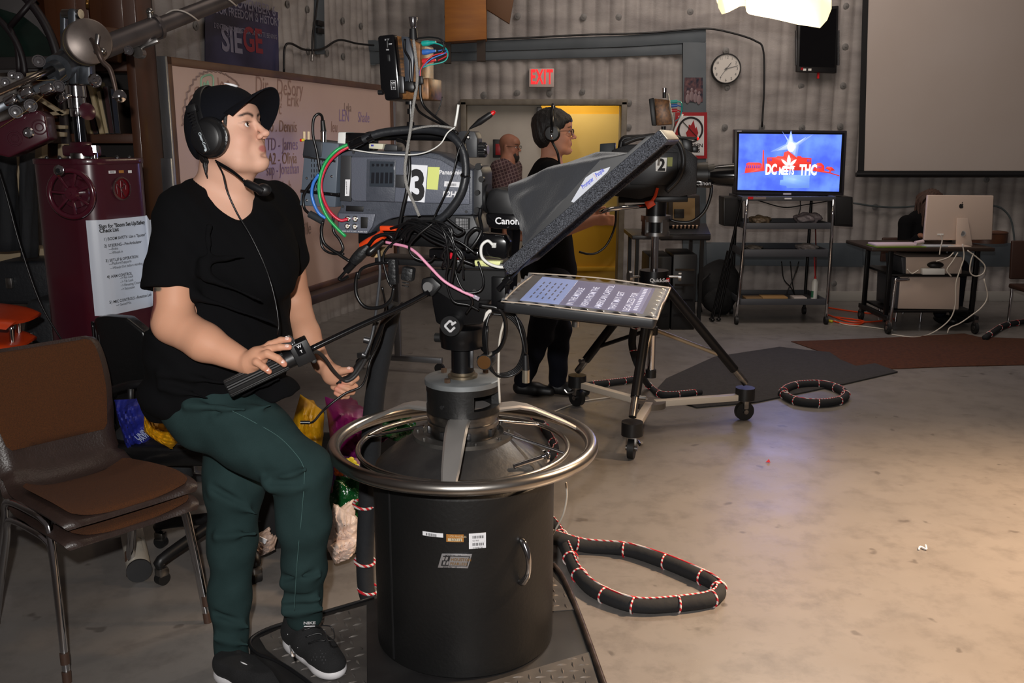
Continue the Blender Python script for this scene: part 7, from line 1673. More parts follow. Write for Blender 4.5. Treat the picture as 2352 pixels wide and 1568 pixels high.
nt.links.new(tc.outputs['Object'],nn.inputs['Vector']);nt.links.new(nn.outputs[0],cr.inputs[0]);nt.links.new(cr.outputs[0],nt.nodes['Principled BSDF'].inputs['Emission Color'])
b=MB();tq(b,[(1698,307),(1934,309),(1927,440),(1694,436)],.002,.0035,0);scr_=b.build('screen',E1,tv)
def tz(x,y): return (1680+x/8.4,290+y/8.4)
def tvpoly(name,polys,col,off,st=.8):
    b=MB();m=mat('tv_'+name,col,.4,emit=(col,st))
    for q in polys: b.prism([TQ.ab(*tz(*p),off) for p in q],TQ,off,off+.0004)
    return b.build(name,m,scr_,sharp=180)
tvpoly('red_skyline',[[(135,935),(255,900),(285,720),(330,695),(540,700),(585,725),(590,800),(605,460),(628,460),(640,850),(640,860),(250,905)],
                       [(685,900),(685,600),(860,595),(890,575),(1000,580),(1020,500),(1100,470),(1180,500),(1240,575),(1340,575),(1360,600),(1545,615),(1540,860),(1440,850),(1000,850)],
                       [(1560,860),(1620,750),(1660,705),(1730,705),(1790,760),(1795,860),(1880,880),(1890,850),(1810,815),(1850,775),(1940,790),(2000,850),(1920,860),(1910,890),(2085,945),(2085,965),(1900,910)]],(228,62,52),.0036,.75)
tvpoly('skyline_windows',[[(290+i*36,745),(308+i*36,745),(308+i*36,805),(290+i*36,805)] for i in range(8)]+[[(715+i*24,620),(730+i*24,620),(730+i*24,670),(715+i*24,670)] for i in range(3)]+[[(1460+i*24,630),(1475+i*24,630),(1475+i*24,685),(1460+i*24,685)] for i in range(3)]+[[(1640+i*26,765),(1655+i*26,765),(1655+i*26,810),(1640+i*26,810)] for i in range(4)],(120,70,190),.0041,.7)
st=[(1150,140),(1185,310),(1230,330),(1450,200),(1260,370),(1240,470),(1230,560),(1150,490),(1100,440),(870,470),(1080,350),(1100,300),(1030,150),(1110,290)]
def shrink(k,kx=1.): return [[(1150+(x-1150)*k*kx,385+(y-385)*k) for x,y in st]]
tvpoly('light_burst_haze',shrink(1.25,1.15),(140,170,255),.0038,.85);tvpoly('light_burst_glow',shrink(1.),(184,204,255),.0042,.95)
tvpoly('light_burst',[[(1150+math.cos(q*.3)*72*(1.25 if q % 7 == 0 else 1),400+math.sin(q*.3)*95) for q in range(21)]],(252,250,255),.0046,1.1)
tvpoly('pale_panel',[[(1000,940),(1510,940),(1500,1190),(1070,1190),(1060,1150),(930,1130),(940,1040),(1000,1030)]],(124,166,250),.0037,.8)
def leaflet(cx,cy,ang,L_,w_):
    out=[]
    for i in range(13):
        f=i/6 if i <= 6 else (12-i)/6;s=1 if i <= 6 else -1;wv=w_*math.sin(PI*min(f,1))**.8*(1-.3*f);out.append((cx+math.sin(ang)*L_*f+math.cos(ang)*s*wv,cy-math.cos(ang)*L_*f+math.sin(ang)*s*wv))
    return out
tvpoly('leaf_symbol',[leaflet(1108,760,0,215,42),leaflet(1100,765,-.82,190,34),leaflet(1118,765,.82,190,34),leaflet(1100,780,-1.52,115,22),leaflet(1118,780,1.52,115,22),[(1100,770),(1116,770),(1114,800),(1102,800)]],(252,252,255),.0047,1.)
b=MB()
def tvt(s,x,y,size,sx): text(b,s,TQ.hit(*tz(x,y),.0052),(1,0,0),(0,0,1),size,0,bold=.045,sx=sx)
tvt('DC',650,925,.122,.56);tvt('MEETS',912,928,.086,.54);tvt('THC',1310,933,.122,.60)
b.build('title_lettering',mat('tv_white',(252,252,255),.4,emit=((252,252,255),1.)),scr_)
b=MB();b.box(TQ.hit(1808,445,.004),(.07,.004,.014));b.m=0;b.box(TQ.hit(1698,301,.002),(.04,.002,.008));b.build('maker_badge',mat('badge_pale',(190,186,196),.3),tv)
lamp('screen_glow','AREA',TQ.hit(1815,372,.03),TQ.hit(1815,372,.03)+V((-.15,-3,-.6)),6,(.35,.42,1.0),.6)

# cart
ct=thing('equipment_cart','grey four-shelf cart with chrome legs carrying the television','cart',P(1800,735,8.35).xy.to_3d())
CF,CB_=8.12,8.62;shm_=mat('shelf_grey',(66,68,74),.5)
for nm,f0,f1 in (('front',(1716,458),(1692,722)),('front',(1914,458),(1897,735))):
    b=MB();A_,B2=P(f0[0],f0[1],CF),P(f1[0],f1[1],CF);B2.z=.06;b.tube([A_,A_.lerp(B2,.5)+V((0,-.01,0)),B2],.014,12,4);b.build('post',chrome,ct,sharp=180)
    b=MB();c=V((B2.x,B2.y,.035));b.cyl(c-V((.013,0,0)),c+V((.013,0,0)),.035,n=22);b.build('caster',rubber,ct)
    b=MB();C_=V((A_.x+(.03 if f0[0] < 1800 else -.03),CB_,0));b.cyl(V((C_.x,CB_,A_.z)),V((C_.x,CB_,.06)),.014,n=12);b.build('post',blackmetal,ct)
    b=MB();c=V((C_.x,CB_,.035));b.cyl(c-V((.013,0,0)),c+V((.013,0,0)),.035,n=22);b.build('caster',rubber,ct)
for (u0,u1,v,h) in ((1706,1918,456,10),(1712,1908,519,14),(1708,1900,581,17),(1702,1895,693,14)):
    A_,B2=P(u0,v-h/2,CF),P(u1,v+h/2,CF);b=MB();zc=(A_.z+B2.z)/2;hh=A_.z-B2.z;b.box(((A_.x+B2.x)/2,(CF+CB_)/2,B2.z+.01),(B2.x-A_.x,CB_-CF,.012));
    for y in (CF,CB_): b.box(((A_.x+B2.x)/2,y,zc),(B2.x-A_.x,.012,hh),bev=.002)
    for x in (A_.x,B2.x): b.box((x,(CF+CB_)/2,zc),(.012,CB_-CF,hh),bev=.002)
    b.build('shelf',shm_,ct)
b=MB();b.box(P(1738,454.5,CF-.012),(.16,.004,.022),m=0);b.box(P(1724,454.5,CF-.014),(.045,.004,.022),m=1);b.build('cart_sticker',[mat('sticker_grey',(130,116,112),.5),redm],ct)
b=MB();b.box(P(1810,456,CF-.012),(.06,.004,.012));b.build('cart_badge',stk,ct)
for i,(u0,u1) in enumerate(((1662,1706),(1917,1959))):
    t=thing('speaker',('black loudspeaker hanging left of the television cart','black loudspeaker on the right side of the television cart')[i],'speaker',TQ.hit((u0+u1)/2,520))
    b=MB();tq(b,[(u0,452),(u1,452),(u1,521),(u0,519)],-.18,.02,.006);b.build('cabinet',black,t);b=MB();tq(b,[(u0+3,455),(u1-3,455),(u1-3,516),(u0+3,515)],.02,.026,.003);b.build('grille',blackmatte,t)
bagm=mat('crumpled_plastic',(120,112,112),.4,bump=(40,.8))
for i,(u,v,rx,rz,col) in enumerate(((1745,505,.085,.035,(112,96,78)),(1855,501,.10,.045,(120,112,116)),(1853,568,.085,.03,(128,122,122)),(1730,568,.07,.018,(110,104,98)))):
    soft('plastic_bag',P(u,v,8.28),(rx,.08,rz),mat('shelf_bag_%d' % i,col,.45,bump=(40,.8)),('tan crumpled bag on the cart top shelf under the screen','pale crumpled bag on the cart shelf, right side','whitish crumpled paper on the second cart shelf','flat pale packet at left of the second cart shelf')[i],'bag',20+i,.25,7.)
t=thing('spray_can','white and green spray can with red straw on the bottom cart shelf','spray can',P(1869,690,8.3));b0=P(1869,690,8.3);tz_=P(1869,640,8.3).z
b=MB();b.lathe([(.026,b0.z),(.028,b0.z+.01),(.028,tz_-.03),(.018,tz_-.01),(.012,tz_)],(b0.x,b0.y,0),n=24);b.build('can',whiteplast,t)
b=MB();b.lathe([(.0285,b0.z+.03),(.0285,b0.z+.09)],(b0.x-.001,b0.y+.001,0),n=24);b.build('green_band',mat('can_green',(60,120,90),.4),t)
b=MB();b.cyl((b0.x,b0.y,tz_),P(1870,590,8.3),.004,n=8);b.cyl((b0.x,b0.y,tz_),(b0.x,b0.y,tz_+.02),.010,n=12);b.build('red_straw',redm,t)
wire('red_cable',[P(1873,520,8.5),P(1874,590,8.52),P(1872,640,8.45)],.006,mat('dull_red',(110,34,28),.5),'dull red cable hanging behind the cart shelves')
for i,pts in enumerate(([(1795,600),(1800,640),(1818,662),(1830,690)],[(1835,600),(1822,640),(1808,670),(1805,690)],[(1815,600),(1820,650),(1828,690)],[(1740,460),(1800,476),(1850,470),(1900,462)],[(1838,458),(1838,480),(1830,505)])):
    wire('cable',[P(u,v,8.56) for u,v in pts],.005,K,('dark lead crossing left behind the lower cart shelf','dark lead crossing right behind the lower cart shelf','middle dark lead behind the lower cart shelf','dark cable sagging right under the television','short dark lead dropping behind the upper shelf')[i])
for i,(u0,u1,v,c) in enumerate(((1748,1806,688,(150,116,70)),(1710,1748,690,(120,94,60)),(1820,1850,689,(170,160,156)))):
    b=MB();A_,B2=P(u0,v,8.2),P(u1,v-8,8.2);b.box(((A_.x+B2.x)/2,8.22,(A_.z+B2.z)/2),(B2.x-A_.x,.14,abs(B2.z-A_.z)),bev=.003);b.build('cardboard_piece',mat('cardboard_%d' % i,c,.7),label=('tan cardboard slab lying on the bottom cart shelf','darker cardboard scrap at left of the bottom shelf','white packet on the bottom shelf next to the spray can')[i],cat='cardboard')

# rolled stands, backpack, table with equipment on the left of the cart
ruck=mat('backpack_black',(10,10,13),.8,bump=(30,.4))
t=thing('backpack','black backpack slumped on the floor against the wall','backpack',G(1645,722));p=G(1645,722)
soft('pack_body',(p.x+.02,p.y+.05,.25),(.20,.16,.24),ruck,None,None,30,.10,4.,parent=t);soft('front_pocket',(p.x,p.y-.10,.16),(.13,.07,.12),ruck,None,None,31,.08,5.,parent=t)
b=MB();b.tube([V((p.x-.1,p.y-.1,.40)),V((p.x-.2,p.y-.14,.28)),V((p.x-.17,p.y-.14,.05))],.012,8,4);b.build('strap',ruck,t,sharp=180)
t=thing('light_stand','folded black light stand leaning against the cart left of the television','stand',G(1640,735));sp0,sp1=G(1640,738)+V((0,0,.02)),P(1704,458,8.15)
b=MB();b.cyl(sp0.lerp(sp1,.1),sp1,.011,n=10);b.cyl(sp0.lerp(sp1,.45),sp0.lerp(sp1,.52),.022,n=12);b.build('centre_tube',blackmetal,t)
for k in range(3):
    o_=V((math.cos(k*2.1)*.04,math.sin(k*2.1)*.03,0));b=MB();b.cyl(sp0+o_,sp0.lerp(sp1,.58)+o_*.7,.010,n=10);b.ell(sp0+o_,(.022,.022,.014));b.build('leg',blackmetal,t)
TY=7.9;t=thing('side_table','dark table with electronics behind the second camera','table',P(1540,700,TY).xy.to_3d())
zt_=P(1540,545,TY).z;xl_,xr_=P(1452,545,TY).x,P(1632,545,TY).x;b=MB();b.box(((xl_+xr_)/2,TY+.3,zt_),(xr_-xl_,.62,.035),bev=.004);b.build('table_top',mat('table_dark',(34,32,34),.4),t)
for x in (xl_+.05,xr_-.06):
    for y in (TY+.05,TY+.55): b=MB();b.box((x,y,zt_/2),(.03,.03,zt_));b.build('leg',blackmetal,t)
t=thing('monitor_deck','old monitor with tan panel on the side table','monitor',V((P(1572,510,TY).x,TY+.2,zt_+.02)))
Q=Plane((0,TY+.1,0),(1,0,0));b=MB();b.pprism([(1535,448),(1608,448),(1608,520),(1535,520)],Q,-.30,0,0,bev=.008);b.build('housing',mat('deck_dark',(40,34,32),.5),t)
b=MB();b.pprism([(1545,455),(1596,455),(1596,508),(1545,508)],Q,0,.006,0,bev=.002);b.build('tan_panel',mat('panel_tan',(128,104,70),.5),t)
b=MB();b.pprism([(1548,480),(1570,480),(1570,500),(1548,500)],Q,.006,.03,0,bev=.002);b.build('module',black,t)
t=thing('mixer_panel','small mixer with row of pale knobs on the side table','mixer',P(1570,540,TY));b=MB();A_=P(1575,532,TY+.02);b.box(A_+V((0,.1,-.01)),(.42,.22,.06),rot=(.35,0,0),bev=.004);b.build('chassis',black,t)
for i in range(7):
    b=MB();p=P(1546+i*9,523,TY-.02);b.cyl(p,p+V((0,-.015,.02)),.009,n=10);b.build('fader_knob',mat('knob_tan',(150,120,96),.4),t)
for i,(u0,u1,v0) in enumerate(((1492,1545,590),(1548,1603,585))):
    t=thing('flight_case',('tall black equipment rack under the side table, left one','tall black equipment rack under the side table, right one')[i],'equipment rack',P((u0+u1)/2,712,TY-.05));A_,B2=P(u0,v0,TY-.05),P(u1,v0,TY-.05)
    b=MB();b.box(((A_.x+B2.x)/2,TY+.2,A_.z/2),(B2.x-A_.x,.45,A_.z),bev=.008);b.build('case_body',black,t)
    b=MB();
    for k in range(4): b.box(((A_.x+B2.x)/2,TY-.03,A_.z*(.2+.2*k)),((B2.x-A_.x)*.8,.01,.02))
    b.build('rack_trim',blackgloss,t)

# ---------------------------------------------------------------- silver computer desk
DY=7.75
dk=thing('computer_desk','black rolling metal computer desk with the silver computer on top','desk',G(2150,755).xy.to_3d())
zd_=P(2140,572,DY).z;x0,x1=P(2004,572,DY).x,P(2286,572,DY).x
b=MB();b.box(((x0+x1)/2-.02,DY+.27,zd_),(x1-x0,.62,.03),bev=.006);b.build('desk_top',mat('desk_brown',(48,36,30),.4),dk)
for i,(u,y) in enumerate(((2048,DY),(2250,DY+.02),(2048,DY+.5),(2250,DY+.5))):
    b=MB();x=P(u,600,DY).x;b.box((x,y+.03,zd_/2+.04),(.035,.035,zd_-.10),bev=.003);b.build('leg',blackmetal,dk)
for u in (2048,2250):
    b=MB();x=P(u,600,DY).x;b.box((x,DY+.28,.13),(.04,.66,.04),bev=.004);b.build('foot_bar',black,dk)
    for y in (DY-.04,DY+.58): b=MB();b.cyl((x-.012,y,.05),(x+.012,y,.05),.05,n=26);b.m=1;b.cyl((x-.015,y,.05),(x+.015,y,.05),.018,n=14);b.box((x,y,.10),(.03,.03,.04));b.build('caster',[rubber,steel],dk)
zs=P(2140,633,DY).z;b=MB();b.box(((P(2050,633,DY).x+P(2248,633,DY).x)/2,DY+.28,zs),(P(2248,633,DY).x-P(2050,633,DY).x,.5,.02),bev=.003);b.build('middle_shelf',blackmetal,dk)
zl=P(2140,714,DY).z;b=MB();b.box(((P(2050,633,DY).x+P(2248,633,DY).x)/2,DY+.28,zl-.01),(P(2248,633,DY).x-P(2050,633,DY).x,.5,.02),bev=.003);b.build('lower_shelf',blackmetal,dk)
alu=mat('silver_aluminium',(206,186,172),.4,.12)
im=thing('desktop_computer','large silver all-in-one computer seen from behind on the desk','computer',P(2210,573,DY+.12))
Q=Plane((0,DY+.05,0),(1,.03,0));b=MB();b.pprism([(2131,448),(2283,449),(2279,551),(2122,552)],Q,-.03,0,0,bev=.008,seg=3);b.build('display_back',alu,im)
A_=P(2210,502,DY+.0);B2=P(2210,573,DY-.04)
b=MB();b.prism([(Q.ab(2195,500)),(Q.ab(2219,500)),(Q.ab(2231,572)),(Q.ab(2192,572))],Q,.015,.03,bev=.002);b.box((B2.x,DY+.08,zd_+.02),(.19,.16,.008),bev=.003);b.build('stand',alu,im)
b=MB();b.cyl(Q.hit(2211,536,.03),Q.hit(2211,536,.033),.024,n=28);b.build('cable_hole',mat('hole_grey',(110,108,106),.4),im)
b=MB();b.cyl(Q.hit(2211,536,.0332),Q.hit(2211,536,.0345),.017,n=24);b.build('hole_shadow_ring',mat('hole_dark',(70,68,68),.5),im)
lc=V((*Q.ab(2208,473),));app=[]
for i in range(40):
    a=2*PI*i/40;r=.0205*(1+.05*math.cos(2*a));x=r*math.sin(a)*.98;z=r*math.cos(a)
    if z > .012: z -= .006*math.exp(-(x/.006)**2)
    if z < -.014: z += .0035*math.exp(-(x/.005)**2)
    d=math.hypot(x-.0235,z-.003)
    if d < .011: k=.011/d;x,z=.0235+(x-.0235)*k,.003+(z-.003)*k
    app.append((lc[0]+x,lc[1]+z))
b=MB();b.prism(app,Q,.0,.0015);b.prism([(lc[0]+.001,lc[1]+.021),(lc[0]+.002,lc[1]+.029),(lc[0]+.008,lc[1]+.036),(lc[0]+.0095,lc[1]+.028),(lc[0]+.006,lc[1]+.0225)],Q,0,.0015);b.build('fruit_logo',ink,im)
b=MB();b.box(Q.hit(2160,538,.004),(.05,.006,.012));b.build('port_row',whiteplast,im)
for i,(px,lab,m_,dep) in enumerate((([(2068,636),(2206,636),(2202,711),(2062,709)],'silver computer tower lying on the lower desk shelf',alu,.42),([(2081,590),(2211,590),(2209,629),(2081,629)],'silver computer box on the middle desk shelf',alu,.36))):
    t=thing('computer_tower',lab,'computer',P(2135,px[2][1],DY+.06));Q2=Plane((0,DY+.06,0),(1,0,0));b=MB();b.pprism(px,Q2,-dep,0,0,bev=.006);b.build('case_panel',m_,t)
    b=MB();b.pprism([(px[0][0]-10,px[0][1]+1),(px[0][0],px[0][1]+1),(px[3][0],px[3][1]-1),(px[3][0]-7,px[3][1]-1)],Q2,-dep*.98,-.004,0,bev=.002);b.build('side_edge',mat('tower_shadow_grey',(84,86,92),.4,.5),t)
t=thing('power_brick','white box in front of the cables on the middle desk shelf','box',P(2140,630,DY));b=MB();Q2=Plane((0,DY+.02,0),(1,0,0));b.pprism([(2117,616),(2168,616),(2168,630),(2117,630)],Q2,-.03,.02,0,bev=.004);b.build('box_body',whiteplast,t)
b=MB();b.ell(P(2148,608,DY+.06),(.07,.05,.03));b.build('cable_bundle',black,label='dark bundle of adapters above the white box',cat='adapter')
t=thing('notebook','open notebook with green cover lying at the left of the desk','notebook',P(2060,571,DY));b=MB();zc=zd_+.02;c=P(2060,568,DY+.05);b.box((c.x,DY+.07,zc),(.42,.20,.006),rot=(0,0,.05));b.build('green_cover',mat('cover_green',(110,140,40),.5),t)
b=MB();b.box((c.x-.01,DY+.08,zc+.013),(.38,.18,.018),rot=(0,0,.05),bev=.004);b.cyl((c.x+.13,DY+.0,zc+.03),(c.x+.2,DY+.02,zc+.04),.018,n=14);b.build('pages',mat('pages_white',(200,180,184),.6),t)
b=MB();c=P(2150,566,DY+.04);b.box((c.x,DY+.06,zd_+.022),(.30,.10,.012),bev=.003);b.build('keyboard',mat('keyboard_silver',(180,186,190),.35),label='slim silver keyboard on the desk behind the screen',cat='keyboard')
t=thing('wooden_drum','brown round wooden disc behind the silver computer on the desk','wooden disc',P(2270,580,DY+.35));c=P(2262,569,DY+.42);b=MB();b.cyl((c.x,c.y,zd_+.016),(c.x,c.y,zd_+.10),.17,n=36);b.build('disc_body',mat('disc_wood',(96,58,34),.45,noise=(6,.6,(76,44,26))),t)
b=MB();b.torus((c.x,c.y,zd_+.10),.165,.008,n=36,k=6);b.build('disc_rim',mat('rim_wood',(70,42,26),.5),t)
wc_=MATS['cream_cable']
for i,(pts,lab) in enumerate((([(2160,538),(2164,552),(2160,570),(2158,585)],'short white cable from the computer ports down over the desk edge'),
    ([(2211,560),(2214,590),(2205,620),(2196,650),(2194,700),(2180,735),(2140,765),(2100,774),(2048,768)],'long white cable running from the desk down across the floor'),
    ([(2222,575),(2245,592),(2262,610),(2258,628),(2240,634),(2228,624),(2230,600),(2236,582)],'white cable hanging in a loop at the right of the desk'),
    ([(2200,580),(2188,600),(2175,620),(2185,635)],'white cable between desk top and middle shelf'),
    ([(2190,580),(2180,590),(2165,596),(2150,600)],'thin white cable curling behind the desk edge'),
    ([(2260,640),(2268,680),(2255,705),(2230,725),(2205,742),(2182,752),(2176,765)],'white cable trailing to the floor at the right of the desk'),
    ([(2083,618),(2095,628),(2110,620)],'white plug lead on the middle desk shelf'))):
    pp_=[P(u,v,DY-.05) for u,v in pts];pp_=[V((p.x,p.y,max(p.z,.006))) if p.z > .01 else G(u,v,.006) for p,(u,v) in zip(pp_,pts)]
    wire('white_cable',pp_,.0055,wc_,lab)
# chairs near the desk
bchair=mat('brown_chair_back',(52,28,18),.6)
for i,(u0,u1,v0,v1,Y) in enumerate(((2316,2352,552,640,8.0),(2020,2090,545,600,8.6))):
    t=thing('brown_chair',('brown chair with chrome leg cut by the right edge','brown chair the seated person uses behind the desk')[i],'chair',P((u0+u1)/2,v1+90,Y).xy.to_3d());Q2=Plane((0,Y,0),(1,0,0))
    b=MB();w2=90 if i == 0 else u1-u0;b.pprism([(u0+5,v0),(u0+w2-5,v0),(u0+w2,v1),(u0,v1)],Q2,0,.03,0,bev=.01,seg=3);b.build('backrest',bchair,t)
    zz=P(u0,v1+15,Y).z;xa,xb=P(u0,v1,Y).x,P(u0+w2,v1,Y).x;sgn_=-1 if i == 0 else 1;b=MB();b.box(((xa+xb)/2,Y-.22,zz),(xb-xa,.42,.04),bev=.012,seg=3);b.build('seat',bchair,t)
    for x in (xa+.03,xb-.03):
        for y in (Y-.40,Y-.02): b=MB();b.tube([V((x,y,zz)),V((x,y-.01*0,.01))],.012,10,1);b.build('leg',chrome,t)
b=MB();xa=P(2013,640,8.1).x;b.tube([V((xa+.12,7.72,.46)),V((xa+.02,7.70,.455)),V((xa,7.70,.42)),V((xa-.01,7.70,.02))],.014,12,4);b.build('chrome_leg_tube',chrome,label='chrome tube chair leg standing left of the desk',cat='chair leg',sharp=180)
# ---------------------------------------------------------------- rugs and floor cables
def rug(name,px,m,label,h=.006,bumpy=0.):
    b=MB();b.prism([(G(u,v).x,G(u,v).y) for u,v in px],TP,.001,h,bev=.001);return b.build(name,m,label=label,cat='rug')
rug('brown_rug',[(1817,785),(1900,782),(2050,776),(2215,767),(2250,775),(2400,780),(2400,838),(2200,842),(2048,848),(1995,846),(1960,843),(1920,828),(1895,812),(1860,800)],mat('rug_brown',(84,42,14),.95,noise=(40,.8,(60,28,9)),bump=(180,.6)),'rust brown carpet piece in front of the computer desk',.006)
rug('grey_rug',[(1500,905),(1530,872),(1640,822),(1790,799),(1850,806),(1905,811),(1930,828),(1966,843),(2010,837),(2062,856),(1940,884),(1735,926),(1600,938)],mat('rug_grey',(56,54,54),.95,noise=(40,.8,(46,44,44)),bump=(180,.6)),'dark grey carpet piece on the floor in front of the brown one',.011)
def sleeved(name,pts,r,label,wraps,sleeve=cloth_b,closed=False,top=1.):
    t=thing(name,label,'cable',pts[0]);q=smoothpts(pts,8)
    b=MB();rn=random.Random(len(pts));b.tube(pts,[r*(1+.08*math.sin(i*1.7)) for i in range(len(pts)+1)],18,8,closed=False);b.build('sleeve',sleeve,t,sharp=180)
    idx=[int(len(q)*(k+.5)/wraps) for k in range(wraps)];last=None
    for k in idx:
        d=(q[min(k+1,len(q)-1)]-q[max(k-1,0)]).normalized();b=MB();b.torus(q[k],r*1.10,r*.14,d+V((.1*math.sin(k),.08,.05)),26,8);b.build('cord_wrap',rope,t,sharp=180)
    for k0,k1 in zip(idx,idx[1:]):
        b=MB();pp_=[]
        for k in range(k0,k1+1):
            d=(q[min(k+1,len(q)-1)]-q[max(k-1,0)]).normalized();s=V((d.y,-d.x,0)).normalized();s=s if s.y > 0 else -s;w_=s*.35*top+V((0,0,.95));pp_.append(q[k]+w_.normalized()*r*1.08)
        b.tube(pp_,r*.13,8,1);b.build('cord_run',rope,t,sharp=180)
    return t
rr_=.026
near_loop=[(1225,1262),(1268,1258),(1344,1254),(1434,1262),(1509,1283),(1583,1312),(1636,1338),(1652,1360),(1630,1376),(1568,1386),(1479,1392),(1419,1380),(1359,1350),(1324,1312),(1310,1282),(1292,1240),(1270,1205),(1240,1180)]
sleeved('sleeved_cable_loop',[G(u,v,rr_+.008*(1 if i > 13 else 0)) + (V((0,0,.045)) if i in (0,1) else V((0,0,0))) for i,(u,v) in enumerate(near_loop)],rr_,'large loop of black sleeved cable wound with red and white cord on the floor',14)
far_loop=[(1795,905),(1806,893),(1835,884),(1880,882),(1912,888),(1938,900),(1941,912),(1920,922),(1880,926),(1835,922),(1808,912),(1797,900)]
sleeved('sleeved_cable_loop',[G(u,v,.024) for u,v in far_loop],.024,'small loop of black sleeved cable with cord lying by the grey carpet',9)
sleeved('sleeved_cable',[G(u,v,.022) for u,v in ((1215,945),(1240,965),(1262,1000),(1275,1030),(1262,1050))],.022,'short black sleeved cable with red cord behind the steering ring',4)
sleeved('sleeved_cable',[G(u,v,.022) for u,v in ((1345,884),(1390,880),(1440,874),(1475,868))],.02,'black sleeved cable with red cord lying left of the tripod',4)
sleeved('sleeved_cable',[P(1462,725,5.0),P(1452,790,5.05),P(1470,850,5.1),G(1490,885,.03),G(1520,906,.024),G(1570,905,.024),G(1610,900,.024)],.02,'black sleeved cable with red cord hanging down inside the tripod',7)
sleeved('sleeved_cable',[G(u,v,.025) for u,v in ((2262,775),(2300,750),(2330,742),(2380,735))],.022,'black sleeved cable with cord at the far right edge by the brown carpet',5)
for i,pts in enumerate(([(1900,722),(1950,738),(2010,738),(2060,730)],[(1905,735),(1935,742),(1970,745),(1985,738),(1960,733),(1920,728)],[(1900,706),(1960,715),(2020,722)])):
    wire('orange_cable',[G(u,v,.008) for u,v in pts],.007,MATS['orange_plastic'],('orange extension cord along the wall between cart and desk','orange cord coil on the floor right of the cart','thin orange cord end nearest the wall')[i])
wire('white_cable',[G(u,v,.006) for u,v in ((1915,735),(1940,745),(1990,750),(2050,758))],.005,wc_,'pale cable on the floor between cart and desk')
wire('white_cable',[G(u,v,.006) for u,v in ((1265,948),(1310,930),(1345,920),(1402,912))],.004,wc_,'pale cable on the floor left of the tripod casters')
wire('green_yellow_plug',[G(1900,735,.012),G(1912,738,.012)],.012,mat('plug_yellow',(200,180,40),.5),'yellow plug end on the floor by the cart wheel','plug')
b=MB();p=G(1764,1061,.004);b.add([p+V((-.012,0,0)),p+V((.010,-.006,0)),p+V((.012,.012,.003)),p+V((.006,.004,.016))],[(0,1,2),(0,1,3),(1,2,3),(0,2,3)]);b.build('paper_scrap',redm,label='tiny red scrap on the concrete floor',cat='scrap')
b=MB();p=G(2110,1262,.003);b.tube([p,p+V((.015,.02,.004)),p+V((.03,.0,.002)),p+V((.04,.03,.006))],.004,6,4);b.build('paper_scrap',stk,label='small white paper scrap on the floor at right',cat='scrap',sharp=180)

# ================================================================ SECOND CAMERA ON ITS TRIPOD DOLLY
cF,cR,cL=G(1450,1052),G(1708,964),G(1325,932);ccx=V(((cF.x+cR.x+cL.x)/3,(cF.y+cR.y+cL.y)/3,0));colx=P(1494,880,ccx.y).x;Cc=V((colx,ccx.y,0));SY=Cc.y
td=thing('tripod_dolly','camera tripod with chrome column on a wheeled dolly behind the prompter screen','tripod',Cc)
def cz(v,Y=None): return P(1494,v,Y or SY).z
tubem=mat('tripod_tube',(26,25,27),.4,.4);palem=mat('pale_metal',(176,160,136),.4,.6)
for i,c in enumerate((cF,cR,cL)):
    d=V((c.x-Cc.x,c.y-Cc.y,0));dn_=d.normalized();hub_=Cc+V((0,0,.13));e=V((c.x,c.y,.16))
    b=MB();b.bar(Cc+dn_*.03+V((0,0,.135)),e-dn_*.05-V((0,0,.02)),.045,.035,up=(0,0,1),bev=.003);b.build('dolly_arm',mat('dolly_cream',(206,194,178),.45),td)
    b=MB();b.cyl(e+V((0,0,-.035)),e+V((0,0,.035)),.055,n=28);b.build('caster_hub',black,td)
    b=MB();s_=V((-dn_.y,dn_.x,0));wq=V((c.x,c.y,.055));b.cyl(wq-s_*.016,wq+s_*.016,.055,n=28);b.m=1;b.box(wq+V((0,0,.045)),(.03,.06,.06),rot=(0,0,math.atan2(dn_.y,dn_.x)),bev=.006);b.cyl(wq-s_*.03,wq+s_*.03,.014,n=12);b.tube([wq+s_*.03+V((0,0,.04)),wq+s_*.05+dn_*.03+V((0,0,.03)),wq+s_*.06+dn_*.05+V((0,0,.05))],.008,8,3);b.build('caster',[rubber,steel],td)
    top=Cc+dn_*.055+V((0,0,cz(650)));bot=e+dn_*.0+V((0,0,.06));mid=top.lerp(bot,.55)
    b=MB();b.cyl(top,top.lerp(bot,.86),.026,n=18);b.build('leg',tubem,td)
    b=MB();b.cyl(top.lerp(bot,.84),bot,.020,n=16);b.m=0;b.cyl(top.lerp(bot,.86)+s_*.02,top.lerp(bot,.86)+s_*.055,.014,n=12);b.build('leg_tip',steel,td)
    b=MB();b.cyl(Cc+dn_*.02+V((0,0,cz(758))),top.lerp(bot,.72),.012,n=12);b.build('brace',palem if i != 2 else tubem,td)
b=MB();b.cyl(Cc+V((0,0,.118)),Cc+V((0,0,.150)),.09,n=30);b.build('dolly_hub',mat('dolly_grey',(108,100,92),.5,.4),td)
b=MB();b.cyl(Cc+V((0,0,cz(852))),Cc+V((0,0,cz(536))),.021,n=24);b.build('column',chrome,td)
b=MB();b.cyl(Cc+V((0,0,cz(866))),Cc+V((0,0,cz(848))),.03,n=20);b.build('column_sleeve',black,td);b=MB();b.cyl(Cc+V((0,0,cz(768))),Cc+V((0,0,cz(750))),.032,n=20);b.build('column_sleeve',black,td)
b=MB();b.cyl(Cc+V((0,0,cz(660))),Cc+V((0,0,cz(620))),.085,.08,n=28);cl_=b.build('leg_crown',blackmetal,td)
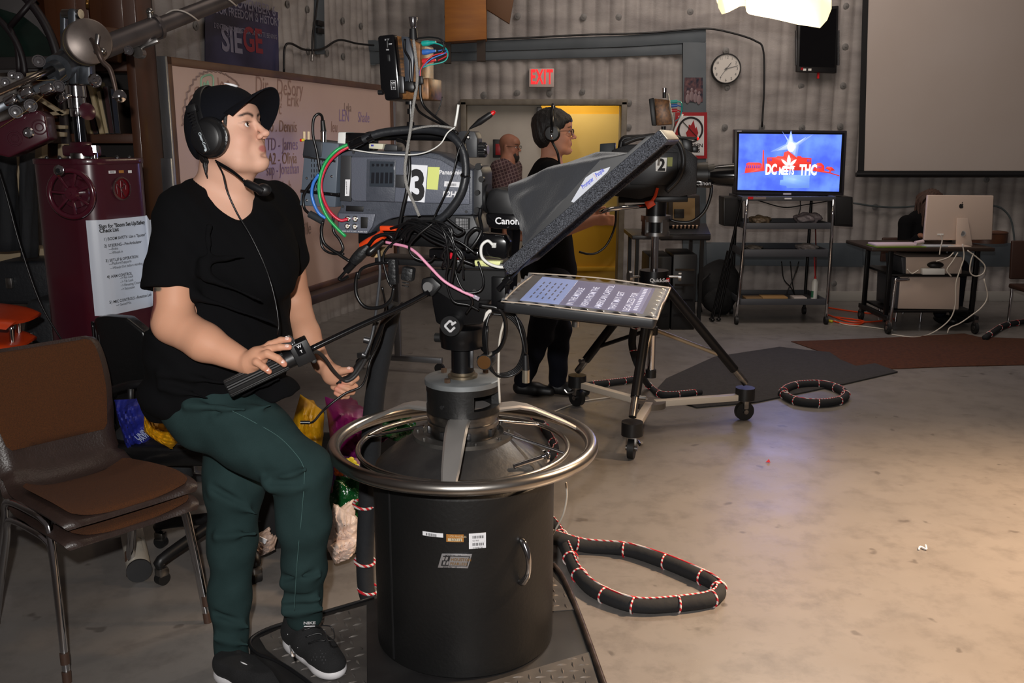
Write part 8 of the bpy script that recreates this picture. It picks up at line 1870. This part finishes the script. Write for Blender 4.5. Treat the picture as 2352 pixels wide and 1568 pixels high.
b=MB();text(b,'QuickSet',Cc+V((-.035,-.087,cz(642))),(1,0,0),(0,0,1),.028,0,bold=.02);b.m=1;b.box(Cc+V((.066,-.07,cz(638))),(.018,.008,.02),rot=(0,0,.7));b.build('crown_lettering',[inkwhite,redm],cl_)
for s in (-1,1):
    b=MB();a=Cc+V((s*.08,-.02,cz(634)));b.cyl(a,a+V((s*.06,-.01,0)),.007,n=10);b.cyl(a+V((s*.05,-.01,0)),a+V((s*.065,-.013,0)),.034 if s < 0 else .024,n=22);b.build('crown_knob',steel,td)
R_s=.080;b=MB();b.cyl(Cc+V((0,0,cz(508))),Cc+V((0,0,cz(494))),R_s,n=36);b.cyl(Cc+V((0,0,cz(540))),Cc+V((0,0,cz(532))),R_s*.96,n=36)
for k in range(4):
    a=k*PI/2+.5;b.box(Cc+V((math.cos(a)*R_s*.88,math.sin(a)*R_s*.88,(cz(536)+cz(503))/2)),(.022,.03,cz(503)-cz(536)),rot=(0,0,a))
b.build('column_head_ring',satin,td)
b=MB();b.cyl(Cc+V((0,0,cz(534))),Cc+V((0,0,cz(506))),.03,n=20);b.build('ring_core',black,td)
# camera two
SG=Plane((Cc.x,Cc.y,0),(math.cos(.16),-math.sin(.16),0))
def sb(b,px,d0,d1,bev=.004,m=None): return b.pprism(px,SG,d0,d1,d1,bev=bev,m=m)
c2t=thing('broadcast_camera','second dark broadcast camera on the tripod in the background','video camera',Cc+V((0,0,cz(492))))
dk_=mat('camera_dark_body',(22,23,28),.5,bump=(200,.1))
b=MB();sb(b,[(1405,345),(1440,332),(1560,330),(1590,352),(1602,362),(1600,445),(1560,452),(1500,450),(1470,458),(1410,450)],-.07,.07);b.build('body_shell',dk_,c2t)
b=MB();sb(b,[(1445,350),(1558,350),(1556,425),(1448,425)],.07,.077);b.build('side_door',mat('camera_dark_panel',(30,32,37),.45),c2t)
b=MB();sb(b,[(1506,362),(1532,362),(1530,394),(1506,393)],.077,.0785,0);nb=b.build('number_card',whiteplast,c2t)
b=MB();text(b,'2',SG.hit(1519,391,.079),SG.x,SG.z,.085,0,align='CENTER',bold=.04,sx=.9);b.build('numeral',ink,nb)
b=MB();sb(b,[(1533,361),(1545,361),(1544,382),(1533,382)],.077,.078,0);b.build('yellow_label',mat('label_olive',(140,146,60),.5),c2t)
b=MB();b.tube([SG.hit(1425,342,0),SG.hit(1430,322,0),SG.hit(1450,316,0),SG.hit(1545,316,0),SG.hit(1565,325,0),SG.hit(1570,340,0)],.016,10,4);b.build('carry_handle',black,c2t,sharp=180)
b=MB();sb(b,[(1378,330),(1412,328),(1408,430),(1375,425)],-.06,.06);b.build('battery_box',mat('battery_slate',(40,50,56),.5),c2t)
b=MB();b.cyl(SG.hit(1600,400,0),SG.hit(1625,400,0),.06,.065,n=28);b.cyl(SG.hit(1625,400,0),SG.hit(1640,400,0),.05,.055,n=28);b.build('lens_barrel',black,c2t)
b=MB();n=28;b.loft([[SG.hit(u,402,0)+SG.n*(math.cos(q)*w_)+SG.z*(math.sin(q)*h_) for q in np.linspace(0,2*PI,n,endpoint=False)] for u,w_,h_ in ((1630,.055,.045),(1650,.068,.055),(1684,.075,.062),(1683,.066,.054),(1655,.05,.04))],cap=True);b.build('lens_hood',blackgloss,c2t)
b=MB();sb(b,[(1592,408),(1636,412),(1634,432),(1594,430)],-.02,.05);b.m=1;text(b,'Canon',SG.hit(1598,425,.051),SG.x,SG.z,.03,1);b.build('lens_servo_grip',[blackgloss,inkwhite],c2t)
b=MB();sb(b,[(1566,318),(1590,322),(1592,350),(1570,352)],-.03,.03);sb(b,[(1588,335),(1604,335),(1604,350),(1588,350)],-.02,.02);b.build('viewfinder_bracket',blackmetal,c2t)
b=MB();A_=SG.hit(1560,316,.05);B2=SG.hit(1602,318,.05);b.cyl(A_,B2,.008,n=10);b.m=1;b.ell(B2,.008);b.build('tally_light',[black,mat('tally_lit',(255,20,20),.4,emit=((255,20,20),1.2))],c2t)
hd2=thing('fluid_pan_head','dark camera head under the second camera with orange tag','camera head',Cc+V((0,0,cz(495))))
b=MB();sb(b,[(1420,452),(1580,450),(1580,464),(1420,466)],-.05,.05);b.cyl(Cc+V((0,0,cz(494))),Cc+V((0,0,cz(462))),.055,n=24);b.build('head_body',blackmetal,hd2)
b=MB();b.tube([Cc+V((-.05,-.05,cz(470))),P(1405,480,SY-.2),P(1380,487,SY-.1)],.012,10,3);b.build('pan_bar',chrome,hd2,sharp=180)
b=MB();sb(b,[(1480,464),(1500,459),(1506,470),(1488,481)],.08,.10,.002);b.tube([SG.hit(1497,462,.09),SG.hit(1505,450,.09),SG.hit(1510,432,.08)],.008,8,3);b.build('orange_tag',MATS['orange_plastic'],hd2)
m2=thing('viewfinder_monitor','small monitor with coloured plugs on the second camera','monitor',SG.hit(1520,316))
b=MB();sb(b,[(1490,227),(1502,224),(1508,288),(1497,288)],-.07,.07);b.build('monitor_shell',black,m2)
b=MB();sb(b,[(1503,226),(1538,230),(1546,285),(1508,288)],-.055,.055);b.build('rear_housing',pcb,m2)
b=MB();b.cyl(SG.hit(1524,290,0),SG.hit(1524,318,0),.012,n=12);b.m=0;b.build('stalk',black,m2)
b=MB();b.cyl(SG.hit(1526,225,0),SG.hit(1526,212,0),.010,n=12,m=0);b.cyl(SG.hit(1526,212,0),SG.hit(1526,202,0),.012,n=14,m=1);b.build('top_connector',[black,chrome],m2)
for i,(v,mm) in enumerate(((234,'plug_0'),(243,'plug_1'),(254,'plug_2'))):
    b=MB();b.cyl(SG.hit(1540,v,.02),SG.hit(1556,v-1,.02),.009,n=12);b.tube([SG.hit(1556,v-1,.02),SG.hit(1566,v+4,.02),SG.hit(1562,268,.03),SG.hit(1548,280,.03)],.0035,6,4);b.build('video_plug',MATS[mm],m2,sharp=60)
wire('cable',[SG.hit(*p) for p in ((1534,215,.03),(1540,250,.06),(1545,290,.08),(1520,330,.09),(1512,380,.09))],.0055,MATS['braided_wire'],'pale braided cable on the second camera')
b=MB();b.tube([SG.hit(1545,318,.09),SG.hit(1552,295,.09),SG.hit(1568,262,.09)],.006,6,3);b.build('zip_tie',whiteplast,label='white cable tie standing up on the second camera',cat='zip tie',sharp=180)
wire('cable_hose',[SG.hit(*p) for p in ((1430,330,.08),(1470,316,.08),(1530,312,.08),(1560,330,.09),(1570,370,.10),(1558,410,.10),(1530,440,.10))],.014,hose,'thick black hose arched over the second camera')
wire('cable',[SG.hit(*p) for p in ((1634,425,.02),(1632,450,.02),(1618,485,.02),(1590,508,.02),(1560,510,.02),(1540,505,.02))],.009,K,'black cable arcing from the second camera lens')
wire('cable',[P(u,v,SY-.05) for u,v in ((1415,480),(1412,520),(1395,560),(1372,580),(1350,583),(1330,578))],.006,K,'black cable drooping in front of the yellow doorway')

# ================================================================ PEOPLE IN THE BACKGROUND
def simple_person(label,Y,build): 
    t=thing('person',label,'person',build['foot']);return t
# person at the second camera
Y2=5.38
p2=thing('person','person with headphones, glasses and black shirt standing at the second camera','person',P(1250,930,Y2).xy.to_3d())
H2=Head(math.radians(-6),0,0,1.0);H2.o=P(1309,303,Y2-.04)-H2.R @ V((.084,-.032,.002))
f2=V((1,-.15,0)).normalized();T2=np.array([list(f2),[-f2.y,f2.x,0],[0,0,1]])
S2=SDF();head_prims(S2,H2,full=1.0)
S2.cone(nA(H2.w(-.03,0,-.05)),nA(P(1268,375,Y2)),.052,.058,.03)
for dy,s_ in ((-.19,-1),(.19,1)):
    sh=P(1258,408,Y2)+V((0,dy,0));el=P(1268,530,Y2)+V((-.02,dy*1.15,0));wr=P(1360,500,Y2)+V((0,dy*.8,0));S2.chain([nA(sh),nA(el),nA(wr)],[.055,.043,.028],.03)
    hd_=nA(wr);S2.ell(hd_+np.array((.04,0,0)),(.045,.02,.032),None,.015)
    for k in range(4): S2.chain([hd_+np.array((.07,0,.022-.014*k)),hd_+np.array((.105,s_*-.012,.018-.014*k)),hd_+np.array((.095,s_*-.035,.014-.014*k))],[.010,.009,.008],.003)
    S2.chain([hd_+np.array((.03,0,.02)),hd_+np.array((.06,s_*-.02,.045)),hd_+np.array((.085,s_*-.028,.05))],[.012,.010,.008],.004)
S2.ell(nA(P(1258,480,Y2)),(.12,.17,.28),T2,.05);S2.ell(nA(P(1260,620,Y2)),(.13,.16,.16),T2,.05)
ft=[]
for dy,u in ((-.10,1205),(.10,1285)):
    hp=P(1262,640,Y2)+V((0,dy,0));an=G(u-4,905,0)+V((0,0,.09));kn=V(hp).lerp(an,.5)+V((.03,0,0));S2.chain([nA(hp),nA(kn),nA(an)],[.085,.055,.036],.03);ft.append((hp,kn,an))
S2.build('body',skin_mat('skin_bg'),.0065,p2,lambda X: face_color(H2,(190,136,112),(150,86,78),X))
add_eyes(p2,H2)
h2=SDF();R2=H2.Rn();h2.ell(nA(H2.w(-.024,0,.048)),(.112,.090,.090),R2,.02);h2.ell(nA(H2.w(-.050,0,-.01)),(.075,.086,.085),R2,.03);h2.half(nA(H2.w(.060,0,.04)),nA(H2.R @ V((1,0,-.35))),.01);h2.ell(nA(H2.w(.055,0,.065)),(.04,.07,.032),R2,.02)
h2.build('hair',hair_m,.006,p2,disp=lambda X: .0025*np.sin(X[:,0]*160+X[:,2]*60)*np.sin(X[:,1]*150))
s2=SDF();s2.ell(nA(P(1258,470,Y2)),(.145,.205,.27),T2,.06);s2.ell(nA(P(1258,590,Y2)),(.155,.195,.22),T2,.06);s2.ell(nA(P(1262,625,Y2)),(.16,.19,.12),T2,.04)
s2.cone(nA(P(1262,392,Y2)+V((0,-.17,0))),nA(P(1262,392,Y2)+V((0,.17,0))),.065,.065,.04)
for dy in (-.19,.19): s2.cone(nA(P(1258,405,Y2)+V((0,dy,0))),nA(P(1262,478,Y2)+V((0,dy*1.12,0))),.072,.072,.03)
s2.cone(nA(H2.w(-.03,0,-.05)),nA(P(1270,378,Y2)),.054,.062,.008,True);s2.half(nA(P(1260,648,Y2)),(0,0,-1),.01)
s2.build('t_shirt',shm,.008,p2,disp=lambda X: .003*np.sin(X[:,0]*30+X[:,2]*19)*np.sin(X[:,2]*25))
j2=SDF()
for hp,kn,an in ft: j2.chain([nA(hp),nA(kn),nA(an+V((0,0,.0)))],[.105,.074,.056],.04)
j2.cone(nA(ft[0][0]),nA(ft[1][0]),.12,.12,.05);j2.build('jeans',mat('dark_denim',(16,18,28),.85,spec=.2),.008,p2,disp=lambda X: .003*np.sin(X[:,2]*40+X[:,0]*30))
for hp,kn,an in ft:
    q=SDF();a=nA(an);q.chain([a+np.array((-.02,0,-.045)),a+np.array((.08,-.02,-.055)),a+np.array((.17,-.04,-.06))],[.045,.045,.034],.03);q.half((0,0,.006),(0,0,-1),.004);q.half((0,0,an.z+.02),(0,0,1),.004);q.build('shoe',black,.006,p2)
hs2=thing('headset','black headphones on the person at the second camera','headset',H2.w(0,-.09,0))
for s_ in (-1,1):
    c=H2.w(-.012,s_*.082,-.006);b=MB();b.lathe([(.038,0),(.046,.006),(.046,.020),(.036,.032),(0,.036)],c,H2.ax()[1]*s_,30);ec2=b.build('ear_cup',black,hs2)
    if s_ < 0: b=MB();b.ell(H2.w(-.012,s_*.114,-.02),(.008,.006,.018));b.ell(H2.w(-.012,s_*.112,.03),(.007,.005,.014));b.build('chrome_pivot',chrome,hs2)
b=MB();b.tube([H2.w(-.012,.112*math.sin(a),-.004+.155*math.cos(a)) for a in np.linspace(-PI/2,PI/2,13)],.010,10,3);b.build('headband',blackgloss,hs2,sharp=180)
b=MB();b.tube([H2.w(-.01,-.10,-.05),H2.w(.02,-.10,-.11),H2.w(.03,-.08,-.17)],.007,8,4);b.build('boom_arm',black,hs2,sharp=180)
gl=MB()
for s_ in (-1,1):
    gl.tube([H2.w(.098+.004*math.cos(a),s_*.032+math.cos(a)*.024,.002+math.sin(a)*.016) for a in np.linspace(0,2*PI,20,endpoint=False)],.0018,6,1,closed=True);gl.tube([H2.w(.096,s_*.056,.006),H2.w(.06,s_*.080,.008),H2.w(.0,s_*.085,.004)],.0018,6,2)
gl.tube([H2.w(.102,-.008,.004),H2.w(.106,0,.008),H2.w(.102,.008,.004)],.0018,6,3)
g_=thing('eyeglasses','dark framed glasses on the person at the second camera','glasses',H2.w(.1,0,0));gl.build('frame',black,g_,sharp=180)
gb=MB()
for s_ in (-1,1): gb.ell(H2.w(.099,s_*.032,.002),(.0012,.023,.0155),ax=H2.ax(),nu=18,nv=8)
gb.build('lens',mat('glass_lens',(200,210,255),.03,alpha=.18,spec=.9),g_)
# bearded person in the doorway
Y3=8.75
p3=thing('person','bald bearded person with glasses and checked shirt standing before the white door','person',P(1165,700,Y3).xy.to_3d())
H3=Head(math.radians(-22),math.radians(-4),0,.98);H3.o=P(1187,338,Y3)-H3.R @ V((.084,-.032,.002))
S3=SDF();head_prims(S3,H3,full=1.0);S3.cone(nA(H3.w(-.03,0,-.05)),nA(P(1166,372,Y3)),.055,.06,.03);f3=V((.9,-.4,0)).normalized();T3=np.array([list(f3),[-f3.y,f3.x,0],[0,0,1]])
S3.ell(nA(P(1162,440,Y3)),(.12,.17,.30),T3,.05)
r3=V((f3.y,-f3.x,0))
for s_ in (-1,1):
    sh=P(1163,385,Y3)+r3*s_*.18;el=sh+V((0,0,-.30))+f3*-.02;wr=el+V((0,0,-.22))+f3*.08;S3.chain([nA(sh),nA(el),nA(wr)],[.055,.045,.03],.03);S3.ell(nA(wr+V((0,0,-.06))),(.022,.03,.05),None,.02)
    for k in range(4): a_=nA(wr+V((0,0,-.09)))+np.array((.012*(k-1.5),0,0));S3.chain([a_,a_+np.array((0,-.01,-.045)),a_+np.array((.004,-.02,-.075))],[.010,.009,.007],.003)
    S3.chain([nA(wr+V((0,0,-.05))),nA(wr+V((.03,-.02,-.09)))],[.013,.009],.005)
    hp=V((P(1162,560,Y3).x,Y3,.86))+r3*s_*.09;S3.chain([nA(hp),nA(V((hp.x,hp.y,.45))),nA(V((hp.x,hp.y,.08)))],[.08,.055,.04],.03)
S3.build('body',MATS['skin_bg'],.008,p3,lambda X: face_color(H3,(150,104,84),(120,70,62),X));add_eyes(p3,H3)
bd=SDF();R3=H3.Rn();bd.ell(nA(H3.w(.040,0,-.078)),(.056,.060,.048),R3,.02);bd.ell(nA(H3.w(.070,0,-.105)),(.030,.034,.035),R3,.02);bd.ell(nA(H3.w(.090,0,-.066)),(.03,.03,.012),R3,.005,True);bd.build('beard',mat('beard_dark',(34,28,26),.8),.006,p3)
s3=SDF();s3.ell(nA(P(1162,430,Y3)),(.145,.205,.26),T3,.06);s3.ell(nA(P(1162,520,Y3)),(.15,.20,.25),T3,.06);s3.cone(nA(P(1163,382,Y3)+r3*.17),nA(P(1163,382,Y3)-r3*.17),.065,.065,.04)
for s_ in (-1,1): sh=P(1163,388,Y3)+r3*s_*.19;s3.cone(nA(sh),nA(sh+V((0,0,-.26))),.070,.066,.03)
s3.cone(nA(H3.w(-.03,0,-.05)),nA(P(1167,374,Y3)),.058,.066,.008,True);s3.half((0,0,.80),(0,0,-1),.01)
chk=mat('checked_shirt',(58,38,42),.85);nt=chk.node_tree;tc=nt.nodes.new('ShaderNodeTexCoord');ck=nt.nodes.new('ShaderNodeTexBrick');ck.offset=0;ck.inputs['Scale'].default_value=1;ck.inputs['Brick Width'].default_value=.03;ck.inputs['Row Height'].default_value=.03;ck.inputs['Mortar Size'].default_value=.004
mp=nt.nodes.new('ShaderNodeMapping');mp.inputs['Rotation'].default_value=(PI/2,0,.3);nt.links.new(tc.outputs['Object'],mp.inputs[0]);nt.links.new(mp.outputs[0],ck.inputs[0])
ck.inputs['Color1'].default_value=(*lin((62,36,42)),1);ck.inputs['Color2'].default_value=(*lin((54,34,40)),1);ck.inputs['Mortar'].default_value=(*lin((104,84,84)),1);nt.links.new(ck.outputs[0],nt.nodes['Principled BSDF'].inputs['Base Color'])
s3.build('checked_shirt',chk,.009,p3)
j3=SDF()
for s_ in (-1,1): hp=V((P(1162,560,Y3).x,Y3,.88))+r3*s_*.09;j3.chain([nA(hp),nA(V((hp.x,hp.y,.45))),nA(V((hp.x,hp.y,.05)))],[.11,.08,.06],.04)
j3.half((0,0,.03),(0,0,-1),.004);j3.build('trousers',MATS['dark_denim'],.012,p3)
for s_ in (-1,1): hp=V((P(1162,560,Y3).x,Y3,.0))+r3*s_*.09;b=MB();b.ell(hp+f3*.05+V((0,0,.045)),(.13,.05,.045),ax=(f3,V((-f3.y,f3.x,0)),V((0,0,1))));b.build('shoe',black,p3,sharp=180)
gl=MB()
for s_ in (-1,1): gl.tube([H3.w(.100,s_*.032+math.cos(a)*.022,.002+math.sin(a)*.015) for a in np.linspace(0,2*PI,16,endpoint=False)],.0018,6,1,closed=True);gl.tube([H3.w(.098,s_*.054,.006),H3.w(.0,s_*.080,.004)],.0018,6,1)
g_=thing('eyeglasses','glasses on the bearded person by the white door','glasses',H3.w(.1,0,0));gl.build('frame',black,g_,sharp=180)
t=thing('red_wall_box','small red box with black frame on the white door behind the bearded person','fire alarm',P(1150,345,BY-.02));b=MB();b.pprism([(1132,320),(1152,320),(1152,362),(1132,362)],Plane((0,BY-.01,0),(1,0,0)),0,.03,.03,bev=.003);b.build('frame',black,t);b=MB();b.pprism([(1138,330),(1160,330),(1160,356),(1138,356)],Plane((0,BY-.01,0),(1,0,0)),.0,.04,.04,bev=.003);b.build('box_face',mat('alarm_red',(150,20,24),.4),t)
# seated person with long locks behind the silver computer
Y4=8.45
p4=thing('person','person with long dark locks in black top sitting behind the silver computer','person',P(2110,700,Y4).xy.to_3d())
H4=Head(math.radians(-62),math.radians(-28),0,1.0);H4.o=P(2140,470,Y4)
S4=SDF();head_prims(S4,H4);S4.cone(nA(H4.w(-.03,0,-.05)),nA(P(2118,498,Y4+.03)),.05,.055,.03);f4=V((.45,-.9,0)).normalized();T4=np.array([list(f4),[-f4.y,f4.x,0],[0,0,1]]);r4=V((f4.y,-f4.x,0))
S4.ell(nA(P(2110,555,Y4+.05)),(.11,.16,.26),T4,.05)
for s_ in (-1,1):
    sh=P(2112,512,Y4+.04)+r4*s_*.17;el=sh+V((0,0,-.27))+f4*.05+r4*s_*.05;wr=V((sh.x+.02,DY+.46,zd_+.06))-r4*s_*.04;S4.chain([nA(sh),nA(el),nA(wr)],[.05,.042,.028],.03);S4.ell(nA(wr+f4*.04),(.035,.035,.018),None,.015)
    for k in range(4): a_=nA(wr+f4*.065+r4*(.014*(k-1.5)));S4.chain([a_,a_+nA(f4*.035+V((0,0,.006))),a_+nA(f4*.055+V((0,0,-.012)))],[.009,.008,.007],.003)
    S4.chain([nA(wr+f4*.02),nA(wr+f4*.05-r4*s_*.04)],[.012,.008],.004)
    hp=V((P(2112,600,Y4).x,Y4+.12,.47))+r4*s_*.10;kn=hp+f4*.40;kn.z=.48;an=V((kn.x,kn.y-.02,.09));S4.chain([nA(hp),nA(kn),nA(an)],[.08,.058,.04],.03)
S4.build('body',MATS['skin_bg'],.008,p4,lambda X: face_color(H4,(120,82,62),(100,56,48),X));add_eyes(p4,H4)
s4=SDF();s4.ell(nA(P(2110,548,Y4+.05)),(.14,.195,.27),T4,.05);s4.cone(nA(P(2112,508,Y4+.04)+r4*.16),nA(P(2112,508,Y4+.04)-r4*.16),.06,.06,.04)
for s_ in (-1,1): sh=P(2112,512,Y4+.04)+r4*s_*.175;el=sh+V((0,0,-.27))+f4*.05+r4*s_*.05;s4.cone(nA(sh),nA(el),.064,.056,.03);wr=V((sh.x+.02,DY+.46,zd_+.06))-r4*s_*.04;s4.cone(nA(el),nA(V(el).lerp(wr,.85)),.056,.042,.03)
s4.build('black_top',shm,.009,p4)
j4=SDF()
for s_ in (-1,1): hp=V((P(2112,600,Y4).x,Y4+.12,.47))+r4*s_*.10;kn=hp+f4*.40;kn.z=.48;an=V((kn.x,kn.y-.02,.10));j4.chain([nA(hp),nA(kn),nA(an)],[.10,.075,.055],.04)
j4.build('jeans',MATS['dark_denim'],.012,p4)
for s_ in (-1,1): hp=V((P(2112,600,Y4).x,Y4+.12,0))+r4*s_*.10+f4*.42;b=MB();b.ell(hp+f4*.05+V((0,0,.045)),(.12,.045,.045),ax=(f4,V((-f4.y,f4.x,0)),V((0,0,1))));b.build('shoe',black,p4,sharp=180)
loc_=mat('dark_locks',(70,46,36),.75,noise=(80,.8,(40,28,22)));b=MB();rnd=random.Random(2)
b.ell(H4.w(-.02,0,.04),(.108,.090,.092),ax=H4.ax())
for k in range(70):
    a=rnd.uniform(.75,5.5) if k % 3 else rnd.uniform(.6,5.7);h0=rnd.uniform(.4,1.);x0,y0=-.02+.10*math.cos(a)*h0,.085*math.sin(a)*h0
    p0=H4.w(x0,y0,.04+.09*math.sqrt(max(0,1-h0*h0)));out=(H4.w(-.02+.13*math.cos(a),.11*math.sin(a),.02));L_=rnd.uniform(.20,.34);o2=V((out.x+rnd.uniform(-.02,.02),out.y,out.z-.06));e=V((o2.x+rnd.uniform(-.02,.02),o2.y+rnd.uniform(-.02,.02),o2.z-L_*.75));b.tube([p0,out,o2,e],rnd.uniform(.007,.010),7,3)
b.build('hair',loc_,p4,sharp=180)
